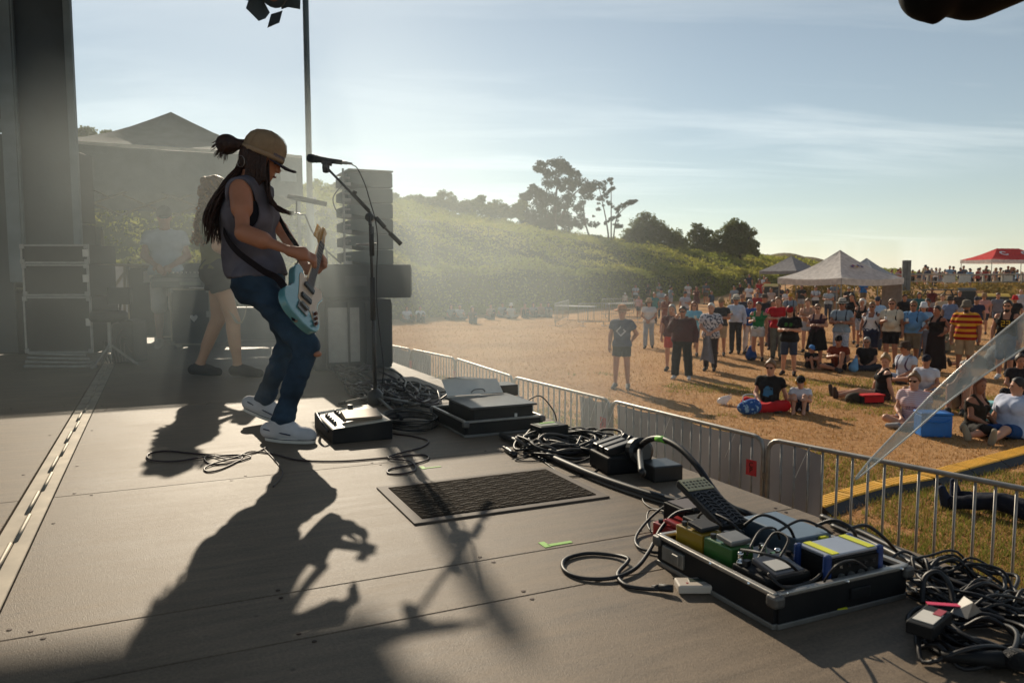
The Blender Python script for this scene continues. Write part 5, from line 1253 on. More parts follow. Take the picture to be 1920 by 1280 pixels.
def cables():
    rk = random.Random(21)
    g1 = 'cables heaped along the far stage edge'
    for k in range(34):     # the long heap running back along the edge to the loudspeakers
        x0, y0 = rk.choice([(800, 756), (760, 752), (740, 735), (720, 740), (690, 722), (780, 742)]); pts = []
        x, y = x0 + rk.uniform(-15, 15), y0 + rk.uniform(-8, 8)
        for i in range(rk.randint(6, 11)):
            pts.append(S(x, y, .006 + .07 * rk.random() ** 2)); f = (y - 640) / 120
            x -= rk.uniform(-6, 30) * (.5 + f * .4); y = max(668, y - rk.uniform(-5, 15) * (.5 + f * .5)); x = min(max(x, 600 + (y - 668) * .9), 735 + (y - 690) * 1.25)
        mm = rk.choice([m_cab, m_cab2, m_cab2, m_cab3]); cable(pts, rk.uniform(.006, .011), CN[mm.name] + 'cable in the tangled heap that runs along the stage edge to the line array', mm, group=g1, n=5, seg=6)
    pile(735, 742, .26, .40, 10, 'cable in the tangled heap that runs along the stage edge to the line array', g1, rr=(.005, .009))
    pile(650, 690, .22, .5, 9, 'cable in the tangled heap that runs along the stage edge to the line array', g1, rr=(.006, .010))
    g2 = 'cable coil behind the floor processor'
    c = S(768, 797); s0, t0 = c.dot(C_), c.dot(A_)
    for k in range(9):
        pts = [ST(s0 + math.cos(a + k) * (.135 + .03 * rk.random()), t0 + math.sin(a + k) * (.19 + .04 * rk.random()), .006 + .006 * k + .006 * rk.random()) for a in np.linspace(0, 6.4, 12)]
        cable(pts, .0048, 'turn of the round cable coil beside the grey floor processor', rk.choice([m_cab, m_cab2]), group=g2, n=4, seg=6)
    pile(1062, 838, .22, .26, 14, 'cable in the pile between the small box and the power block', 'cables piled at the stage edge', rr=(.005, .008), mats=[m_cab, m_cab2, m_cab])
    pile(1800, 1112, .17, .17, 9, 'cable in the big heap at the near corner of the pedalboard case', 'cables heaped beside the pedalboard', rr=(.0035, .006), mats=[m_cab], loops=(1.3, 2.4), hmax=.07)
    pile(1830, 1200, .19, .15, 7, 'cable in the big heap at the near corner of the pedalboard case', 'cables heaped beside the pedalboard', rr=(.0035, .006), mats=[m_cab], loops=(1.3, 2.2), hmax=.05)
    cable([S(940, 815, .02), S(975, 830, .02), S(1040, 860, .02), S(1110, 890, .02), S(1180, 915, .02), S(1250, 936, .02), S(1330, 955, .02), S(1420, 985, .02)], .017, 'thickest black cable running along the stage edge past the mat')
    cable([S(1000, 838, .008), S(1060, 872, .008), S(1130, 905, .008), S(1190, 926, .008), S(1275, 950, .008), S(1330, 966, .008)], .008, 'thinner black cable lying alongside the thickest one', m_cab2)
    h = cable([S(1206, 885, .06), S(1203, 885, .12), P(1200, 842, 3.30), P(1213, 826, 3.22), P(1238, 822, 3.12), P(1272, 838, 3.0), P(1306, 872, 2.88), P(1334, 912, 2.78), S(1362, 945, .06), S(1400, 962, .016), S(1470, 985, .016)], .0125, 'black cable arching high from the power block to the pedalboard', name='arched_cable', seg=9)
    v = [P(1232, 822, 3.14), P(1240, 822.5, 3.11), P(1250, 826, 3.08)]
    ob('green_tape', MB().tube(v, .0138, 9), M('green_tape', lin((118, 190, 70)), rough=.5), h, smooth=True)
    # the singer's lead
    cable([S(500, 838, .005), S(478, 848, .005), S(440, 853, .005), S(380, 851, .005), S(312, 845, .005), S(278, 851, .006), S(283, 862, .007), S(330, 864, .006), S(386, 856, .008), S(445, 852, .009), S(470, 856, .006), S(440, 866, .005), S(400, 870, .005), S(383, 861, .006), S(394, 853, .008), S(425, 860, .009), S(455, 858, .006), S(420, 877, .005), S(392, 884, .005), S(383, 878, .005), S(402, 868, .009), S(445, 856, .012), S(472, 846, .006), S(520, 852, .005), S(560, 862, .005), S(640, 864, .005), S(720, 858, .005), S(790, 852, .005), S(803, 860, .006), S(770, 871, .005), S(733, 878, .005), S(727, 886, .005), S(750, 888, .005), S(779, 880, .006), S(768, 864, .008), S(728, 858, .009), S(745, 850, .006), S(790, 838, .005), S(803, 826, .005), S(778, 818, .005), S(735, 812, .005), S(728, 806, .01)], .0042, 'plum coloured guitar lead looping across the deck by the singer', m_cab3, name='guitar_lead', n=6)
    cable([S(496, 842, .004), S(520, 868, .004), S(530, 888, .004), S(512, 912, .004)], .003, 'short thin lead trailing from the singer over the deck seam', m_cab3)
    cable([S(1246, 1104, .012), S(1210, 1103, .007), S(1172, 1096, .007), S(1158, 1076, .007), S(1176, 1054, .012), S(1176, 1046, .016), S(1150, 1040, .008), S(1100, 1037, .007), S(1060, 1048, .007), S(1058, 1068, .007), S(1092, 1083, .007), S(1148, 1083, .009), S(1190, 1066, .012), S(1216, 1035, .02), S(1240, 990, .05), S(1268, 962, .09), S(1300, 955, .11)], .0062, 'black lead looping on the deck from the pedals to the white pocket transmitter', name='guitar_lead', seg=8)
    cable([S(1330, 930, .10), S(1285, 932, .09), S(1245, 950, .06), S(1215, 975, .03), S(1193, 1005, .008), S(1196, 1024, .008), S(1222, 1034, .008), S(1250, 1037, .008)], .005, 'black lead bending round the left corner of the pedalboard case', name='guitar_lead')
    cable([S(1255, 960, .07), S(1222, 955, .03), S(1213, 970, .01), S(1222, 996, .008), S(1262, 1002, .02)], .0032, 'thin pale patch lead at the red pedal', m_cab2, name='patch_lead')
    cable([S(1225, 925, .008), S(1205, 935, .006), S(1222, 952, .005), S(1260, 955, .02)], .003, 'thin wire curl on the deck by the thickest cable', m_cab)
    cable([S(1010, 858, .005), S(1040, 880, .004), S(1052, 892, .004), S(1100, 890, .004), S(1128, 875, .005), S(1150, 862, .02)], .003, 'thin wire running from the pile to the power block', m_cab)
    cable([S(955, 850, .02), S(975, 848, .012), S(1000, 852, .005), S(985, 856, .005), S(966, 862, .005), S(1000, 864, .005), S(1050, 858, .006)], .0032, 'thin wire with a plug at the edge of the cable pile', m_cab)
    tag(ob('plug', MB().tube([S(950, 842, .014), S(966, 853, .014)], .013, 8).tube([S(944, 838, .014), S(950, 842, .014)], .008, 8), m_blackp, None, smooth=True), 'black plug lying at the edge of the cable pile', 'plug')
    # leads over the pedalboard and on towards the right
    for k, (lab, pts, r) in enumerate([
        ('black lead curving over the grey box behind the pedals', [S(1395, 985, .13), S(1430, 965, .17), S(1475, 985, .15), S(1490, 1010, .10)], .0045),
        ('second black lead curving over the silver box', [S(1460, 995, .14), S(1500, 975, .16), S(1535, 985, .15), S(1560, 1000, .10)], .004),
        ('long black lead arching from the grey box to the far rim', [S(1530, 985, .12), S(1565, 975, .15), S(1600, 995, .13), S(1605, 1025, .06)], .0055),
        ('black lead arching along the far rim of the pedalboard case', [S(1590, 992, .12), S(1625, 985, .12), S(1660, 1010, .08), S(1690, 1040, .02), S(1760, 1075, .012)], .0055),
        ('thick black lead running from the case along the stage edge', [S(1540, 968, .012), S(1620, 1000, .012), S(1700, 1040, .012), S(1790, 1080, .014), S(1880, 1120, .014), S(1990, 1165, .014)], .011),
        ('second thick lead running along the stage edge to the corner', [S(1560, 985, .012), S(1640, 1020, .012), S(1720, 1060, .03), S(1800, 1095, .03), S(1900, 1135, .012), S(2000, 1185, .012)], .009),
        ('small patch lead between the black pedal and the silver box', [S(1420, 1050, .12), S(1450, 1000, .17), S(1478, 1010, .17), S(1462, 1045, .13)], .0035),
        ('short black lead bridging the green pedal and the silver box', [S(1388, 1030, .13), S(1420, 1035, .17), S(1470, 1050, .16), S(1500, 1075, .1)], .004),
        ('black lead drooping over the front of the big black pedal', [S(1440, 1075, .12), S(1470, 1100, .10), S(1520, 1090, .09), S(1545, 1070, .10)], .0042),
        ('black lead looping above the red pedal', [S(1300, 985, .06), S(1320, 960, .14), S(1365, 975, .15), S(1395, 1005, .12)], .0042),
        ('small patch lead beside the green pedal', [S(1400, 1040, .12), S(1425, 995, .16), S(1452, 990, .14), S(1462, 1010, .10)], .0035),
        ('pale lead loop in front of the silver box', [S(1545, 1090, .10), S(1568, 1060, .15), S(1600, 1050, .15), S(1625, 1065, .10)], .003),
        ('black loop of cable standing up at the top of the heap', [S(1730, 1130, .02), S(1733, 1085, .07), S(1758, 1072, .09), S(1782, 1100, .06), S(1790, 1150, .01)], .0075)]):
        cable(pts, r, lab, m_cab, n=8)
cables()

# ------------------------------------------------------------------ gear on the deck
def local(name, label, cat, s, t, h=0.0, rz=0.0, group=None): return thing(name, label, cat, ST(s, t, h), STROT + rz, group)
m_face = M('grey_enamel', lin((196, 187, 170)), rough=.42, var=.06, scale=6); m_red = M('red_enamel', lin((170, 44, 40)), rough=.35, coat=.3); m_yel = M('yellow_enamel', lin((164, 130, 30)), rough=.35, coat=.3)
m_grn = M('green_enamel', lin((56, 106, 46)), rough=.35, coat=.3); m_chrome = M('chrome', (.75, .75, .75), rough=.12, metal=1, var=.02); m_paper = M('paper', lin((226, 222, 214)), rough=.8, var=.05, transl=.15)
m_ytape = M('yellow_tape', lin((214, 214, 40)), rough=.5); m_gtape = M('green_tape_floor', lin((150, 205, 90)), rough=.6); m_blue = M('blue_bumper', lin((34, 62, 120)), rough=.45)
def tray(t, w, d, h, wall=.012):
    ob('tray_floor', MB().box((0, 0, .006), (w - .004, d - .004, .012)), m_black, t)
    for x, y, sx, sy in ((-w / 2, 0, wall, d), (w / 2, 0, wall, d), (0, -d / 2, w - wall, wall), (0, d / 2, w - wall, wall)):
        sd = ob('side_panel', MB().box((x, y, h / 2 + .002), (sx, sy, h - .004)), m_black, t)
        ob('rim', MB().box((x, y, h), (sx + .006, sy + .006, .012)), m_alu, sd, bevel=.003)
        ob('edge_strip', MB().box((x, y, .008), (sx + .006, sy + .006, .014)), m_alud, sd, bevel=.002)
    for x in (-w / 2, w / 2):
        for y in (-d / 2, d / 2): ob('corner', MB().box((x, y, h - .014), (.036, .036, .032)), M('corner_steel', lin((96, 94, 92)), rough=.5, metal=.6), t, bevel=.008)
def gear():
    # floor processor
    f = local('floor_processor', 'pale floor effects processor with knobs and rocker pedal by the microphone stand', 'effects unit', .96, 4.20)
    w, d = .32, .50
    mb = MB(); prof = [(-d / 2, 0), (d / 2, 0), (d / 2, .085), (-d / 2 + .0, .075)]
    mb.add([Vector((-w / 2, y, z)) for y, z in prof] + [Vector((w / 2, y, z + (.025 if z > .01 else 0))) for y, z in prof], [(0, 1, 2, 3), (7, 6, 5, 4), (0, 4, 5, 1), (1, 5, 6, 2), (2, 6, 7, 3), (3, 7, 4, 0)])
    ob('body', mb, m_black, f, bevel=.004)
    def top(x, y, o=0): return Vector((x, y, .08 + .010 * (y / d) + .0125 + .025 * (x / w) + o))
    ob('face_plate', MB().add([top(-w / 2 + .008, -d / 2 + .008, .003), top(w / 2 - .008, -d / 2 + .008, .003), top(w / 2 - .008, d / 2 - .008, .003), top(-w / 2 + .008, d / 2 - .008, .003)] + [top(-w / 2 + .008, -d / 2 + .008, .0), top(w / 2 - .008, -d / 2 + .008, .0), top(w / 2 - .008, d / 2 - .008, .0), top(-w / 2 + .008, d / 2 - .008, .0)], [(0, 1, 2, 3), (0, 4, 5, 1), (1, 5, 6, 2), (2, 6, 7, 3), (3, 7, 4, 0)]), m_face, f)
    for k in range(5):
        for x in (-.125, -.06): p = top(x, .16 - .055 * k - (.02 if x > -.1 else .09)); ob('footswitch', MB().lathe([(.011, 0), (.010, .012), (.008, .022), (.001, .024)], 12, Matrix.Translation(p)), m_blackp, f, smooth=False)
    ob('display', MB().box(top(.03, .10, .006), (.07, .12, .010)), m_blackp, f, bevel=.002); ob('knob', MB().lathe([(.016, 0), (.015, .024), (.002, .025)], 14, Matrix.Translation(top(.03, .17, .008))), m_blackp, f)
    for x, y in ((.105, .02), (.12, -.02), (.085, 0.0)): ob('knob', MB().lathe([(.013, 0), (.012, .02), (.002, .021)], 12, Matrix.Translation(top(x, y, .003))), m_blackp, f)
    rp = ob('rocker_pedal', MB().add([Vector((x, y, z)) for x in (-.08, .12) for y, z in ((-.20, .105), (-.075, .115), (-.075, .145), (-.20, .120))], [(0, 1, 2, 3), (7, 6, 5, 4), (0, 4, 5, 1), (1, 5, 6, 2), (2, 6, 7, 3), (3, 7, 4, 0)]), M('pedal_bronze', lin((120, 104, 88)), rough=.4, metal=.3), f, bevel=.003)
    mb = MB()
    for k in range(9): mb.box((-.065 + .02 * k, -.14, .135), (.006, .10, .004), M4=Matrix.Translation((-.06 + .02 * k, -.1375, .1335)) @ Matrix.Rotation(R(11), 4, 'X') @ Matrix.Identity(4))
    ob('handle', MB().tube(spline([(-.165, -.16, .05), (-.185, -.10, .09), (-.18, .06, .11), (-.15, .16, .09)], 5), .008, 7), m_blackp, f, smooth=True)
    # rack case with papers
    k = local('equipment_case', 'open aluminium edged case holding an amplifier and lyric sheets by the barriers', 'case', 1.715, 4.08)
    tray(k, .46, .54, .085)
    a = local('power_amplifier', 'black rack amplifier lying in the open case under the papers', 'amplifier', 1.72, 4.03, .016)
    ob('housing', MB().box((0, 0, .07), (.36, .40, .12)), m_black, a, bevel=.006); ob('lid', MB().box((0, 0, .137), (.40, .42, .012)), M('lid_grey', lin((70, 72, 74)), rough=.4, metal=.4), a, bevel=.003)
    ob('power_switch', MB().box((.07, -.204, .07), (.014, .01, .045)), m_paper, a); ob('connector_row', MB().tube([(-.12, -.203, .06), (-.12, -.212, .06)], .014, 10), m_alud, a)
    q = tag(bpy.data.objects.new('lyric_sheets', None), 'white lyric sheets propped on the amplifier in the open case', 'paper'); C.objects.link(q); q.location = ST(1.70, 4.20, .165); q.rotation_euler = (0, 0, STROT)
    ob('sheet', MB().grid(lambda u, v: Vector((-.17 + .36 * u, .02 + .10 * v, .0 + .085 * v + .012 * math.sin(u * 5) * v)), 10, 4), m_paper, q, smooth=True)
    ob('sheet', MB().grid(lambda u, v: Vector((-.20 + .26 * u, .10 + .16 * v, .09 - .02 * v + .01 * math.sin(u * 4 + 1))), 8, 4), m_paper, q, smooth=True)
    ob('clip', MB().tube(spline([(-.02, .02, .012), (.0, .01, .03), (.05, .01, .03), (.07, .02, .012)], 4), .004, 6), m_alud, q)
    r_ = local('radio_receiver', 'small black receiver with a pale switch block beside the lyric sheets', 'receiver', 1.93, 4.38)
    ob('housing', MB().box((0, 0, .16), (.20, .16, .07)), m_blackp, r_, bevel=.006); ob('shelf', MB().box((0, 0, .06), (.14, .14, .115)), m_black, r_); ob('switch_block', MB().box((.05, -.11, .10), (.12, .06, .05)), M('pale_plastic', lin((186, 170, 160)), rough=.5), r_, bevel=.008)
    cable([ST(1.90, 4.0, .10), ST(1.98, 4.02, .15), ST(2.04, 4.0, .16), ST(2.08, 3.92, .08), ST(2.06, 3.84, .01)], .004, 'thin wire arching off the right end of the open case')
    # small box with green tape
    b = local('power_adapter', 'small black power box marked with green tape beside the open case', 'power supply', 1.86, 3.56, 0, R(4))
    ob('housing', MB().box((0, 0, .045), (.17, .12, .088)), m_black, b, bevel=.006); ob('top_label', MB().box((-.02, 0, .091), (.11, .08, .002)), M('pale_label', lin((140, 146, 130)), rough=.6), b); ob('tape_mark', MB().box((0, .02, .0935), (.09, .02, .002)), m_gtape, b)
    # power block
    b = local('power_block', 'black power distribution block with angled plugs at the stage edge', 'power block', 1.87, 2.90, 0, R(-6))
    ob('housing', MB().box((0, 0, .04), (.20, .20, .078)), m_black, b, bevel=.008); ob('rear_block', MB().box((.10, -.20, .035), (.14, .14, .068)), m_blackp, b, bevel=.006)
    for i in range(3):
        p = ob('plug', MB().box((0, 0, 0), (.125, .045, .035), M4=Matrix.Translation((-.02, .075 - .058 * i, .105)) @ Matrix.Rotation(R(-14), 4, 'Y')), m_blackp, b, bevel=.006)
        ob('cable_gland', MB().lathe([(.016, -.02), (.018, 0), (.015, .025), (.008, .03)], 12, Matrix.Translation((.062, .075 - .058 * i, .115)) @ Matrix.Rotation(R(30), 4, 'Y')), m_blackp, p, smooth=True)
    ob('round_socket', MB().lathe([(.055, -.03), (.06, -.02), (.06, .02), (.045, .03)], 18, Matrix.Translation((.05, -.10, .10)) @ Matrix.Rotation(R(80), 4, 'X')), m_blackp, b)
    # mat
    mt = local('door_mat', 'dark ribbed rubber mat with smooth pale border on the deck', 'mat', 1.19, 2.782)
    ob('border', MB().box((0, 0, .004), (.80, .515, .007)), M('mat_border', lin((96, 84, 74)), rough=.7, var=.2, scale=8), mt, bevel=.002)
    mp = M('mat_pile', lin((52, 44, 36)), rough=.95, var=.35, scale=60, bump=.8, bscale=300, spec=.1)
    ob('pile', MB().box((0, 0, .0085), (.72, .435, .004)), mp, mt)
    mb = MB()
    for i in range(11):
        for jn in range(9):
            cx_, cy_ = -.36 + .072 * i, -.2175 + .054 * jn + (.027 if i % 2 else 0)
            for kx in range(5):
                x0, x1 = cx_ - .036 + .0144 * kx, cx_ - .036 + .0144 * (kx + 1); yy = cy_ + .018 * math.sin(math.pi * (kx + .5) / 5)
                if abs((x0 + x1) / 2) < .355 and abs(yy) < .212: mb.box(((x0 + x1) / 2, yy, .0115), (.015, .005, .003))
                for dy in (-.013, .009):
                    if abs(cy_ + dy + .01) < .205 and kx in (1, 2, 3) and abs(cx_) < .33: mb.box((cx_ - .02 + .014 * (kx - 1), cy_ + dy, .0112), (.012, .003, .0022))
    tag(ob('rib', mb, M('mat_rib', lin((74, 64, 52)), rough=.85, var=.3, scale=60), mt), kind='stuff')
    # tape marks
    for lab, s, t, sx, sy, rz in (('lime green L of tape on the deck in front of the mat', 1.12, 2.30, .085, .026, 0), ('faint lime tape corner on the deck above the mat', 1.22, 3.43, .075, .018, 0)):
        c = S(1050, 1019) if 'front' in lab else S(812, 876)
        o = thing('tape_mark', lab, 'tape', c, STROT)
        ob('strip', MB().box((0, 0, .0012), (sx, sy * .7, .0016)), m_gtape, o); ob('strip', MB().box((-sx / 2 - .008, .012, .0012), (.022, .050, .0016)), m_gtape, o)
    # pedalboard
    k = local('pedalboard_case', 'black flight case tray with silver rim full of guitar pedals in the foreground', 'case', 1.585, 1.628)
    tray(k, .46, .48, .088)
    la = ob('latch', MB().box((-.238, .16, .05), (.012, .10, .045)).box((-.246, .14, .05), (.01, .03, .03)), m_alud, k, bevel=.003)
    ob('latch', MB().box((.05, -.248, .05), (.07, .010, .03)), m_black, k, bevel=.003)
    for i, (x, y) in enumerate(((-.2, -.24), (.0, -.247), (.2, -.247), (-.237, .0), (-.237, -.15))): ob('rivet', MB().lathe([(.004, -.004), (.004, .003), (.001, .004)], 8, Matrix.Translation((x, y - .006, .088 if i else .09)) @ Matrix.Rotation(R(90), 4, 'X')), m_chrome, k)
    ob('tape_strip', MB().box((.0, -.19, .016), (.03, .12, .003), R(-10)), m_ytape, k)
    def pedal(name, lab, s, t, h, w, d, hh, mat, rz=0, tread=None):
        p = local(name, lab, 'guitar pedal', s, t, h, rz, 'guitar pedals')
        ob('housing', MB().box((0, 0, hh / 2), (w, d, hh)), mat, p, bevel=.005)
        if tread: ob('treadle', MB().box((0, 0, 0), (w * .92, d * .55, .014), M4=Matrix.Translation((0, -d * .18, hh + .012)) @ Matrix.Rotation(R(6), 4, 'X')), tread, p, bevel=.004)
        for x in (-w * .3, w * .3): ob('knob', MB().lathe([(.009, 0), (.008, .012), (.001, .0125)], 10, Matrix.Translation((x, d * .3, hh))), m_blackp, p)
        ob('jack', MB().tube([(-w / 2, .01, hh * .5), (-w / 2 - .012, .01, hh * .5)], .008, 8).tube([(w / 2, .01, hh * .5), (w / 2 + .012, .01, hh * .5)], .008, 8), m_chrome, p)
        return p
    p = pedal('guitar_pedal', 'red pedal standing on the deck behind the left corner of the pedalboard', 1.52, 2.02, .0, .075, .12, .055, m_red, R(10), m_red)
    pedal('guitar_pedal', 'yellow pedal with a dark rubber treadle at the left end of the pedalboard', 1.425, 1.775, .014, .075, .115, .118, m_yel, R(4), m_rubber)
    pedal('guitar_pedal', 'green pedal with a silver treadle next to the yellow one', 1.430, 1.650, .014, .08, .115, .118, m_grn, R(2), m_alud)
    p = pedal('guitar_pedal', 'big black pedal with chrome switches and a paper label in the middle of the board', 1.45, 1.505, .014, .15, .13, .090, m_black)
    ob('slope', MB().box((0, 0, 0), (.10, .09, .016), M4=Matrix.Translation((-.005, -.03, .103)) @ Matrix.Rotation(R(10), 4, 'X')), M('graphite', lin((84, 84, 88)), rough=.35, metal=.5), p, bevel=.004)
    ob('paper_label', MB().box((0, 0, 0), (.065, .045, .0015), M4=Matrix.Translation((-.012, -.038, .1115)) @ Matrix.Rotation(R(10), 4, 'X')), m_paper, p)
    for x, y in ((-.06, .05), (.05, .03)): ob('switch', MB().lathe([(.011, 0), (.011, .008), (.007, .010), (.006, .022), (.009, .026), (.007, .032), (.001, .033)], 12, Matrix.Translation((x, y, .090))), m_chrome, p, smooth=True)
    for k in range(4): ob('knob', MB().lathe([(.010, 0), (.009, .014), (.001, .0145)], 10, Matrix.Translation((-.055 + .036 * k, .035, .090))), m_blackp, p)
    ob('lamp', MB().sphere((.0, .015, .092), .006, 8, 5), m_red, p)
    p = pedal('guitar_pedal', 'slim black pedal lying behind the green one', 1.56, 1.66, .014, .10, .10, .06, m_blackp)
    ob('switch', MB().lathe([(.011, 0), (.011, .008), (.006, .022), (.009, .028), (.001, .03)], 12, Matrix.Translation((-.01, -.02, .06))), m_chrome, p, smooth=True)
    ob('green_light', MB().box((.03, -.03, .062), (.03, .02, .006)), m_grn, p)
    b = local('direct_box', 'silver box with blue bumpers and yellow tape at the right of the pedalboard', 'stage box', 1.655, 1.470, .014)
    ob('housing', MB().box((0, 0, .063), (.185, .105, .114)), m_black, b, bevel=.004); ob('top_plate', MB().box((0, 0, .1255), (.185, .105, .010)), M('silver_paint', lin((176, 178, 186)), rough=.3, metal=.5, var=.05), b, bevel=.003)
    ob('front_panel', MB().box((-.001, -.0565, .066), (.17, .003, .095)), m_black, b)
    for x in (-.095, .095): ob('bumper', MB().box((x, -.05, .066), (.022, .016, .134)).box((x, .05, .066), (.022, .016, .134)).box((x, 0, .012), (.022, .09, .022)), m_blue, b, bevel=.006)
    for k in range(4): ob('socket', MB().tube([(-.055 + .036 * k, -.056, .07), (-.055 + .036 * k, -.066, .07)], .011, 12), m_alud, b)
    for k in range(5): ob('switch', MB().box((-.06 + .03 * k, -.060, .10), (.010, .008, .008)), m_chrome, b)
    for x in (-.066, .066): ob('yellow_tape', MB().box((x, .0, .1318), (.026, .10, .0015)), m_ytape, b)
    g = local('wireless_unit', 'flat blue-grey metal box at the far side of the pedalboard', 'receiver', 1.735, 1.745, .014)
    ob('housing', MB().box((0, 0, .048), (.14, .23, .092)), M('blue_grey', lin((112, 128, 142)), rough=.42, metal=.3, var=.08), g, bevel=.004); ob('tape_tab', MB().box((.03, -.12, .08), (.03, .012, .02)), m_ytape, g)
    for s_, t_, lab in ((1.52, 1.575, 'low black pedal tucked behind the big black one'), (1.56, 1.44, 'low black pedal between the big black one and the silver box'), (1.66, 1.60, 'low black pedal in front of the blue-grey box')): pedal('guitar_pedal', lab, s_, t_, .014, .07, .11, .05, m_blackp, R(6))
    g = local('accessory_box', 'pale lidded compartment in the right corner of the pedalboard', 'box', 1.77, 1.50, .014)
    ob('housing', MB().box((0, 0, .03), (.07, .20, .06)), M('pale_grey', lin((150, 154, 158)), rough=.5), g, bevel=.003)
    # expression pedal
    e = local('expression_pedal', 'black ribbed rocker pedal with a cream control plate, tilted up above the other pedals', 'guitar pedal', 1.545, 1.865, .0, 0, 'guitar pedals')
    ob('base', MB().box((0, -.01, .055), (.085, .20, .10)), m_black, e, bevel=.006)
    TT = Matrix.Translation((0, 0, .165)) @ Matrix.Rotation(R(21), 4, 'X')
    tr = ob('treadle', MB().box((0, 0, 0), (.105, .235, .022), M4=TT), m_rubber, e, bevel=.004)
    mb = MB()
    for i in range(10):
        for x, a in ((-.033, .5), (-.011, -.5), (.011, .5), (.033, -.5)): mb.box((0, 0, 0), (.022, .004, .004), M4=TT @ Matrix.Translation((x, -.108 + .0165 * i, .0125)) @ Matrix.Rotation(a, 4, 'Z'))
    for x in (-.022, 0, .022): mb.box((0, 0, 0), (.003, .16, .004), M4=TT @ Matrix.Translation((x, -.035, .0125)))
    tag(ob('grip_rib', mb, m_blackp, tr), kind='stuff')
    ob('control_plate', MB().box((0, 0, 0), (.10, .058, .003), M4=TT @ Matrix.Translation((0, .085, .0125))), M('cream_plate', lin((176, 170, 138)), rough=.5), tr)
    mb = MB()
    for i in range(3):
        for jn in range(7): mb.box((0, 0, 0), (.008, .003 if jn % 2 else .006, .001), M4=TT @ Matrix.Translation((-.04 + .0135 * jn, .07 + .014 * i, .0145)))
    ob('print', mb, m_black, tr)
    g = local('pedal_adapter', 'dark small box beneath the top end of the tilted rocker pedal', 'box', 1.60, 2.06); ob('housing', MB().box((0, 0, .05), (.10, .12, .10)), m_black, g, bevel=.004); ob('cap_plate', MB().box((0, 0, .102), (.08, .10, .004)), M('brown_grey', lin((96, 84, 80)), rough=.5), g)
    # pocket transmitter
    c = S(1303, 1107); w_ = thing('pocket_transmitter', 'white pocket transmitter with a small screen lying on the deck', 'transmitter', c, STROT + R(-24))
    ob('housing', MB().box((0, 0, .015), (.105, .062, .024)), M('ivory_plastic', lin((206, 194, 180)), rough=.4, var=.05), w_, bevel=.005, seg=3); ob('screen', MB().box((.005, .008, .0275), (.042, .022, .001)), M('lcd', lin((84, 90, 82)), rough=.2), w_); ob('button', MB().box((.040, .006, .0275), (.02, .02, .0012)), m_black, w_); ob('logo_dot', MB().box((-.025, -.012, .0275), (.006, .006, .001)), m_red, w_)
    tag(ob('jack_plug', MB().tube([S(1262, 1103, .016), S(1236, 1101, .013)], .0105, 10).tube([S(1236, 1101, .013), S(1222, 1101, .010)], [.009, .006], 10), m_rubber, None, smooth=True), 'black plug going into the white pocket transmitter', 'plug')
    # red-labelled box in the near heap, a loose microphone and a pale bit of tape
    g = local('cable_tester', 'dark box with a white and red label half buried in the near cable heap', 'box', 1.62, 1.17, .04, R(18)); ob('housing', MB().box((0, 0, .02), (.13, .06, .03)), m_black, g, bevel=.004); ob('label', MB().box((-.01, .0, .0362), (.07, .045, .0015)), m_paper, g); ob('red_label', MB().box((.03, -.012, .0380), (.04, .018, .0015)), m_red, g)
    g = local('tape_tag', 'strip of pink tape stuck in the near cable heap', 'tape', 1.71, 1.20, .075, R(-35)); ob('strip', MB().box((0, 0, 0), (.075, .016, .002)), M('pink_tape', lin((220, 60, 96)), rough=.5), g)
    g = local('metal_clip', 'grey metal wedge lying on the near cable heap', 'clip', 1.75, 1.17, .06, R(10)); ob('wedge', MB().add([Vector(v) for v in ((-.035, -.02, 0), (.035, -.02, 0), (.035, .02, 0), (-.035, .02, 0), (.0, -.015, .03), (.02, .015, .03))], [(0, 3, 2, 1), (0, 1, 4), (1, 2, 5, 4), (2, 3, 5), (3, 0, 4, 5)]), m_alud, g)
    g = local('microphone', 'dark handheld microphone lying in the near cable heap', 'microphone', 1.62, 1.03, .03, R(-40)); ob('body', MB().tube([(-.09, 0, 0), (.03, 0, .01)], [.012, .017], 12), m_black, g, smooth=True); ob('grille', MB().sphere((.055, 0, .012), (.028, .024, .024), 12, 8), M('mic_mesh', (.02, .02, .022)), g, smooth=True)
gear()

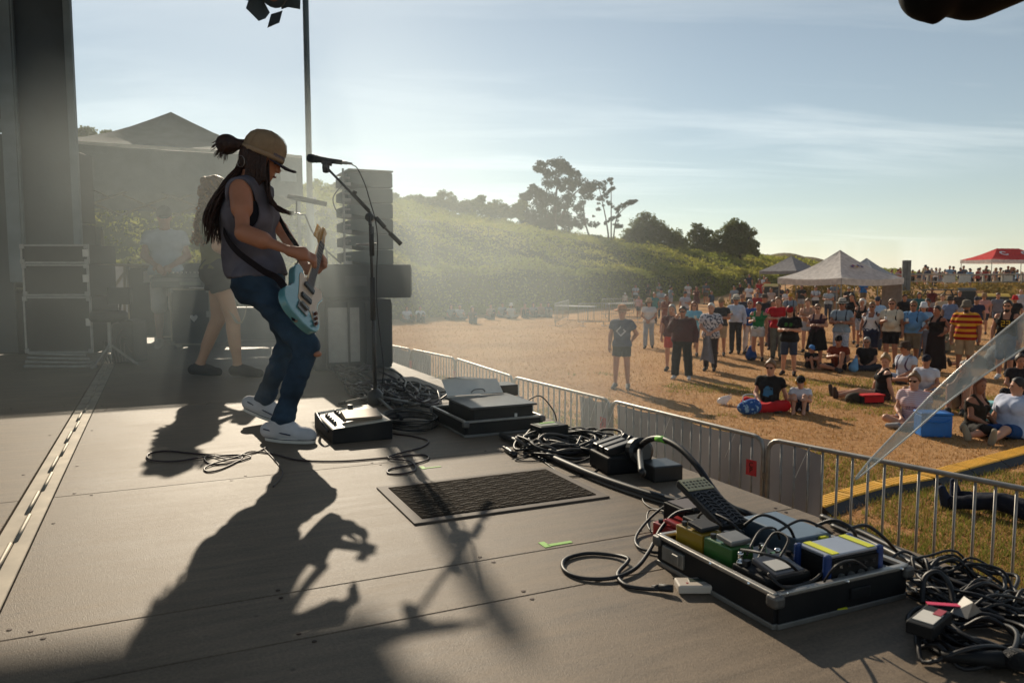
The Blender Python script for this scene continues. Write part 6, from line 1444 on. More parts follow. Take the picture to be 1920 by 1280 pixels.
# ------------------------------------------------------------------ loudspeakers at the far stage edge
def pa():
    t = thing('bass_cabinet', 'dark base cabinet carrying the line array at the stage edge', 'loudspeaker', ST(1.64, 7.02, 0), STROT)
    # x across the stage (front towards the crowd), y upstage
    ob('cabinet', MB().box((0, .36, .33), (.72, .7, .64)), m_black, t, bevel=.012); ob('grille', MB().box((.366, .36, .33), (.012, .64, .58)), m_blackp, t)
    ob('back_plate', MB().box((-.1, .006, .33), (.30, .012, .50)), m_alud, t)
    for x in (-.25, -.05, .12): ob('rib', MB().box((x, -.002, .33), (.02, .02, .58)), m_black, t)
    t = thing('subwoofer', 'black subwoofer jutting out under the line array', 'loudspeaker', ST(1.70, 7.0, .66), STROT)
    ob('cabinet', MB().box((.05, .34, .16), (.86, .72, .31)), m_black, t, bevel=.012); ob('side_handle', MB().box((-.05, -.022, .16), (.2, .01, .09)), m_blackp, t, bevel=.004); ob('grille', MB().box((.486, .34, .16), (.012, .66, .26)), m_blackp, t)
    arr = thing('line_array', 'grey line array of stacked wedge loudspeakers on the subwoofer', 'loudspeaker', ST(1.73, 7.06, .975), STROT)
    m_box = M('array_paint', lin((66, 74, 72)), rough=.6, var=.12, scale=6)
    n = 6; hh = .142
    for k in range(n):
        z = k * hh
        prof = [(.30, z), (.30, z + hh - .006), (.10, z + hh - .006), (-.12, z + hh * .80), (-.12, z + hh * .22), (.10, z)]
        T = Matrix.Rotation(R(90), 4, 'X') @ Matrix.Identity(4)
        o = ob('array_element', MB().prism([(x, zz) for x, zz in prof], .5, Matrix(((1, 0, 0, 0), (0, 0, 1, 0), (0, 1, 0, 0), (0, 0, 0, 1)))), m_box, arr, bevel=.006)
        ob('grille', MB().box((.304, .25, z + hh / 2 - .003), (.008, .46, hh - .02)), m_blackp, o)
        ob('rigging_arm', MB().tube([(-.16, -.01, z + .02), (-.16, -.01, z + hh + .01)], .010, 6).tube([(-.16, -.01, z + hh * .5), (-.1, -.008, z + hh * .5)], .010, 6).box((-.13, -.006, z + .015), (.08, .012, .03)), m_alud, o)
    ob('top_plate', MB().box((.10, .25, n * hh + .008), (.42, .52, .014)), m_alud, arr, bevel=.003)
    ob('link_cable', MB().tube(spline([(-.16, 0, .72), (-.25, 0, .60), (-.22, 0, .48), (-.14, 0, .46)], 6), .006, 6), m_cab, arr, smooth=True)
    s = thing('wedge_monitor', 'small pale stacked boxes and a sloping stand at the foot of the line array', 'box', P(622, 662, 7.6) * 1, STROT); s.location.z = STAGE
    ob('housing', MB().box((0, 0, .09), (.24, .2, .07)), m_alud, s, bevel=.006); ob('lid', MB().box((.02, 0, .16), (.16, .16, .06)), M('pale_plastic', (.4, .35, .3)), s, bevel=.006); ob('foot', MB().box((0, 0, .03), (.30, .24, .05)), m_black, s)
pa()

# ------------------------------------------------------------------ back line and mixing place at the left
def backline():
    def flight(name, lab, px0, px1, pyt, Y, hb, ht, dep=.5, lidz=None, rz=0.0, edge=m_alud, face=m_black):
        a, b = P(px0, 500, Y), P(px1, 500, Y); w = (b - a).length
        t = thing(name, lab, 'flight case', ((a.x + b.x) / 2, Y, STAGE + hb), rz); h = ht - hb
        ob('body', MB().box((0, dep / 2, h / 2), (w - .01, dep, h - .006)), face, t)
        e = .018
        for x in (-w / 2 + e / 2, w / 2 - e / 2): ob('edge_strip', MB().box((x, 0, h / 2), (e, e, h)), edge, t, bevel=.002)
        for z in [e / 2, h - e / 2] + ([lidz * h] if lidz else []): ob('edge_strip', MB().box((0, -.003, z), (w - 2 * e, e, e)), edge, t, bevel=.002)
        ob('latch', MB().box((w * .46, -.012, h * .55), (.05, .02, .07)), m_alu, t, bevel=.003)
        for x in (-w / 2 + .02, w / 2 - .02):
            for z in (.02, h - .02): ob('corner', MB().box((x, -.004, z), (.045, .026, .045)), m_alud, t, bevel=.006)
        return t
    flight('flight_case', 'shallow black flight case, top of the pile by the stage wall', 40, 168, 460, 7.3, .985, 1.165)
    flight('flight_case', 'deeper black flight case just under the shallow one', 42, 166, 496, 7.28, .68, .98)
    flight('flight_case', 'lowest black flight case of the pile by the stage wall', 40, 168, 560, 7.26, .14, .675)
    t = thing('hardware_bars', 'bundle of grey metal bars lying on the deck before the flight cases', 'metal bars', P(118, 690, 7.12)); t.location.z = STAGE
    for k in range(4): ob('bar', MB().tube([(-.36 + .03 * k, -.02 * k, .03 + .042 * k), (.30 - .02 * k, .03 - .02 * k, .025 + .037 * k)], .016, 8), m_alud, t, smooth=True)
    flight('flight_case', 'tall flight case with pale wooden frame under the mixing desk', 237, 322, 490, 9.6, .10, .985, edge=M('pale_edge', lin((150, 140, 118)), rough=.5, metal=.2))
    p = tag(ob('paper_sheet', MB().grid(lambda u, v: P(268, 508, 9.575) + Vector((.16 * u, 0, -.14 * v)), 3, 3), m_paper, None), 'white sheet of paper taped to the tall flight case', 'paper')
    t = flight('flight_case', 'dark flight case with a small white heart on its front', 316, 392, 540, 9.0, .06, .72, edge=M('pale_edge', (.3, .26, .18)))
    hp = [(0, -.05), (.03, -.02), (.045, .005), (.04, .028), (.022, .035), (0, .018), (-.022, .035), (-.04, .028), (-.045, .005), (-.03, -.02)]
    ob('heart_mark', MB().prism(hp, .003, Matrix.Translation((.04, -.004, .32)) @ Matrix.Rotation(R(90), 4, 'X')), m_paper, t)
    d = thing('mixing_desk', 'grey mixing desk on the flight cases in front of the stage hand', 'mixing desk', P(338, 520, 9.12), R(4)); d.location.z = STAGE + .73
    ob('housing', MB().add([Vector(v) for v in ((-.34, 0, 0), (.36, 0, 0), (.36, .5, 0), (-.34, .5, 0), (-.34, 0, .12), (.36, 0, .12), (.36, .5, .30), (-.34, .5, .30))], [(0, 3, 2, 1), (4, 5, 6, 7), (0, 1, 5, 4), (1, 2, 6, 5), (2, 3, 7, 6), (3, 0, 4, 7)]), M('desk_grey', lin((84, 88, 84)), rough=.5), d, bevel=.008)
    ob('front_rail', MB().box((.01, -.012, .09), (.70, .02, .035)), m_alud, d); ob('label', MB().box((.12, -.024, .05), (.24, .004, .04)), M('pale_label', (.3, .3, .2)), d)
    mb = MB()
    for k in range(12): mb.box((-.28 + .05 * k, .14, .178), (.015, .03, .02))
    ob('fader', mb, m_paper, d)
    flight('added_deck_screen', 'low black box added to hide sunlit deck behind the bare-legged woman', 285, 520, 600, 10.25, 0, .45, dep=.3)  # added dark box, screens the bright sunlit deck from view
    d = thing('trailer', 'white box trailer parked behind the stage', 'trailer', P(290, 560, 15.2)); d.location.z = 0
    ob('body', MB().box((-.15, 1, 1.9), (1.55, 2, 1.45)), M('white_panel', lin((190, 192, 192)), rough=.5), d, bevel=.04); ob('chassis', MB().box((-.15, 1, 1.08), (1.4, 1.8, .12)), m_black, d)
    for s in (-1, 1): ob('wheel', MB().tube([(s * .7 - .15, 1, .6), (s * .55 - .15, 1, .6)], .32, 16), m_rubber, d)
    ob('drawbar', MB().tube([(-.15, 0, 1.05), (-.15, -.9, .9)], .05, 8).tube([(-.15, -.8, .9), (-.15, -.8, 0)], .03, 8), m_alud, d)
    f = thing('scaffold_frame', 'grey tube frame standing left of the tall flight case', 'frame', P(200, 560, 10.2)); f.location.z = STAGE
    def q(px, py): return P(px, py, 10.2) - f.location
    for a, b in ((q(178, 497), q(286, 497)), (q(190, 568), q(286, 568)), (q(192, 432), q(198, 640)), (q(234, 497), q(234, 640)), (q(196, 562), q(238, 505))): ob('tube', MB().tube([a, b], .02, 8), M('pale_edge', (.3, .26, .18)), f, smooth=True)
    ob('panel', MB().box(q(184, 470) + Vector((0, .02, 0)), (.12, .02, .62)), M('desk_grey', (.1, .1, .1)), f)
    g = thing('reflector_panel', 'bright silvery panel leaning behind the drum stool', 'panel', P(215, 590, 9.5)); g.location.z = STAGE
    def q2(px, py, dy=0): return P(px, py, 9.5 + dy) - g.location
    ob('panel', MB().add([q2(183, 538), q2(196, 548), q2(242, 598), q2(238, 614), q2(196, 572)] + [q2(183, 538, .03), q2(196, 548, .03), q2(242, 598, .03), q2(238, 614, .03), q2(196, 572, .03)], [(0, 1, 2, 3, 4), (9, 8, 7, 6, 5)] + [(i, (i + 1) % 5, 5 + (i + 1) % 5, 5 + i) for i in range(5)]), M('silver_sheet', lin((200, 208, 212)), rough=.2, metal=.6), g)
    ob('prop', MB().tube([q2(236, 605, .02), q2(240, 655, .3)], .015, 6), m_alud, g)
    d = thing('drum_stool', 'black drum stool with tripod legs beside the flight cases', 'stool', P(208, 690, 7.25)); d.location.z = STAGE
    ob('seat', MB().lathe([(.02, .44), (.15, .44), (.17, .47), (.165, .52), (.14, .54), (.01, .545)], 18), m_black, d, smooth=True); ob('post', MB().tube([(0, 0, .15), (0, 0, .44)], .018, 8), m_alud, d); ob('backrest', MB().box((.06, .10, .68), (.22, .05, .16)).tube([(.04, .12, .46), (.06, .12, .64)], .012, 6), m_black, d, bevel=.015)
    for k in range(3): a = k * 2.09 + .3; ob('leg', MB().tube([(0, 0, .22), (.24 * math.cos(a), .24 * math.sin(a), .02)], .012, 6), m_alud, d)
    d = thing('equipment_crate', 'black open crate with loose leads beside the drum stool', 'crate', P(222, 690, 7.5)); d.location.z = STAGE
    ob('body', MB().box((.02, .2, .22), (.22, .3, .42)), m_black, d, bevel=.012)
    mb = MB(); rk = random.Random(4)
    for k in range(7): mb.tube(spline([(-.1 + .04 * k, .0, .05 + .4 * rk.random()), (-.14 + .04 * k, -.06, .2 + .2 * rk.random()), (-.08 + .03 * k, -.04, .02)], 5), .006, 5)
    ob('loose_lead', mb, m_cab2, d, smooth=True)
    # spotlight with barn doors at the roof corner
    Y = 9.0; c = P(520, -22, Y); l = thing('stage_spotlight', 'dark stage spotlight with barn door flaps hanging at the top beside the pole', 'spotlight', c)
    mt = M('lamp_paint', lin((40, 52, 58)), rough=.5, var=.1)
    def q3(px, py, dy=0): return P(px, py, Y + dy) - c
    ax = (q3(496, 2, -.3) - q3(540, -40, .2)).normalized(); Tm = Matrix.Translation(q3(520, -20)) @ ax.to_track_quat('Z', 'Y').to_matrix().to_4x4()
    ob('housing', MB().lathe([(.08, -.24), (.13, -.2), (.15, 0), (.16, .14), (.15, .15)], 18, Tm), mt, l, smooth=False)
    ob('lens', MB().lathe([(.125, .142), (.08, .15), (.001, .153)], 16, Tm), M('lens_amber', lin((150, 96, 70)), rough=.2), l)
    def flap(pts):
        n = len(pts); v = [q3(px, py, dy) for px, py, dy in pts] + [q3(px, py, dy + .012) for px, py, dy in pts]
        ob('barn_door', MB().add(v, [tuple(range(n)), tuple(range(n, 2 * n))[::-1]] + [(i, (i + 1) % n, n + (i + 1) % n, n + i) for i in range(n)]), mt, l)
    flap([(468, -6, -.1), (484, -18, 0), (506, 24, .05), (498, 35, 0), (485, 40, -.1), (461, 16, -.2)])
    flap([(508, 27, 0), (530, 20, .1), (524, 43, -.1), (501, 53, -.2)])
    flap([(450, -2, 0), (470, 3, .05), (480, -20, .1), (452, -16, 0)])
    flap([(528, 18, .1), (540, 14, .1), (563, 18, .1), (564, -20, .1), (520, -20, .1)])
    ob('drop_bar', MB().tube([q3(520, -58), Vector((q3(520, -58).x, q3(520, -58).y, STAGE + 5.30 - c.z))], .024, 8), mt, l)
    ob('yoke', MB().tube([q3(500, -20), q3(520, -58), q3(540, -20)], .016, 8), mt, l)
backline()

# ------------------------------------------------------------------ crowd barriers
m_galv = M('galvanised_steel', lin((158, 154, 148)), rough=.48, metal=.5, var=.2, scale=14)
m_sheet = M('white_sheet', lin((158, 154, 156)), rough=.5, var=.06, scale=3, transl=.16)
_bar = {}
def barrier(a, b, label, z0=0.0, H=1.1, group='crowd control barriers', nb=16, r=.019):
    a = Vector((a[0], a[1], z0)); b = Vector((b[0], b[1], z0)); L_ = (b - a).length - .05
    t = thing('crowd_barrier', label, 'barrier', (a + b) / 2, math.atan2(b.y - a.y, b.x - a.x), group); h = L_ / 2; c = .10
    pts = []
    for cx_, cz, a0 in ((h - c, H - c, 90), (-h + c, H - c, 180)):
        pts += [(cx_ + c * math.cos(R(q)), 0, cz + c * math.sin(R(q))) for q in ((90, 60, 30, 0) if a0 == 90 else ())]
    loop = [(-h, 0, .2), (-h, 0, H - c)] + [(-h + c - c * math.cos(R(q)), 0, H - c + c * math.sin(R(q))) for q in (22, 45, 67, 90)] + [(h - c + c * math.sin(R(q)), 0, H - c + c * math.cos(R(q))) for q in (0, 22, 45, 67)] + [(h, 0, H - c), (h, 0, .2)]
    ob('frame', MB().tube(loop, r, 9).tube([(-h, 0, .22), (h, 0, .22)], r * .9, 8), m_galv, t, smooth=True)
    for k in range(nb):
        x = -h + (k + 1) * 2 * h / (nb + 1); key = (round(H, 2), r)
        o = ob('bar', MB().tube([(0, 0, .22), (0, 0, H - .012)], r * .5, 7), m_galv, t, smooth=True) if key not in _bar else put(bpy.data.objects.new('bar', _bar[key]), t)
        _bar[key] = o.data; o.location.x = x
    for x in (-h + .25, h - .25): ob('foot', MB().box((x, 0, .015), (.06, .62, .02)).tube([(x, 0, .02), (x, 0, .22)], .016, 7), m_galv, t)
    ob('hook', MB().box((h + .015, 0, H * .72), (.05, .03, .05)).box((h + .015, 0, H * .3), (.05, .03, .05)), m_alud, t)
    return t
def barriers():
    J = [(-2.55, 14.9), (-1.82, 13.77), (-.91, 12.26), (.014, 10.0), (1.05, 8.09), (2.07, 6.17), (3.32, 4.50)]
    labs = ['barrier beside the line array, behind a white sheet', 'bare barrier, second from the line array', 'bare barrier between the second one and the paper-topped case', 'barrier behind the open case, its right end under the sheet', 'barrier hung with a grey-white sheet behind the power block', 'nearest barrier with bare bars at the right edge of the stage']
    for (a, b), l in zip(zip(J[:-1], J[1:]), labs): barrier(a, b, l)
    barrier(J[-1], (4.7, 2.8), 'barrier section running out of the picture at the lower right')
    def sheet(a, b, zt, zb, lab, off=.035):
        a, b = Vector((a[0], a[1], 0)), Vector((b[0], b[1], 0)); d = (b - a).normalized(); n = Vector((-d.y, d.x, 0)); n = n if n.x > 0 else -n; L_ = (b - a).length
        t = thing('barrier_sheet', lab, 'plastic sheet', a)
        ob('sheet', MB().grid(lambda u, v: d * (L_ * u) + n * (off + .018 * math.sin(u * 23 + v * 2) + .010 * math.sin(u * 9 + v * 6)) + Vector((0, 0, zt - (zt - zb) * v - .012 * math.sin(u * 14) * (1 - v))), 46, 8), m_sheet, t, smooth=True)
        for u in (.03, .36, .68, .97): ob('cable_tie', MB().tube(spline([d * L_ * u + n * .04 + Vector((0, 0, zt)), d * L_ * u - n * .03 + Vector((0, 0, 1.10)), d * (L_ * u - .05) - n * .04 + Vector((0, 0, 1.0)), d * (L_ * u - .12) - n * .045 + Vector((0, 0, .84))], 4), .0035, 5), M('tie_white', lin((220, 218, 214)), rough=.5), t)
        return t
    v = lambda p, q, f: (p[0] + (q[0] - p[0]) * f, p[1] + (q[1] - p[1]) * f)
    sheet(v(J[3], J[4], .70), v(J[4], J[5], .01), 1.055, .2, 'grey-white sheet tied behind the right end of the barrier by the open case')
    sheet(v(J[4], J[5], .03), v(J[5], J[6], .235), 1.06, .2, 'long grey-white sheet tied behind the barriers beyond the pedalboard')
    sheet(v(J[0], J[1], .0), v(J[1], J[2], .45), 1.06, .2, 'white sheet tied to the barriers beside the line array')
    for (p, f, lab, tx) in ((J[4], -.06, 'red tag with black letters on the joint left of the long sheet', 'CP'), (J[5], -.07, 'red tag with black letters on the joint before the nearest barrier', 'CP'), (J[1], .03, 'small red tag on the joint beside the line array', ''), (J[2], .03, 'small red tag on the joint of the bare barriers', '')):
        i = J.index(p); d = (Vector((*J[i + 1], 0)) - Vector((*p, 0))).normalized(); n = Vector((d.y, -d.x, 0)); n = n if n.x < 0 else -n
        t = thing('red_tag', lab, 'tag', Vector((*p, .84)) + d * f * 1.6 + n * .03, math.atan2(d.y, d.x))
        ob('plate', MB().box((0, 0, 0), (.10, .006, .13)), M('tag_red', lin((206, 44, 56)), rough=.5), t)
        if tx:
            cu = bpy.data.curves.new('letters', 'FONT'); cu.body = 'C\nP'; cu.size = .06; cu.align_x = 'CENTER'; cu.extrude = .0008; cu.space_line = .75; cu.materials.append(m_black)
            tmp = bpy.data.objects.new('lettering_curve', cu); C.objects.link(tmp); bpy.context.view_layer.update(); me = bpy.data.meshes.new_from_object(tmp.evaluated_get(bpy.context.evaluated_depsgraph_get())); bpy.data.objects.remove(tmp); o = bpy.data.objects.new('lettering', me); put(o, t); o.rotation_euler = (R(90), 0, 0); o.location = (0, -.0042, .005)
    # barriers and tables out on the field
    def g2(px, py): p = G(px, py); return (p.x, p.y)
    barrier(g2(1040, 612), g2(1066, 600), 'small barrier end-on at the left of the field pen', group='barriers of the pen on the field')
    barrier(g2(1083, 612), g2(1142, 611), 'front barrier of the pen on the field', group='barriers of the pen on the field')
    barrier(g2(1142, 611), g2(1200, 604), 'front barrier of the pen next to the man in the straw hat', group='barriers of the pen on the field')
    barrier(g2(1128, 596), g2(1188, 594), 'rear barrier of the pen on the field', group='barriers of the pen on the field')
    for (x0, y0, x1, y1, lab) in ((1046, 597, 1112, 600, 'white trestle table behind the small end-on barrier'), (1135, 592, 1205, 591, 'white trestle table inside the pen on the field')):
        a, b = G(x0, y0), G(x1, y1); t = thing('trestle_table', lab, 'table', (a + b) / 2, math.atan2((b - a).y, (b - a).x)); L_ = (b - a).length
        ob('table_top', MB().box((0, 0, .74), (L_, .7, .03)), M('white_top', lin((214, 210, 204)), rough=.5), t, bevel=.005)
        for x in (-L_ / 2 + .15, L_ / 2 - .15):
            for yy in (-.28, .28): ob('leg', MB().tube([(x, yy, 0), (x, yy, .725)], .018, 6), m_alud, t)
barriers()

# ------------------------------------------------------------------ things on the grass
def field_things():
    # yellow cable ramp
    path = [G(x, y) for x, y in ((1525, 960), (1585, 938), (1655, 918), (1735, 905), (1800, 886), (1860, 870), (1925, 852), (1990, 838))]
    t = thing('cable_ramp', 'cable ramp with yellow lids snaking over the grass behind the barrier', 'cable ramp', path[0]); my = M('ramp_yellow', lin((222, 166, 44)), rough=.55, var=.15, scale=6)
    for i in range(len(path) - 1):
        a, b = path[i] - path[0], path[i + 1] - path[0]; d = (b - a); L_ = d.length; d.normalize(); n = Vector((-d.y, d.x, 0)); T = Matrix(((d.x, n.x, 0, a.x), (d.y, n.y, 0, a.y), (0, 0, 1, 0), (0, 0, 0, 1)))
        sg = ob('ramp_segment', MB().add([T @ Vector((x, yy, z)) for x in (.01, L_ - .01) for yy, z in ((-.22, .004), (-.10, .072), (.10, .072), (.22, .004))], [(0, 1, 2, 3), (7, 6, 5, 4), (0, 4, 5, 1), (1, 5, 6, 2), (2, 6, 7, 3), (3, 7, 4, 0)]), m_rubber, t)
        mb = MB().add([T @ Vector((x, yy, z)) for x in (.015, L_ - .015) for yy, z in ((-.11, .068), (-.105, .086), (.105, .086), (.11, .068))], [(0, 1, 2, 3), (7, 6, 5, 4), (0, 4, 5, 1), (1, 5, 6, 2), (2, 6, 7, 3)])
        k = 0
        while .06 + .07 * k < L_ - .05: mb.box((0, 0, 0), (.02, .19, .006), M4=T @ Matrix.Translation((.06 + .07 * k, 0, .0875))); k += 1
        ob('lid', mb, my, sg)
    def at(px, py): p = G(px, py); p.z = float(ground_z(np.array(p.x), np.array(p.y))); return p
    m_bl = M('crate_blue', lin((20, 110, 190)), rough=.5, var=.08)
    t = thing('cool_box', 'bright blue cool box in front of the cross-legged woman in stripes', 'cool box', at(1748, 816), R(-8))
    ob('body', MB().box((0, 0, .17), (.44, .32, .33)), m_bl, t, bevel=.02); ob('lid', MB().box((0, 0, .355), (.46, .34, .035)), m_bl, t, bevel=.012); ob('handle', MB().tube(spline([(-.2, -.165, .28), (-.1, -.19, .24), (.1, -.19, .24), (.2, -.165, .28)], 4), .01, 6), m_bl, t, smooth=True)
    t = thing('cool_box', 'teal cool box with a pale lid behind the woman in dark clothes', 'cool box', at(1856, 792), R(-12))
    ob('body', MB().box((0, 0, .16), (.40, .28, .31)), M('teal_plastic', lin((24, 120, 124)), rough=.5), t, bevel=.02); ob('lid', MB().box((0, 0, .335), (.42, .30, .04)), M('pale_lid', lin((130, 190, 190)), rough=.5), t, bevel=.012)
    t = thing('cool_bag', 'red and black cool bag beside the seated blonde woman', 'bag', at(1632, 756), R(10))
    ob('body', MB().box((0, 0, .08), (.46, .22, .15)), cloth((36, 30, 30)), t, bevel=.03); ob('lid', MB().box((0, 0, .165), (.47, .24, .03)), cloth((196, 30, 36)), t, bevel=.012); ob('side_panel', MB().box((0, -.112, .09), (.40, .012, .11)), cloth((196, 30, 36)), t, bevel=.005)
    t = thing('rucksack', 'small dark crumpled rucksack at the feet of the seated blonde woman', 'rucksack', at(1600, 755)); put_mesh(t, 'body', soft('body', [(.03, [ell((0, 0, .09), (.14, .11, .10)), ell((.07, .02, .10), (.10, .1, .08)), ell((-.08, -.04, .07), (.08, .08, .07))], [])], .015, cloth((58, 50, 38)))); ob('strap', MB().tube(spline([(-.1, -.1, .12), (-.02, -.15, .06), (.1, -.12, .03)], 5), .014, 6), cloth((40, 36, 30)), t, smooth=True)
    t = thing('rucksack', 'blue rucksack on the grass at the feet of the woman in the green top', 'rucksack', at(1408, 675)); put_mesh(t, 'body', soft('body', [(.03, [cone((0, 0, .12), (.02, .02, .32), .16, .10), ell((0, -.1, .13), (.11, .07, .10))], [])], .016, cloth((30, 66, 120)))); ob('strap', MB().tube(spline([(-.08, .08, .40), (-.15, .1, .25), (-.12, .05, .08)], 5), .018, 6), cloth((24, 30, 44)), t, smooth=True)
    t = thing('carrier_bag', 'pale blue carrier bag beside the seated woman in black', 'bag', at(1600, 697)); put_mesh(t, 'body', soft('body', [(.02, [cone((0, 0, .10), (.05, 0, .30), .12, .05)], [])], .016, cloth((120, 170, 206)))); ob('handle', MB().tube(spline([(.03, 0, .33), (.05, 0, .42), (.09, 0, .34)], 4), .008, 5), cloth((120, 170, 206)), t)
    t = thing('beach_bag', 'blue patterned bag in front of the woman in red trousers', 'bag', at(1404, 776), R(10)); put_mesh(t, 'body', soft('body', [(.03, [ell((0, 0, .11), (.22, .11, .13)), ell((.08, 0, .16), (.12, .1, .10))], [])], .016, blotch((30, 80, 150), (150, 190, 220), 16, 'bag_pattern', .56, .60))); ob('handle', MB().tube(spline([(-.12, 0, .22), (-.1, 0, .33), (.08, 0, .34), (.12, 0, .24)], 5), .010, 6), cloth((200, 200, 206)), t, smooth=True)
    t = thing('plastic_bag', 'crumpled clear-white plastic bag left of the blue bag', 'bag', at(1358, 760)); put_mesh(t, 'body', soft('body', [(.012, [ell((0, 0, .10), (.10, .05, .05)), ell((.07, .02, .13), (.06, .04, .04)), ell((-.08, 0, .06), (.06, .05, .05)), cone((0, 0, .0), (.01, 0, .1), .04, .05)], [])], .012, M('thin_plastic', lin((214, 214, 216)), rough=.3, transl=.5))); ob('handle', MB().tube(spline([(.05, 0, .14), (.12, 0, .2), (.14, 0, .1)], 4), .006, 5), M('thin_plastic', (.7, .7, .7)), t)
    # rail fence on the bank
    A, B = P(1672, 540, 56), P(1990, 540, 52); A.z = B.z = 0
    t = thing('rail_fence', 'pale wooden rail fence along the bank in front of the distant crowd', 'fence', A); m_w = M('bleached_wood', lin((158, 150, 138)), rough=.85, var=.2, scale=5)
    n = 9
    for k in range(n + 1):
        p = A.lerp(B, k / n); z = float(ground_z(np.array(p.x), np.array(p.y))); ob('post', MB().box((p.x - A.x, p.y - A.y, z + .52), (.12, .12, 1.16)), m_w, t)
        if k < n:
            q = A.lerp(B, (k + 1) / n); z2 = float(ground_z(np.array(q.x), np.array(q.y)))
            ob('rail', MB().tube([(p.x - A.x, p.y - A.y - .08, z + 1.06), (q.x - A.x, q.y - A.y - .08, z2 + 1.06)], .05, 8), m_w, t); ob('rail', MB().tube([(p.x - A.x, p.y - A.y - .08, z + .55), (q.x - A.x, q.y - A.y - .08, z2 + .55)], .04, 8), m_w, t)
    for k, (px, lab) in enumerate(((1777, 'left one of three white boards hung on the rail fence'), (1806, 'middle white board hung on the rail fence'), (1884, 'white board hung on the rail fence near the right edge'))):
        p = P(px, 523, 53.6); tag(ob('white_board', MB().box(p + Vector((0, -.2, 0)), (.8, .03, .48)), M('board_white', lin((190, 188, 182)), rough=.6), None), lab, 'sign')
    for px, lab in ((1695, 'left of the two tall grey posts standing above the bank'), (1703, 'right of the two tall grey posts standing above the bank')):
        p = P(px, 520, 50); z = float(ground_z(np.array(p.x), np.array(p.y))); tag(ob('grey_post', MB().box((p.x, p.y, (z + 3.42) / 2), (.26, .16, 3.42 - z)), M('weathered_wood', lin((112, 112, 110)), rough=.85, var=.2, scale=4), None, bevel=.02), lab, 'post')
    # bins at the foot of the bank
    md = M('bin_plastic', lin((34, 40, 42)), rough=.55, var=.1)
    def bin_(px, py, Y, w, h, lid, lab):
        p = P(px, py, Y); z = float(ground_z(np.array(p.x), np.array(p.y))); t = thing('wheelie_bin', lab, 'bin', (p.x, p.y, z), R(-20)); z0 = 0
        ob('body', MB().add([Vector((x * w / 2 * s, yy * .35 * s, zz)) for zz, s in ((.06, .85), (h, 1.0)) for x, yy in ((-1, -1), (1, -1), (1, 1), (-1, 1))], [(0, 3, 2, 1), (4, 5, 6, 7), (0, 1, 5, 4), (1, 2, 6, 5), (2, 3, 7, 6), (3, 0, 4, 7)]), md, t, bevel=.03)
        ob('lid', MB().grid(lambda u, v: Vector((-w * .53 + w * 1.06 * u, -.40 + .80 * v, h + .02 + .16 * math.sin(math.pi * v * .75))), 4, 5), lid, t, smooth=True)
        for s in (-1, 1): ob('wheel', MB().tube([(s * w * .4, .3, .1), (s * w * .4 + .06 * s, .3, .1)], .10, 12), m_rubber, t)
    bin_(1812, 545, 46, .9, 1.15, md, 'dark wheeled bin with dark lid below the rail fence'); bin_(1862, 545, 44, 1.5, 1.15, M('lid_yellow', lin((196, 160, 50)), rough=.5), 'large dark waste container with a yellow lid below the rail fence'); bin_(1700, 570, 42, 1.1, 1.0, md, 'dark bin right of the white gazebo'); bin_(1448, 548, 50, 1.0, 1.1, M('lid_yellow2', lin((150, 130, 60)), rough=.5), 'dark bin with dull yellow lid beside the grey gazebo')
    p = P(1760, 540, 48); z = float(ground_z(np.array(p.x), np.array(p.y))); t = thing('picnic_table', 'dark picnic table on the slope left of the bins', 'table', (p.x, p.y, z), R(10))
    ob('table_top', MB().box((0, 0, .74), (2.0, .75, .05)), md, t); ob('bench', MB().box((0, -.65, .45), (2.0, .28, .04)), md, t); ob('bench', MB().box((0, .65, .45), (2.0, .28, .04)), md, t)
    for x in (-.7, .7): ob('leg', MB().tube([(x, -.7, 0), (x, -.2, .72)], .04, 6).tube([(x, .7, 0), (x, .2, .72)], .04, 6).box((x, 0, .42), (.06, 1.4, .06)), md, t)
    # far mound with a low house, and rough bank vegetation
    c = P(1478, 500, 170)
    V = MB().grid(lambda u, v: Vector((c.x - 16 + 32 * u, c.y - 6 + 22 * v, max(-.2, 7.4 * max(0, math.sin(math.pi * min(1, u * 1.02))) ** .45 * math.sin(math.pi * v) ** .5 + .25 * math.sin(u * 30 + v * 9)))), 40, 20)
    tag(ob('mound', V, two_tone('mound_turf', lin((128, 104, 66)), lin((104, 90, 54)), lin((84, 76, 46)), .3, 2.0), None, smooth=True), kind='structure', label='brown grassy mound far behind the gazebos')
    h = thing('stone_house', 'low stone house far off beside the last tree', 'house', P(1432, 492, 150), R(10)); h.location.z = 1.0
    ob('wall', MB().box((0, 2, 1.6), (3.6, 4, 3.2)), M('far_stone', lin((140, 128, 112)), rough=.9), h); ob('roof', MB().add([Vector(v) for v in ((-2, -.2, 3.2), (2, -.2, 3.2), (2, 4.2, 3.2), (-2, 4.2, 3.2), (-1.6, 2, 5.0), (1.6, 2, 5.0))], [(0, 1, 5, 4), (1, 2, 5), (2, 3, 4, 5), (3, 0, 4), (3, 2, 1, 0)]), M('far_roof', lin((116, 104, 92)), rough=.9), h)
    n = 14000
    x = nr.uniform(10, 60, n); y = nr.uniform(44, 56, n); z = ground_z(x, y); k = (vnoise(x, y, .5) + .4 * vnoise(x, y, 1.6) > .0) & (z > .12); x, y, z = x[k], y[k], z[k]; n = len(x)
    V, F = leaf_tris(np.stack([x, y, z + nr.uniform(0, .5, n)], 1), .2, .8)
    tag(ob('bank_scrub', np_mesh('bank_scrub', V, F, two_tone('scrub_dry', lin((140, 116, 58)), lin((110, 100, 50)), lin((158, 128, 70)), .5, 3.0, bump=0, transl=.3)), None), kind='stuff', label='dry scrub on the bank below the rail fence')
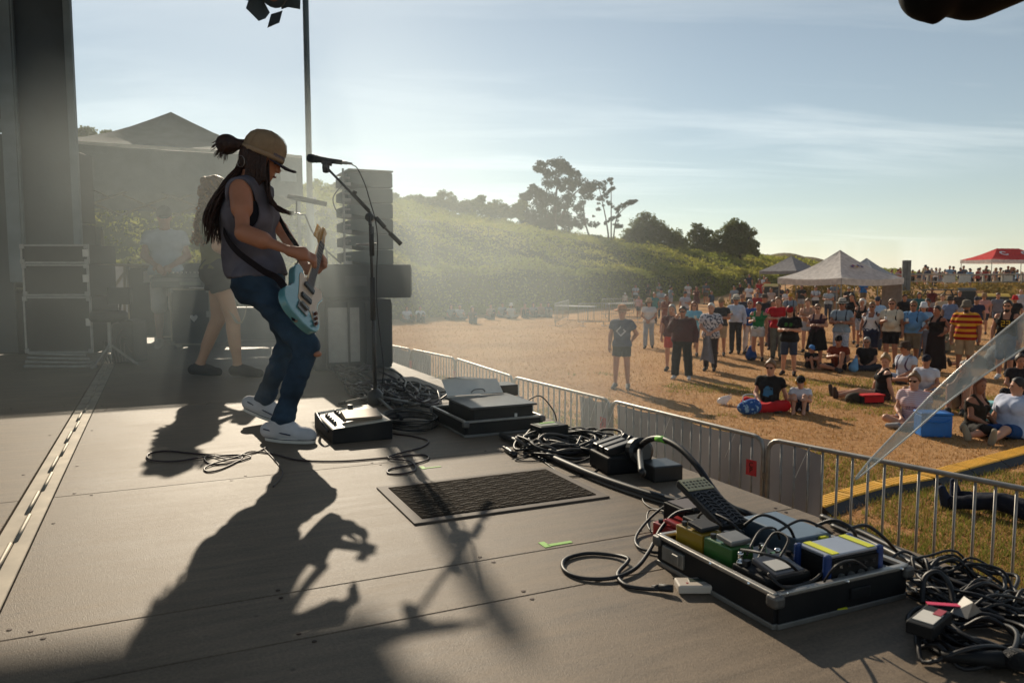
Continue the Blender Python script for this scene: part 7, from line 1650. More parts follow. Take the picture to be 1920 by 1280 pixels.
    # the sandy path that climbs between hedge and crowd
    # clear plastic strip and the rolled cover at the picture's right edge
    t = thing('plastic_strip', 'long clear plastic strip slanting in from the right over the barrier', 'plastic strip', P(1920, 640, 1.9)); o = t.location.copy()
    cen = [(1604, 898, 2.05), (1640, 862, 2.03), (1700, 806, 2.0), (1760, 748, 1.97), (1830, 690, 1.93), (1925, 618, 1.88), (2060, 520, 1.8), (2260, 380, 1.7)]; wd = [.001, .009, .016, .021, .026, .032, .04, .045]
    sp_ = spline([P(*c_) - o for c_ in cen], 5); n = len(sp_); vs = []; fs = []
    for i, p in enumerate(sp_):
        u = i / (n - 1) * (len(wd) - 1); k0 = int(min(u, len(wd) - 2)); w_ = wd[k0] + (wd[k0 + 1] - wd[k0]) * (u - k0)
        tn = (sp_[min(i + 1, n - 1)] - sp_[max(i - 1, 0)]).normalized(); wv = Vector((.55, -.35, -.75)); wv = (wv - tn * wv.dot(tn)).normalized(); nv = tn.cross(wv)
        wv = (wv * math.cos(.35 * math.sin(i * .12)) + nv * math.sin(.35 * math.sin(i * .12)))
        nv = tn.cross(wv)
        for q in (-1, -.35, .35, 1): vs.append(p + wv * w_ * q + nv * .006 * (1 - q * q))
        for q in (1, .35, -.35, -1): vs.append(p + wv * w_ * q + nv * (.006 * (1 - q * q) + .0015))
    for i in range(n - 1):
        for k in range(8): fs.append((i * 8 + k, i * 8 + (k + 1) % 8, (i + 1) * 8 + (k + 1) % 8, (i + 1) * 8 + k))
    mcp = bpy.data.materials.new('clear_plastic'); mcp.use_nodes = True; nt = mcp.node_tree; b = nt.nodes['Principled BSDF']; b.inputs['Base Color'].default_value = (.55, .58, .58, 1); b.inputs['Roughness'].default_value = .12
    trp = nt.nodes.new('ShaderNodeBsdfTransparent'); trp.inputs[0].default_value = (.88, .90, .90, 1); mxs = nt.nodes.new('ShaderNodeMixShader'); lw = nt.nodes.new('ShaderNodeTexNoise'); lw.inputs['Scale'].default_value = 9
    mrn = nt.nodes.new('ShaderNodeMapRange'); mrn.inputs[1].default_value = .35; mrn.inputs[2].default_value = .7; mrn.inputs[3].default_value = .82; mrn.inputs[4].default_value = .5; nt.links.new(lw.outputs['Fac'], mrn.inputs[0]); nt.links.new(mrn.outputs[0], mxs.inputs[0])
    nt.links.new(b.outputs[0], mxs.inputs[1]); nt.links.new(trp.outputs[0], mxs.inputs[2]); nt.links.new(mxs.outputs[0], nt.nodes['Material Output'].inputs[0])
    ob('strip', MB().add(vs, fs), mcp, t, smooth=True)
    ob('hem', MB().tube([Vector(vs[i * 8]) for i in range(n)], .0022, 5).tube([Vector(vs[i * 8 + 3]) for i in range(n)], .0022, 5), M('strip_hem', (.6, .63, .63), rough=.25), t, smooth=True)
    t = thing('rolled_cover', 'black rolled stage cover bulging down at the top right corner', 'tarpaulin', P(1800, -60, 2.2)); o = t.location.copy()
    put_mesh(t, 'roll', soft('roll', [(.010, [cone(P(1748, -22, 2.2) - o, P(1768, -40, 2.25) - o, .086, .09), cone(P(1830, -40, 2.2) - o, P(1990, -120, 2.1) - o, .108, .12), ell(P(1752, 37, 2.2) - o, (.012, .012, .008))], [])], .009, M('tar_black', (.003, .003, .004), rough=.7, spec=.1)))
    ob('rope', MB().tube(spline([P(1700, -70, 2.2) - o, P(1790, -160, 2.3) - o, P(1900, -260, 2.3) - o], 5), .012, 6), m_black, t)
field_things()
# ------------------------------------------------------------------ the crowd on the field
GC = 'people watching from the field'
def by_feet(px, py): return G(px, py, .0)
def by_head(px, py, h, Ymin=10, Ymax=90):
    best = None
    for Y in np.arange(Ymin, Ymax, .25):
        p = P(px, py, Y); e = abs(p.z - (float(ground_z(np.array(p.x), np.array(p.y))) + h))
        if best is None or e < best[0]: best = (e, p)
    return best[1]
def face_stage(p, off=0): return math.atan2(-2.2 - p.x, p.y - 3.0) * -1 * -1 + R(off)
SK = dict(l=(196, 144, 116), m=(176, 122, 94), t=(156, 104, 78), d=(120, 78, 58))
def crowd():
    def st(px, py, label, off=0, head=False, res=None, group=GC, **sp):
        h = sp.get('h', 1.72); sp['h'] = h; p = by_head(px, py, h) if head else by_feet(px, py)
        sp['skin'] = SK[sp.get('sk', 'm')]
        if sp.get('um') is None: sp.pop('um', None)
        r = res or (.0115 if p.y < 19 else .015 if p.y < 24 else .022 if p.y < 34 else .03)
        z = float(ground_z(np.array(p.x), np.array(p.y)))
        return person(sp, label, (p.x, p.y, z), face_stage(p, off), group, r), p
    def cup(tj, s='L', col=(206, 200, 180)):
        (t, J, B), p = tj; w = J['wr' + s]; d = (w - J['el' + s]).normalized(); c = w + d * .075 + V3(0, 0, .03)
        o = thing('cup', 'plastic cup held by the ' + ' '.join(t['label'].split()[:9]), 'cup', wm(t) @ c); ob('wall', MB().lathe([(.028, -.05), (.036, .06)], 12), cloth(col), o, smooth=True)
    # front row, standing
    (t, J, B), p = st(1165, 728, 'man in straw hat, navy T-shirt with a white diamond print and dark shorts', h=1.78, uc=(48, 58, 88), lo='shorts', lc=(26, 30, 36), fr=.55, hat='straw', hatc=(176, 112, 62), band=(140, 84, 44), arms=('behind', 'down'), stance=.06, hc='grey', shc=(120, 116, 112))
    def print_on(t, J, B, mb_fn, col, w_=1.0, dz=-.02, name='shirt_print'):
        c = J['chest'] + B['up'] * dz
        me = bpy.data.objects['person'] if False else None
        T = Matrix(((B['right'].x, B['up'].x, B['fwd'].x, c.x), (B['right'].y, B['up'].y, B['fwd'].y, c.y), (B['right'].z, B['up'].z, B['fwd'].z, c.z), (0, 0, 0, 1)))
        sh = [o for o in t.children if o.name.startswith('shirt')][0]; V = np.empty(len(sh.data.vertices) * 3, np.float32); sh.data.vertices.foreach_get('co', V); V = V.reshape(-1, 3)
        iv = np.array(T.inverted()); L = V @ iv[:3, :3].T + iv[:3, 3]; L = L[L[:, 2] > 0]
        def pt(x, y):
            d2 = (L[:, 0] - x) ** 2 + (L[:, 1] - y) ** 2; k = np.argsort(d2)[:6]; return T @ Vector((x, y, float(L[k, 2].max()) + .003))
        mb = MB(); mb_fn(mb, pt); ob(name, mb, cloth(col), t)
    def quad(mb, pt, pts):
        n = 4; a, b, c, d = [Vector((*q, 0)) for q in pts]
        g = lambda u, v: pt(*(a.lerp(b, u).lerp(d.lerp(c, u), v)).to_2d()); mb.grid(g, n, 2)
    def diamond(mb, pt):
        o, i = .115, .075
        for k in range(4):
            a0, a1 = math.pi / 2 * k, math.pi / 2 * (k + 1)
            if k == 0:
                quad(mb, pt, [(o, 0), (o * .55, o * .45), (i * .55, i * .45), (i, 0)]); continue
            quad(mb, pt, [(o * math.cos(a0), o * math.sin(a0)), (o * math.cos(a1), o * math.sin(a1)), (i * math.cos(a1), i * math.sin(a1)), (i * math.cos(a0), i * math.sin(a0))])
    print_on(t, J, B, diamond, (190, 196, 206), dz=-.06)
    st(1216, 654, 'woman in white T-shirt, pale jeans and sunhat standing behind the man in the straw hat', h=1.64, fem=True, uc=(206, 202, 200), lc=(150, 158, 168), lo='trousers', hat='brim', hatc=(170, 140, 110), hair='long', hc='dark', glasses=True, arms=('clasp', 'clasp'), walk=True)
    st(1278, 710, 'large person in maroon hoodie and black trousers with a hand at the face', h=1.72, w=1.32, belly=.06, up='hoodie', uc=(70, 24, 30), lo='wide', lc=(22, 22, 24), hair='short', hc='dark', glasses=True, arms=('hang', 'face'), shc=(200, 196, 192), stance=.08)
    st(1258, 694, 'grey-haired person in red shorts mostly hidden behind the maroon hoodie', h=1.70, uc=(90, 40, 44), lo='shorts', lc=(190, 70, 60), hair='bob', hc='grey', fem=True, arms=('face', 'down'), sk='l')
    cup(st(1300, 668, 'woman in light blue T-shirt with wavy auburn hair and sunglasses', h=1.64, fem=True, uc=(118, 180, 200), lo='shorts', fr=.8, lc=(120, 130, 140), hair='bob', hc='red', glasses=True, arms=('drink', 'drink'), sk='l'))
    st(1331, 694, 'white-haired man in patterned short-sleeved shirt with a grey jacket over his hands', h=1.74, um=blotch((206, 202, 204), (70, 78, 96), 22, 'leaf_shirt'), up='loose', lc=(44, 34, 36), hair='short', hc='white', arms=('clasp', 'clasp'), w=1.04, sk='l')
    p = G(1320, 694); t = thing('jacket', 'grey jacket hanging from the hands of the white-haired man', 'jacket', (p.x - .02, p.y - .34, 0)); ob('cloth', MB().grid(lambda u, v: Vector(((u - .5) * (.14 + .24 * v), .05 * math.sin(u * 9) - .05, .92 - .66 * v + .05 * math.sin(u * 5) * v)), 14, 10), cloth((120, 120, 128)), t, smooth=True)
    st(1350, 668, 'man in dark T-shirt, cap and beige shorts behind the white-haired man', h=1.74, uc=(44, 46, 52), lo='shorts', fr=.9, lc=(166, 146, 116), hat='cap', hatc=(150, 128, 96), glasses=True, arms=('crossed', 'crossed'))
    cup(st(1378, 664, 'man in pale blue long-sleeved shirt, pale hat and dark trousers holding a drink', h=1.80, up='long', uc=(188, 198, 212), lc=(44, 48, 56), hat='brim', hatc=(206, 196, 176), band=(60, 60, 66), glasses=True, arms=('hang', 'drink'), belly=.03), 'R')
    st(1404, 664, 'grey-haired person in blue top and white trousers left of the woman in green', h=1.68, uc=(36, 84, 150), lc=(206, 196, 190), hair='short', hc='grey', glasses=True, arms=('down', 'crossed'), sk='l', walk=True)
    cup(st(1420, 676, 'woman in green vest top and pale grey shorts', h=1.68, fem=True, up='tank', uc=(24, 110, 62), lo='shorts', fr=.5, lc=(186, 184, 182), hair='short', hc='dark', arms=('down', 'drink'), stance=.05), 'R')
    st(1456, 676, 'man in red T-shirt and grey-green trousers with folded arms', h=1.82, uc=(180, 22, 34), lc=(112, 114, 104), hair='buzz', hc='fair', arms=('down', 'crossed'), sk='l')
    (t, J, B), p = st(1478, 702, 'person in black T-shirt, denim shorts and red headscarf looking down', h=1.70, w=1.1, up='loose', uc=(16, 15, 17), lo='shorts', fr=.95, lc=(52, 62, 80), hat='bandana', hatc=(150, 24, 34), hair='long', hc='dark', arms=('phone', 'phone'), hp=32, sk='l', shc=(40, 30, 28), stance=.06)
    def bars(mb, pt):
        for x in (-.055, .055):
            quad(mb, pt, [(x - .035, .0), (x + .035, .0), (x + .035, .012), (x - .035, .012)]); quad(mb, pt, [(x - .03, .028), (x + .03, .028), (x + .03, .04), (x - .03, .04)]); quad(mb, pt, [(x - .04, -.03), (x + .02, -.03), (x + .02, -.018), (x - .04, -.018)])
    print_on(t, J, B, bars, (70, 150, 50), dz=.0)
    st(1448, 655, 'woman in magenta top standing behind the man in the red T-shirt', head=False, h=1.64, fem=True, uc=(150, 36, 90), lc=(60, 50, 60), hair='long', hc='brown', arms=('drink', 'down'), res=.02)
    st(1512, 660, 'woman in beige strappy top and grey shorts with hair tied up', h=1.70, fem=True, up='tank', uc=(160, 126, 104), lo='shorts', fr=.5, lc=(150, 156, 164), hair='bun', hc='fair', arms=('hang', 'crossed'), sk='l')
    st(1530, 686, 'woman in plum sleeveless top and black skirt with folded arms', h=1.66, fem=True, w=1.06, up='tank', uc=(66, 44, 56), lo='skirt', lc=(20, 19, 22), hair='short', hc='fair', glasses=True, arms=('crossed', 'crossed'), sk='l')
    st(1575, 690, 'man in grey-blue T-shirt, pale checked shorts, hat and rucksack straps', h=1.80, w=1.06, uc=(132, 146, 156), lo='shorts', fr=1.15, lm=blotch((190, 190, 196), (150, 156, 170), 30, 'check_shorts'), hat='brim', hatc=(176, 168, 156), band=(40, 36, 36), glasses=True, arms=('crossed', 'crossed'), straps=(52, 56, 66), sk='t')
    st(1631, 686, 'woman in white vest top and navy shorts with rucksack straps and short hair', h=1.70, fem=True, up='tank', uc=(214, 212, 212), lo='shorts', fr=1.0, lc=(32, 40, 66), hair='short', hc='fair', glasses=True, arms=('hang', 'hang'), straps=(36, 44, 66), sk='t')
    st(1614, 650, 'woman with a mass of white hair in black top behind the white vest', h=1.66, fem=True, up='tank', uc=(26, 24, 26), lo='shorts', lc=(150, 156, 166), hair='curly', hc='white', arms=('drink', 'down'), res=.018)
    cup(st(1668, 690, 'stout man in cream polo shirt and black shorts holding a paper', h=1.80, w=1.14, belly=.07, up='polo', uc=(206, 192, 168), lo='shorts', fr=.75, lc=(20, 20, 24), hair='buzz', hc='fair', glasses=True, arms=('hang', 'drink'), straps=(44, 40, 40)), 'R', (224, 222, 216))
    cup(st(1708, 692, 'stout man in blue polo shirt and khaki shorts with rucksack straps', h=1.76, w=1.14, belly=.07, up='polo', uc=(98, 142, 182), lo='shorts', fr=.95, lc=(120, 106, 86), hair='buzz', hc='fair', glasses=True, arms=('hip', 'drink'), straps=(24, 34, 56), sk='t'), 'R', (224, 222, 216))
    st(1728, 672, 'woman in pale bucket hat and light blue top behind the blue polo shirt', h=1.64, fem=True, uc=(140, 170, 196), lc=(90, 96, 110), hat='bucket', hatc=(206, 212, 218), hair='long', hc='brown', arms=('down', 'down'))
    st(1752, 698, 'woman in black top and long dark skirt with a crossbody strap and dark hair', h=1.66, fem=True, w=1.08, up='tank', uc=(24, 23, 26), lo='longskirt', lc=(36, 26, 26), hair='short', hc='dark', arms=('hip', 'drink'), off=-25, sk='t')
    st(1806, 706, 'bearded man in red and yellow striped shirt, grey hat and beige shorts', h=1.80, w=1.16, belly=.05, um=stripes((150, 22, 22), (214, 150, 40), .02, .132, .5, 'red_yellow_stripes'), uc=(150, 22, 22), up='loose', lo='shorts', fr=1.0, lc=(160, 136, 106), hat='bucket', hatc=(112, 104, 92), beard='dark', hair='short', hc='dark', glasses=True, arms=('hang', 'hang'), sk='t')
    (t, J, B), p = st(1882, 712, 'bearded man in black sports vest numbered 23 and denim shorts', h=1.84, w=1.12, up='tank', uc=(20, 20, 22), lo='shorts', fr=1.05, lc=(70, 92, 120), beard='dark', hair='short', hc='dark', glasses=True, arms=('hang', 'hang'), sk='m', shc=(190, 190, 190))
    def digits(mb, pt):
        seg = dict(a=((-.03, .06), (.03, .06)), b=((.03, .06), (.03, 0)), c=((.03, 0), (.03, -.06)), d=((-.03, -.06), (.03, -.06)), e=((-.03, 0), (-.03, -.06)), g=((-.03, 0), (.03, 0)))
        for x0, s in ((-.05, 'abged'), (.05, 'abgcd')):
            for k in s:
                (xa, ya), (xb, yb) = seg[k]; w = .009
                quad(mb, pt, [(x0 + min(xa, xb) - w, min(ya, yb) - w), (x0 + max(xa, xb) + w, min(ya, yb) - w), (x0 + max(xa, xb) + w, max(ya, yb) + w), (x0 + min(xa, xb) - w, max(ya, yb) + w)])
    print_on(t, J, B, digits, (206, 170, 50), dz=-.05, name='number')
    # the rows behind them: heads at measured places
    back = [
        (1554, 540, 1.76, 'man in cream T-shirt with folded arms behind the plum top', dict(uc=(160, 170, 176), hair='buzz', arms=('crossed', 'crossed'))),
        (1530, 536, 1.74, 'man with rucksack straps and white T-shirt left of the grey T-shirted man', dict(uc=(196, 196, 200), straps=(30, 36, 60), hair='short', hc='dark', arms=('crossed', 'crossed'))),
        (1503, 534, 1.74, 'man in dark T-shirt holding a drink under the left end of the gazebo', dict(uc=(44, 44, 46), hair='buzz', arms=('drink', 'hang'), sk='t')),
        (1565, 528, 1.78, 'man in grey-blue T-shirt standing tallest under the gazebo', dict(uc=(112, 128, 142), hair='buzz', hc='grey', arms=('crossed', 'crossed'))),
        (1592, 537, 1.72, 'person in dark T-shirt and pale cap under the gazebo', dict(uc=(42, 46, 52), hat='cap', hatc=(196, 190, 180), arms=('hang', 'drink'))),
        (1620, 524, 1.70, 'person in bright blue T-shirt under the right side of the gazebo', dict(uc=(40, 110, 180), hair='short', hc='dark', arms=('drink', 'down'))),
        (1482, 550, 1.72, 'man in yellow cap and grey-blue T-shirt behind the red headscarf', dict(uc=(120, 134, 148), hat='cap', hatc=(196, 150, 60), straps=(40, 44, 56), arms=('down', 'down'))),
        (1476, 542, 1.66, 'woman in white shirt with dark hair behind the yellow cap', dict(fem=True, uc=(206, 200, 200), hair='long', hc='dark', glasses=True, arms=('drink', 'drink'))),
        (1462, 534, 1.72, 'dark-clothed man behind the man in the red T-shirt', dict(uc=(54, 56, 64), hair='short', hc='dark', arms=('drink', 'hang'), sk='t')),
        (1434, 552, 1.76, 'man in dark T-shirt between the green vest and the red T-shirt', dict(uc=(34, 36, 44), hat='brim', hatc=(90, 80, 70), arms=('hang', 'hang'), lo='shorts', lc=(70, 30, 34))),
        (1405, 532, 1.74, 'man in white T-shirt behind the pale blue long-sleeved shirt', dict(uc=(206, 206, 210), hair='short', hc='dark', arms=('drink', 'hang'))),
        (1392, 552, 1.72, 'man in dark cap and striped top beside the pale hat', dict(uc=(60, 62, 72), hat='cap', hatc=(150, 110, 90), glasses=True, arms=('hang', 'down'))),
        (1377, 536, 1.70, 'person with dark hair behind the pale hat', dict(uc=(140, 150, 160), hair='short', hc='dark', arms=('hang', 'hang'))),
        (1388, 531, 1.66, 'woman in black top far behind the pale hat', dict(fem=True, uc=(30, 30, 34), hair='long', hc='dark', arms=('hang', 'hang'))),
        (1420, 548, 1.60, 'child-sized person in red top behind the green vest', dict(uc=(150, 40, 46), hair='short', arms=('down', 'down'))),
        (1598, 550, 1.78, 'person in black shading under the gazebo beside the grey hat', dict(uc=(30, 30, 34), hair='long', hc='dark', fem=True, arms=('face', 'hang'))),
        (1646, 556, 1.76, 'man in pale blue T-shirt with a crossbody strap behind the white vest', dict(uc=(164, 190, 214), hat='cap', hatc=(60, 66, 80), glasses=True, arms=('down', 'hang'))),
        (1740, 560, 1.70, 'man in rust T-shirt seen right of the blue polo shirt', dict(uc=(120, 40, 34), hair='short', hc='dark', arms=('crossed', 'crossed'), sk='t')),
        (1748, 540, 1.72, 'man in dark red T-shirt standing by the bins', dict(uc=(96, 30, 30), hair='short', hc='dark', arms=('hang', 'hang'), sk='d')),
        (1800, 545, 1.70, 'man in dark T-shirt with sun-bleached hair behind the striped shirt', dict(uc=(54, 50, 52), hair='short', hc='fair', arms=('down', 'down'))),
        (1782, 556, 1.70, 'person in grey bucket hat and blue top left of the striped shirt', dict(uc=(120, 132, 160), hat='bucket', hatc=(70, 66, 60), arms=('down', 'down'))),
        (1832, 556, 1.70, 'man in navy T-shirt and dark cap right of the striped shirt', dict(uc=(34, 40, 66), hat='cap', hatc=(60, 64, 76), arms=('hang', 'hang'))),
        (1846, 550, 1.70, 'woman in pink top with a sun hat right of the striped shirt', dict(fem=True, uc=(196, 140, 130), hat='bucket', hatc=(150, 120, 90), arms=('down', 'drink'))),
        (1904, 555, 1.66, 'person in bright red bucket hat and black top at the right edge', dict(uc=(28, 28, 32), hat='bucket', hatc=(196, 34, 44), arms=('hang', 'hang'))),
        (1872, 549, 1.70, 'person with brown hair behind the black sports vest', dict(uc=(110, 110, 120), hair='short', arms=('hang', 'hang'))),
        (1915, 542, 1.72, 'bald-headed man in pale shirt at the far right edge', dict(uc=(176, 176, 184), hair='bald', arms=('hang', 'hang'), sk='l')),
        (1240, 540, 1.72, 'man in pale shirt and dark cap far behind the white T-shirt woman', dict(uc=(150, 160, 170), hat='cap', hatc=(40, 44, 56), arms=('crossed', 'crossed'))),
        (1250, 552, 1.66, 'woman in long rust dress left of the maroon hoodie', dict(fem=True, up='tank', uc=(130, 72, 60), lo='longskirt', lc=(130, 70, 58), hair='short', arms=('drink', 'crossed'), sk='t')),
        (1192, 533, 1.72, 'person in white top and dark rucksack strap by the hedge', dict(uc=(190, 190, 196), straps=(40, 40, 46), hair='short', hc='dark', arms=('crossed', 'hang'))),
        (1215, 532, 1.66, 'woman with long brown hair in dark top by the hedge', dict(fem=True, uc=(60, 56, 52), hair='longest', hc='brown', arms=('hang', 'crossed'), off=-40)),
        (1236, 530, 1.76, 'man in grey-green T-shirt with rucksack by the hedge', dict(uc=(120, 130, 126), straps=(50, 56, 70), hair='short', arms=('hang', 'crossed'), off=40)),
        (1227, 548, 1.60, 'woman in teal top near the trestle tables', dict(fem=True, uc=(60, 120, 120), hair='short', hc='fair', arms=('down', 'down'))),
        (1258, 536, 1.74, 'man in pale blue T-shirt facing away by the hedge', dict(uc=(120, 140, 156), hair='short', hc='dark', arms=('hang', 'crossed'), off=120)),
        (1290, 530, 1.76, 'man in white T-shirt by the hedge behind the auburn woman', dict(uc=(196, 196, 198), hat='cap', hatc=(60, 60, 66), arms=('hang', 'crossed'))),
        (1285, 546, 1.70, 'person in pale top and cap holding a drink behind the auburn woman', dict(uc=(170, 170, 180), hat='cap', hatc=(80, 86, 90), arms=('drink', 'hang'))),
        (1306, 537, 1.64, 'woman in dark red dress by the hedge', dict(fem=True, up='tank', uc=(84, 40, 40), lo='skirt', lc=(84, 40, 40), hair='bob', hc='red', arms=('hang', 'drink'))),
        (1324, 528, 1.80, 'tall man in grey T-shirt and cap by the hedge', dict(uc=(80, 92, 104), hat='cap', hatc=(30, 34, 44), arms=('drink', 'hang'), lo='shorts', lc=(90, 76, 66))),
        (1334, 545, 1.50, 'youngster with blue rucksack near the tall man by the hedge', dict(uc=(60, 66, 80), straps=(40, 90, 130), hair='short', arms=('hang', 'hang'), off=60)),
        (1172, 549, 1.20, 'child in white sun hat near the trestle tables', dict(uc=(190, 180, 170), hat='bucket', hatc=(206, 206, 206), arms=('down', 'down'))),
        (1198, 554, 1.30, 'child in pink top beside the pen on the field', dict(uc=(200, 150, 150), hair='short', arms=('down', 'down'))),
        (1424, 523, 1.66, 'woman in long red dress on the path at the end of the hedge', dict(fem=True, up='tank', uc=(180, 44, 50), lo='longskirt', lc=(180, 44, 50), hair='long', hc='dark', arms=('hang', 'hang'))),
        (1405, 514, 1.76, 'man in navy T-shirt on the path at the end of the hedge', dict(uc=(40, 52, 76), hair='short', hc='dark', arms=('hang', 'hip'))),
        (1433, 517, 1.74, 'person in white top beside the woman in the long red dress', dict(uc=(206, 206, 212), hair='short', hc='fair', arms=('hang', 'hang'))),
        (1438, 521, 1.66, 'woman in orange top beside the woman in the long red dress', dict(fem=True, uc=(190, 110, 70), hair='bob', hc='brown', arms=('hang', 'drink'))),
        (1422, 541, 1.66, 'woman in grey top behind the green vest', dict(fem=True, uc=(120, 120, 128), hair='long', hc='brown', arms=('hang', 'hang'))),
        (1446, 540, 1.62, 'person with fair hair behind the red T-shirt', dict(uc=(180, 160, 150), hair='bob', hc='fair', arms=('hang', 'down'))),
        (1660, 548, 1.74, 'man in dark grey T-shirt just right of the gazebo wall', dict(uc=(70, 72, 80), hair='short', hc='dark', arms=('hang', 'crossed'))),
        (1697, 552, 1.70, 'person in black T-shirt behind the two polo shirts', dict(uc=(26, 26, 30), hair='short', hc='dark', arms=('hang', 'hang'))),
        (1724, 548, 1.68, 'woman in teal top behind the pale bucket hat', dict(fem=True, uc=(40, 96, 100), hair='long', hc='dark', arms=('hang', 'hang'))),
        (1768, 552, 1.68, 'woman in cream top between the black skirt and the striped shirt', dict(fem=True, uc=(196, 170, 140), hair='bun', hc='fair', arms=('drink', 'down'), sk='l')),
    ]
    for px, py, h, lab, sp in back:
        sp = dict(sp); off = sp.pop('off', rng.uniform(-15, 15)); sp.setdefault('lo', rng.choice(['trousers', 'shorts', 'shorts'])); sp.setdefault('lc', rng.choice([(60, 66, 80), (120, 106, 86), (40, 40, 46), (150, 150, 156), (84, 92, 110)]))
        st(px, py, lab, off=off, head=True, h=h, **sp)
    # seated in front
    def sit(px, py, label, off=0, **sp):
        p = by_feet(px, py); sp['skin'] = SK[sp.get('sk', 'm')]; sp.setdefault('h', 1.7)
        if sp.get('um') is None: sp.pop('um', None)
        r = .0115 if p.y < 16 else .014 if p.y < 24 else .03
        return person(sp, label, (p.x, p.y, 0 if p.y < 40 else float(ground_z(np.array(p.x), np.array(p.y)))), face_stage(p, off), 'people sitting on the grass', r), p
    (t, J, B), p = sit(1442, 768, 'seated woman in black T-shirt with a blue print, red trousers and sunglasses', pose='cross', h=1.74, fem=True, uc=(18, 17, 20), lo='wide', lc=(196, 22, 32), hair='bun', hc='fair', glasses=True, arms=('floor', 'lap'), lean=.05, sk='l')
    print_on(t, J, B, lambda mb, pt: [quad(mb, pt, q) for q in ([(-.09, -.12), (.02, -.14), (.04, -.02), (-.07, .0)], [(.0, -.12), (.09, -.09), (.09, .03), (.03, .04)], [(-.06, .0), (.03, -.01), (.02, .06), (-.03, .05)])], (60, 130, 170), dz=-.05)
    sit(1500, 772, 'seated child in black cap with yellow ear defenders and white T-shirt', pose='kneesup', h=1.22, hs=1.22, uc=(200, 200, 206), lo='shorts', fr=.6, lc=(40, 44, 60), hat='cap', hatc=(24, 24, 26), muffs=True, arms=('knees', 'knees'), shoes=False, sk='l', off=10)
    sit(1572, 694, 'seated man in rust T-shirt and black cap', pose='mixed', h=1.76, uc=(120, 46, 26), lo='shorts', fr=.8, lc=(36, 36, 44), hat='capback', hatc=(24, 24, 28), arms=('lap', 'kneesx'), hp=22, lean=-.2)
    sit(1520, 690, 'seated child in blue cap and black top', pose='kneesup', h=1.15, hs=1.22, uc=(26, 25, 28), lo='shorts', lc=(40, 40, 46), hat='cap', hatc=(70, 130, 190), arms=('kneesx', 'kneesx'), shoes=False, off=30)
    sit(1624, 694, 'seated woman in black top and sunglasses beside the pale blue carrier bag', pose='cross', h=1.66, fem=True, uc=(30, 26, 28), lo='trousers', lc=(50, 50, 60), hair='short', hc='grey', glasses=True, arms=('lap', 'lap'))
    sit(1652, 748, 'seated blonde woman in black sleeveless top with bare legs stretched to the left', pose='out', h=1.72, fem=True, up='tank', uc=(24, 22, 24), lo='shorts', fr=.4, lc=(60, 40, 40), hair='bun', hc='blond', arms=('floor', 'floorf'), off=-62, hy=60, hp=20, lean=.10, sk='l', shc=(70, 56, 50))
    sit(1698, 718, 'seated man in pale grey T-shirt and brown hat looking left', pose='cross', h=1.78, w=1.15, uc=(186, 192, 204), lo='shorts', fr=.8, lc=(170, 176, 190), hat='brim', hatc=(66, 46, 36), arms=('lap', 'floor'), off=-30, hy=-50, straps=(90, 70, 90))
    (t, J, B), p = sit(1712, 800, 'cross-legged woman in pink and white striped T-shirt with sunglasses', pose='cross', h=1.70, fem=True, w=1.06, um=stripes((200, 150, 152), (216, 208, 208), .0, .03, .5, 'pink_stripes'), lo='shorts', fr=.5, lc=(30, 80, 116), hair='bun', hc='fair', glasses=True, arms=('floorf', 'lap'), sk='l', shc=(150, 150, 150))
    def script(mb, pt):
        for r_, y in enumerate((-.02, -.055)):
            for k in range(7): x = -.075 + .024 * k; quad(mb, pt, [(x, y - .008), (x + .014, y - .010 + .006 * (k % 2)), (x + .016, y + .010 + .006 * (k % 3)), (x + .002, y + .006)])
    print_on(t, J, B, script, (90, 80, 90), dz=-.06)
    sit(1735, 742, 'seated person in dark cap and white top half hidden behind the striped T-shirt', pose='cross', h=1.62, fem=True, uc=(206, 206, 212), lo='shorts', lc=(190, 200, 214), hat='cap', hatc=(28, 30, 44), hair='short', hc='fair', arms=('lap', 'lap'))
    sit(1806, 770, 'seated grey-haired man in dark T-shirt resting his chin on his hand', pose='kneesup', h=1.76, w=1.1, uc=(38, 40, 50), lo='shorts', lc=(150, 140, 130), hair='buzz', hc='grey', arms=('lap', 'chin'), hy=-25)
    sit(1826, 812, 'seated woman in dark brown dress with long auburn hair, turned away', pose='cross', h=1.70, fem=True, w=1.1, up='tank', uc=(46, 38, 30), lo='trousers', lc=(28, 26, 26), hair='longest', hc='red', arms=('lap', 'lap'), off=80, hy=-20, sk='t')
    sit(1896, 818, 'seated woman in white T-shirt and blue shorts at the right edge', pose='out', h=1.72, fem=True, w=1.2, up='loose', uc=(196, 204, 224), lo='shorts', fr=.9, lc=(30, 70, 120), hair='short', hc='dark', arms=('floor', 'floor'), off=-10, lean=.18, hy=-40, sk='l', shc=(150, 140, 120))
    sit(1906, 700, 'seated man in dark top with crossed arms at the right edge', pose='kneesup', h=1.76, w=1.15, uc=(40, 40, 46), lo='trousers', lc=(60, 40, 40), hair='short', hc='dark', arms=('kneesx', 'kneesx'), hp=20)
    sit(1770, 660, 'person sitting behind the long dark skirt with a sandy top', pose='kneesup', h=1.66, uc=(110, 96, 70), lo='trousers', lc=(120, 110, 90), hair='short', arms=('knees', 'knees'))
    sit(1908, 745, 'seated person in black with brown hair just left of the picture edge', pose='cross', h=1.68, fem=True, uc=(34, 30, 34), lo='trousers', lc=(30, 30, 36), hair='bun', hc='brown', arms=('lap', 'lap'), off=30)
    sit(1850, 690, 'person lying back on the grass behind the plastic strip', pose='lie', h=1.7, uc=(150, 150, 150), lo='shorts', lc=(90, 90, 80), hair='short', arms=('floor', 'floor'), lean=.5, off=-60)
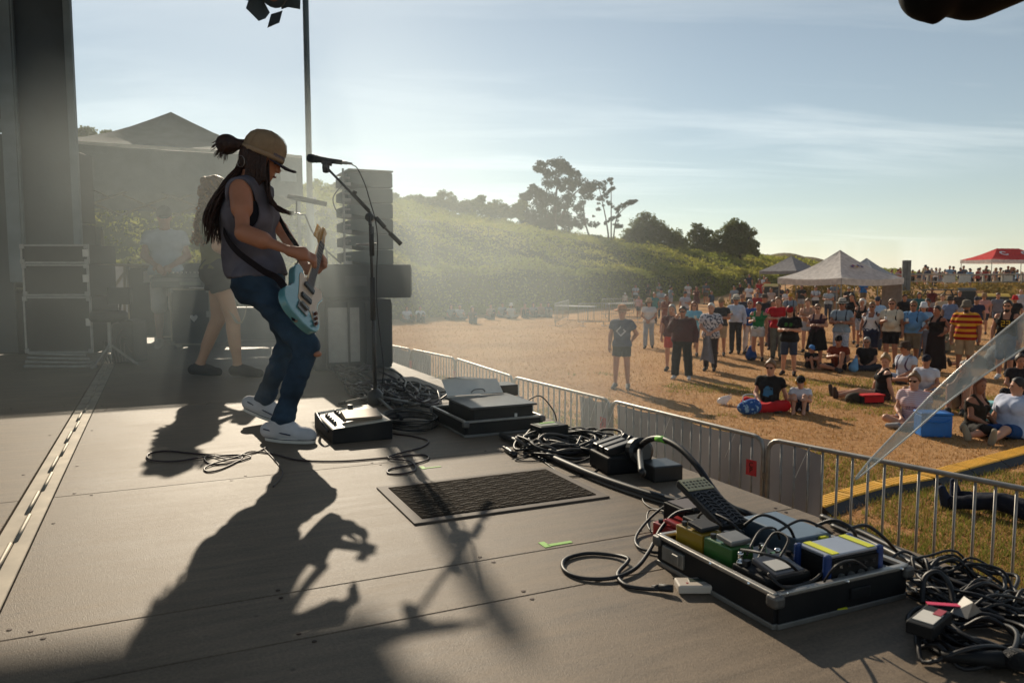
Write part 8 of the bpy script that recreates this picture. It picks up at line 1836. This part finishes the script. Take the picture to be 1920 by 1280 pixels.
    sit(1975, 985, 'reclining person in dark trousers and socks at the lower right edge', pose='out', h=1.76, uc=(40, 44, 60), lo='trousers', lc=(22, 26, 40), hair='short', arms=('floor', 'floor'), off=-75, lean=.25, shc=(34, 42, 62))
    sit(1384, 800, 'barefoot person lying face up behind the barrier, only a bare foot and knee showing', pose='lie', h=1.66, fem=True, uc=(120, 130, 150), lo='shorts', fr=.4, lc=(180, 80, 90), hair='long', arms=('floor', 'floor'), lean=.6, off=150, shoes=False, sk='l') if False else None
    # seated along the foot of the hedge, in the smoke
    hs = [(763, 604, (206, 206, 212), 'white'), (788, 604, (206, 210, 216), 'white'), (846, 600, (110, 120, 130), 'grey'), (862, 600, (170, 170, 176), 'pale grey'), (886, 606, (96, 76, 66), 'brown'), (942, 595, (130, 140, 150), 'grey-blue'), (958, 597, (196, 190, 184), 'cream'), (984, 596, (150, 100, 80), 'rust'), (1000, 595, (130, 130, 140), 'mid grey'), (1014, 594, (160, 120, 100), 'tan'), (1028, 594, (80, 80, 90), 'dark grey'), (920, 598, (170, 150, 140), 'beige')]
    where = ['leftmost, right beside the line array', 'second from the line array', 'left of the close pair', 'right of the close pair', 'sitting a little forward of the rest', 'left of the white sun hat', 'wearing a white sun hat', 'left end of the row before the pen', 'second in the row before the pen', 'third in the row before the pen', 'last in the row before the pen', 'between the brown top and the sun hat']
    for k, ((px, py, uc, cn), wh) in enumerate(zip(hs, where)):
        p = G(px, py); sp = dict(pose=['cross', 'kneesup', 'mixed'][k % 3], h=1.68, fem=k % 2 == 0, uc=uc, lo='trousers', lc=rng.choice([(60, 66, 80), (150, 140, 130), (50, 50, 56)]), hair='short' if k % 2 else 'long', hat='bucket' if 'hat' in wh and 'left' not in wh and 'between' not in wh else None, hatc=(210, 210, 210), arms=('knees', 'lap'), skin=SK['m'])
        person(sp, 'seated onlooker in %s at the hedge foot, %s' % (cn, wh), (p.x, p.y, 0), face_stage(p, 10), 'people sitting at the foot of the hedge', .03)
crowd()

# far people behind the rail: a few figures repeated with their own colours
def far_people():
    protos = []
    for k in range(5):
        sp = dict(h=1.64 + .04 * k, fem=k % 2 == 0, up=['tee', 'loose', 'tank', 'tee', 'long'][k], lo=['shorts', 'trousers', 'skirt', 'trousers', 'shorts'][k], hair=['long', 'short', 'bob', 'short', 'bun'][k], hat=[None, 'cap', None, None, 'brim'][k], arms=[('drink', 'hang'), ('crossed', 'crossed'), ('hang', 'hang'), ('hip', 'drink'), ('clasp', 'clasp')][k], skin=SK['m'], hc='brown')
        protos.append(person(sp, 'x', (40, 60, 1.45), 0, None, .034)[0])
    cols = [((206, 206, 210), 'white'), ((60, 66, 84), 'navy'), ((150, 60, 56), 'brick red'), ((120, 150, 176), 'pale blue'), ((90, 90, 94), 'grey'), ((196, 170, 130), 'sandy'), ((40, 40, 44), 'black'), ((170, 120, 130), 'pink'), ((90, 104, 80), 'olive')]
    used = set(); q = random.Random(12)
    spots = [(1780, 492, 'pale blue', 57.5, 'leaning on the rail fence, left of the pair', 3), (1800, 489, 'navy', 57.5, 'leaning on the rail fence, tallest there', 1), (1806, 492, 'grey', 58.5, 'just behind the tallest one at the rail', 3)]
    for px in (1672, 1682, 1690, 1712, 1722, 1734, 1741, 1748, 1757, 1764, 1772, 1816, 1824, 1833, 1840, 1850, 1858, 1866, 1874, 1882, 1890, 1899, 1908, 1916): spots.append((px + q.uniform(-3, 3), 0, None, q.uniform(57.5, 66), None, None))
    for px in (1676, 1686, 1694, 1706, 1712, 1718, 1724, 1728, 1734, 1738, 1745, 1752, 1760, 1768, 1776, 1790, 1812, 1820, 1828, 1838, 1846, 1854, 1862, 1870, 1878, 1887, 1896, 1904, 1912): spots.append((px + q.uniform(-5, 5), 0, None, q.uniform(60, 84), None, None))
    g = 'distant people behind the rail fence'
    for i, (px, _, cn, Y, wh, kk) in enumerate(spots):
        k = kk if kk is not None else q.randrange(5); c, n = next((a for a in cols if a[1] == cn), None) or cols[(i * 4 + i // 9) % 9]
        src = protos[k]; o = src if k not in used else copy_tree(src); used.add(k)
        p = P(px, 520, Y); o.location = (p.x, p.y, float(ground_z(np.array(p.x), np.array(p.y)))); o.rotation_euler = (0, 0, q.uniform(-1.2, 1.2)); s = q.uniform(.90, 1.04) if wh else q.uniform(.72, 1.03); o.scale = (s, s, s)
        near = 'near the two grey posts' if px < 1730 else 'left of the red canopy' if px < 1812 else 'in front of the red canopy'
        tag(o, 'distant person in %s top, %s' % (n, wh) if wh else 'distant figure in %s behind the rail, %s' % (n, near + (', farther row' if Y > 66.5 else '')), 'person', g)
        for ch in o.children:
            if ch.name.startswith('shirt'): ch.material_slots[0].link = 'OBJECT'; ch.material_slots[0].material = cloth(c)
            elif ch.name.split('.')[0] in ('shorts', 'trousers', 'skirt'): ch.material_slots[0].link = 'OBJECT'; ch.material_slots[0].material = cloth(q.choice([(60, 66, 80), (150, 140, 124), (36, 36, 42), (120, 128, 140)]))
            elif ch.name.startswith('hair'): ch.material_slots[0].link = 'OBJECT'; hc_ = q.choice(list(HAIRC)); ch.material_slots[0].material = M('hair_' + hc_, lin(HAIRC[hc_]), rough=.5, var=.35, scale=40, bump=.6, bscale=90)
    for k in range(5):
        if k not in used:
            for ch in list(protos[k].children): bpy.data.objects.remove(ch)
            bpy.data.objects.remove(protos[k])
far_people()
# ------------------------------------------------------------------ stage smoke drifting from the back of the stage over the field
def smoke():
    m = bpy.data.materials.new('stage_smoke'); m.use_nodes = True; nt = m.node_tree; nt.nodes.clear(); L = nt.links; N = nt.nodes.new
    out = N('ShaderNodeOutputMaterial'); pv = N('ShaderNodeVolumePrincipled'); L.new(pv.outputs[0], out.inputs['Volume'])
    pv.inputs['Color'].default_value = (.85, .95, .97, 1); pv.inputs['Anisotropy'].default_value = .45
    tc = N('ShaderNodeTexCoord'); sp = N('ShaderNodeSeparateXYZ'); L.new(tc.outputs['Object'], sp.inputs[0])
    # object space runs -1..1 in each direction: fade towards every face, more smoke low down
    def mt(op, a, b=None, c=None):
        n = N('ShaderNodeMath'); n.operation = op
        for i, v in enumerate((a, b, c)):
            if v is None: continue
            if isinstance(v, (int, float)): n.inputs[i].default_value = v
            else: L.new(v, n.inputs[i])
        return n.outputs[0]
    fx = mt('MAXIMUM', mt('SUBTRACT', 1.0, mt('POWER', mt('ABSOLUTE', sp.outputs['X']), 2.0)), 0.0)
    fy = mt('MAXIMUM', mt('SUBTRACT', 1.0, mt('POWER', mt('ABSOLUTE', sp.outputs['Y']), 2.0)), 0.0)
    fz = mt('MAXIMUM', mt('SUBTRACT', 1.0, mt('POWER', mt('MAXIMUM', sp.outputs['Z'], 0.0), 1.4)), 0.0)
    nz = N('ShaderNodeTexNoise'); nz.inputs['Scale'].default_value = 1.6; nz.inputs['Detail'].default_value = 2
    mp = N('ShaderNodeMapping'); mp.inputs['Scale'].default_value = (1.4, 1.6, .9); L.new(tc.outputs['Object'], mp.inputs[0]); L.new(mp.outputs[0], nz.inputs['Vector'])
    mr = N('ShaderNodeMapRange'); mr.inputs[1].default_value = .32; mr.inputs[2].default_value = .68; mr.inputs[3].default_value = .35; mr.inputs[4].default_value = 1.5; L.new(nz.outputs['Fac'], mr.inputs[0])
    d = mt('MULTIPLY', mt('MULTIPLY', fx, fy), mt('MULTIPLY', fz, mr.outputs[0])); d = mt('MULTIPLY', d, SMOKE_DENSITY)
    L.new(d, pv.inputs['Density'])
    m.cycles.volume_step_rate = 1.0
    o = tag(ob('stage_smoke', MB().box((0, 0, 0), (2, 2, 2)), m, None), 'thin sunlit stage smoke drifting behind the singer', kind='stuff')
    o.location = (-1.75, 7.2, 2.25); o.scale = (3.3, 3.7, 2.3)
SMOKE_DENSITY = .09
smoke()
def air():
    m = bpy.data.materials.new('air'); m.use_nodes = True; nt = m.node_tree; nt.nodes.clear(); out = nt.nodes.new('ShaderNodeOutputMaterial'); pv = nt.nodes.new('ShaderNodeVolumePrincipled'); nt.links.new(pv.outputs[0], out.inputs['Volume'])
    pv.inputs['Color'].default_value = (.95, .96, .97, 1); pv.inputs['Anisotropy'].default_value = .5; pv.inputs['Density'].default_value = .00028
    tag(ob('haze', MB().box((100, 450, 9.5), (1240, 1160, 21)), m, None), 'faint summer haze over the whole field', kind='stuff')
air()
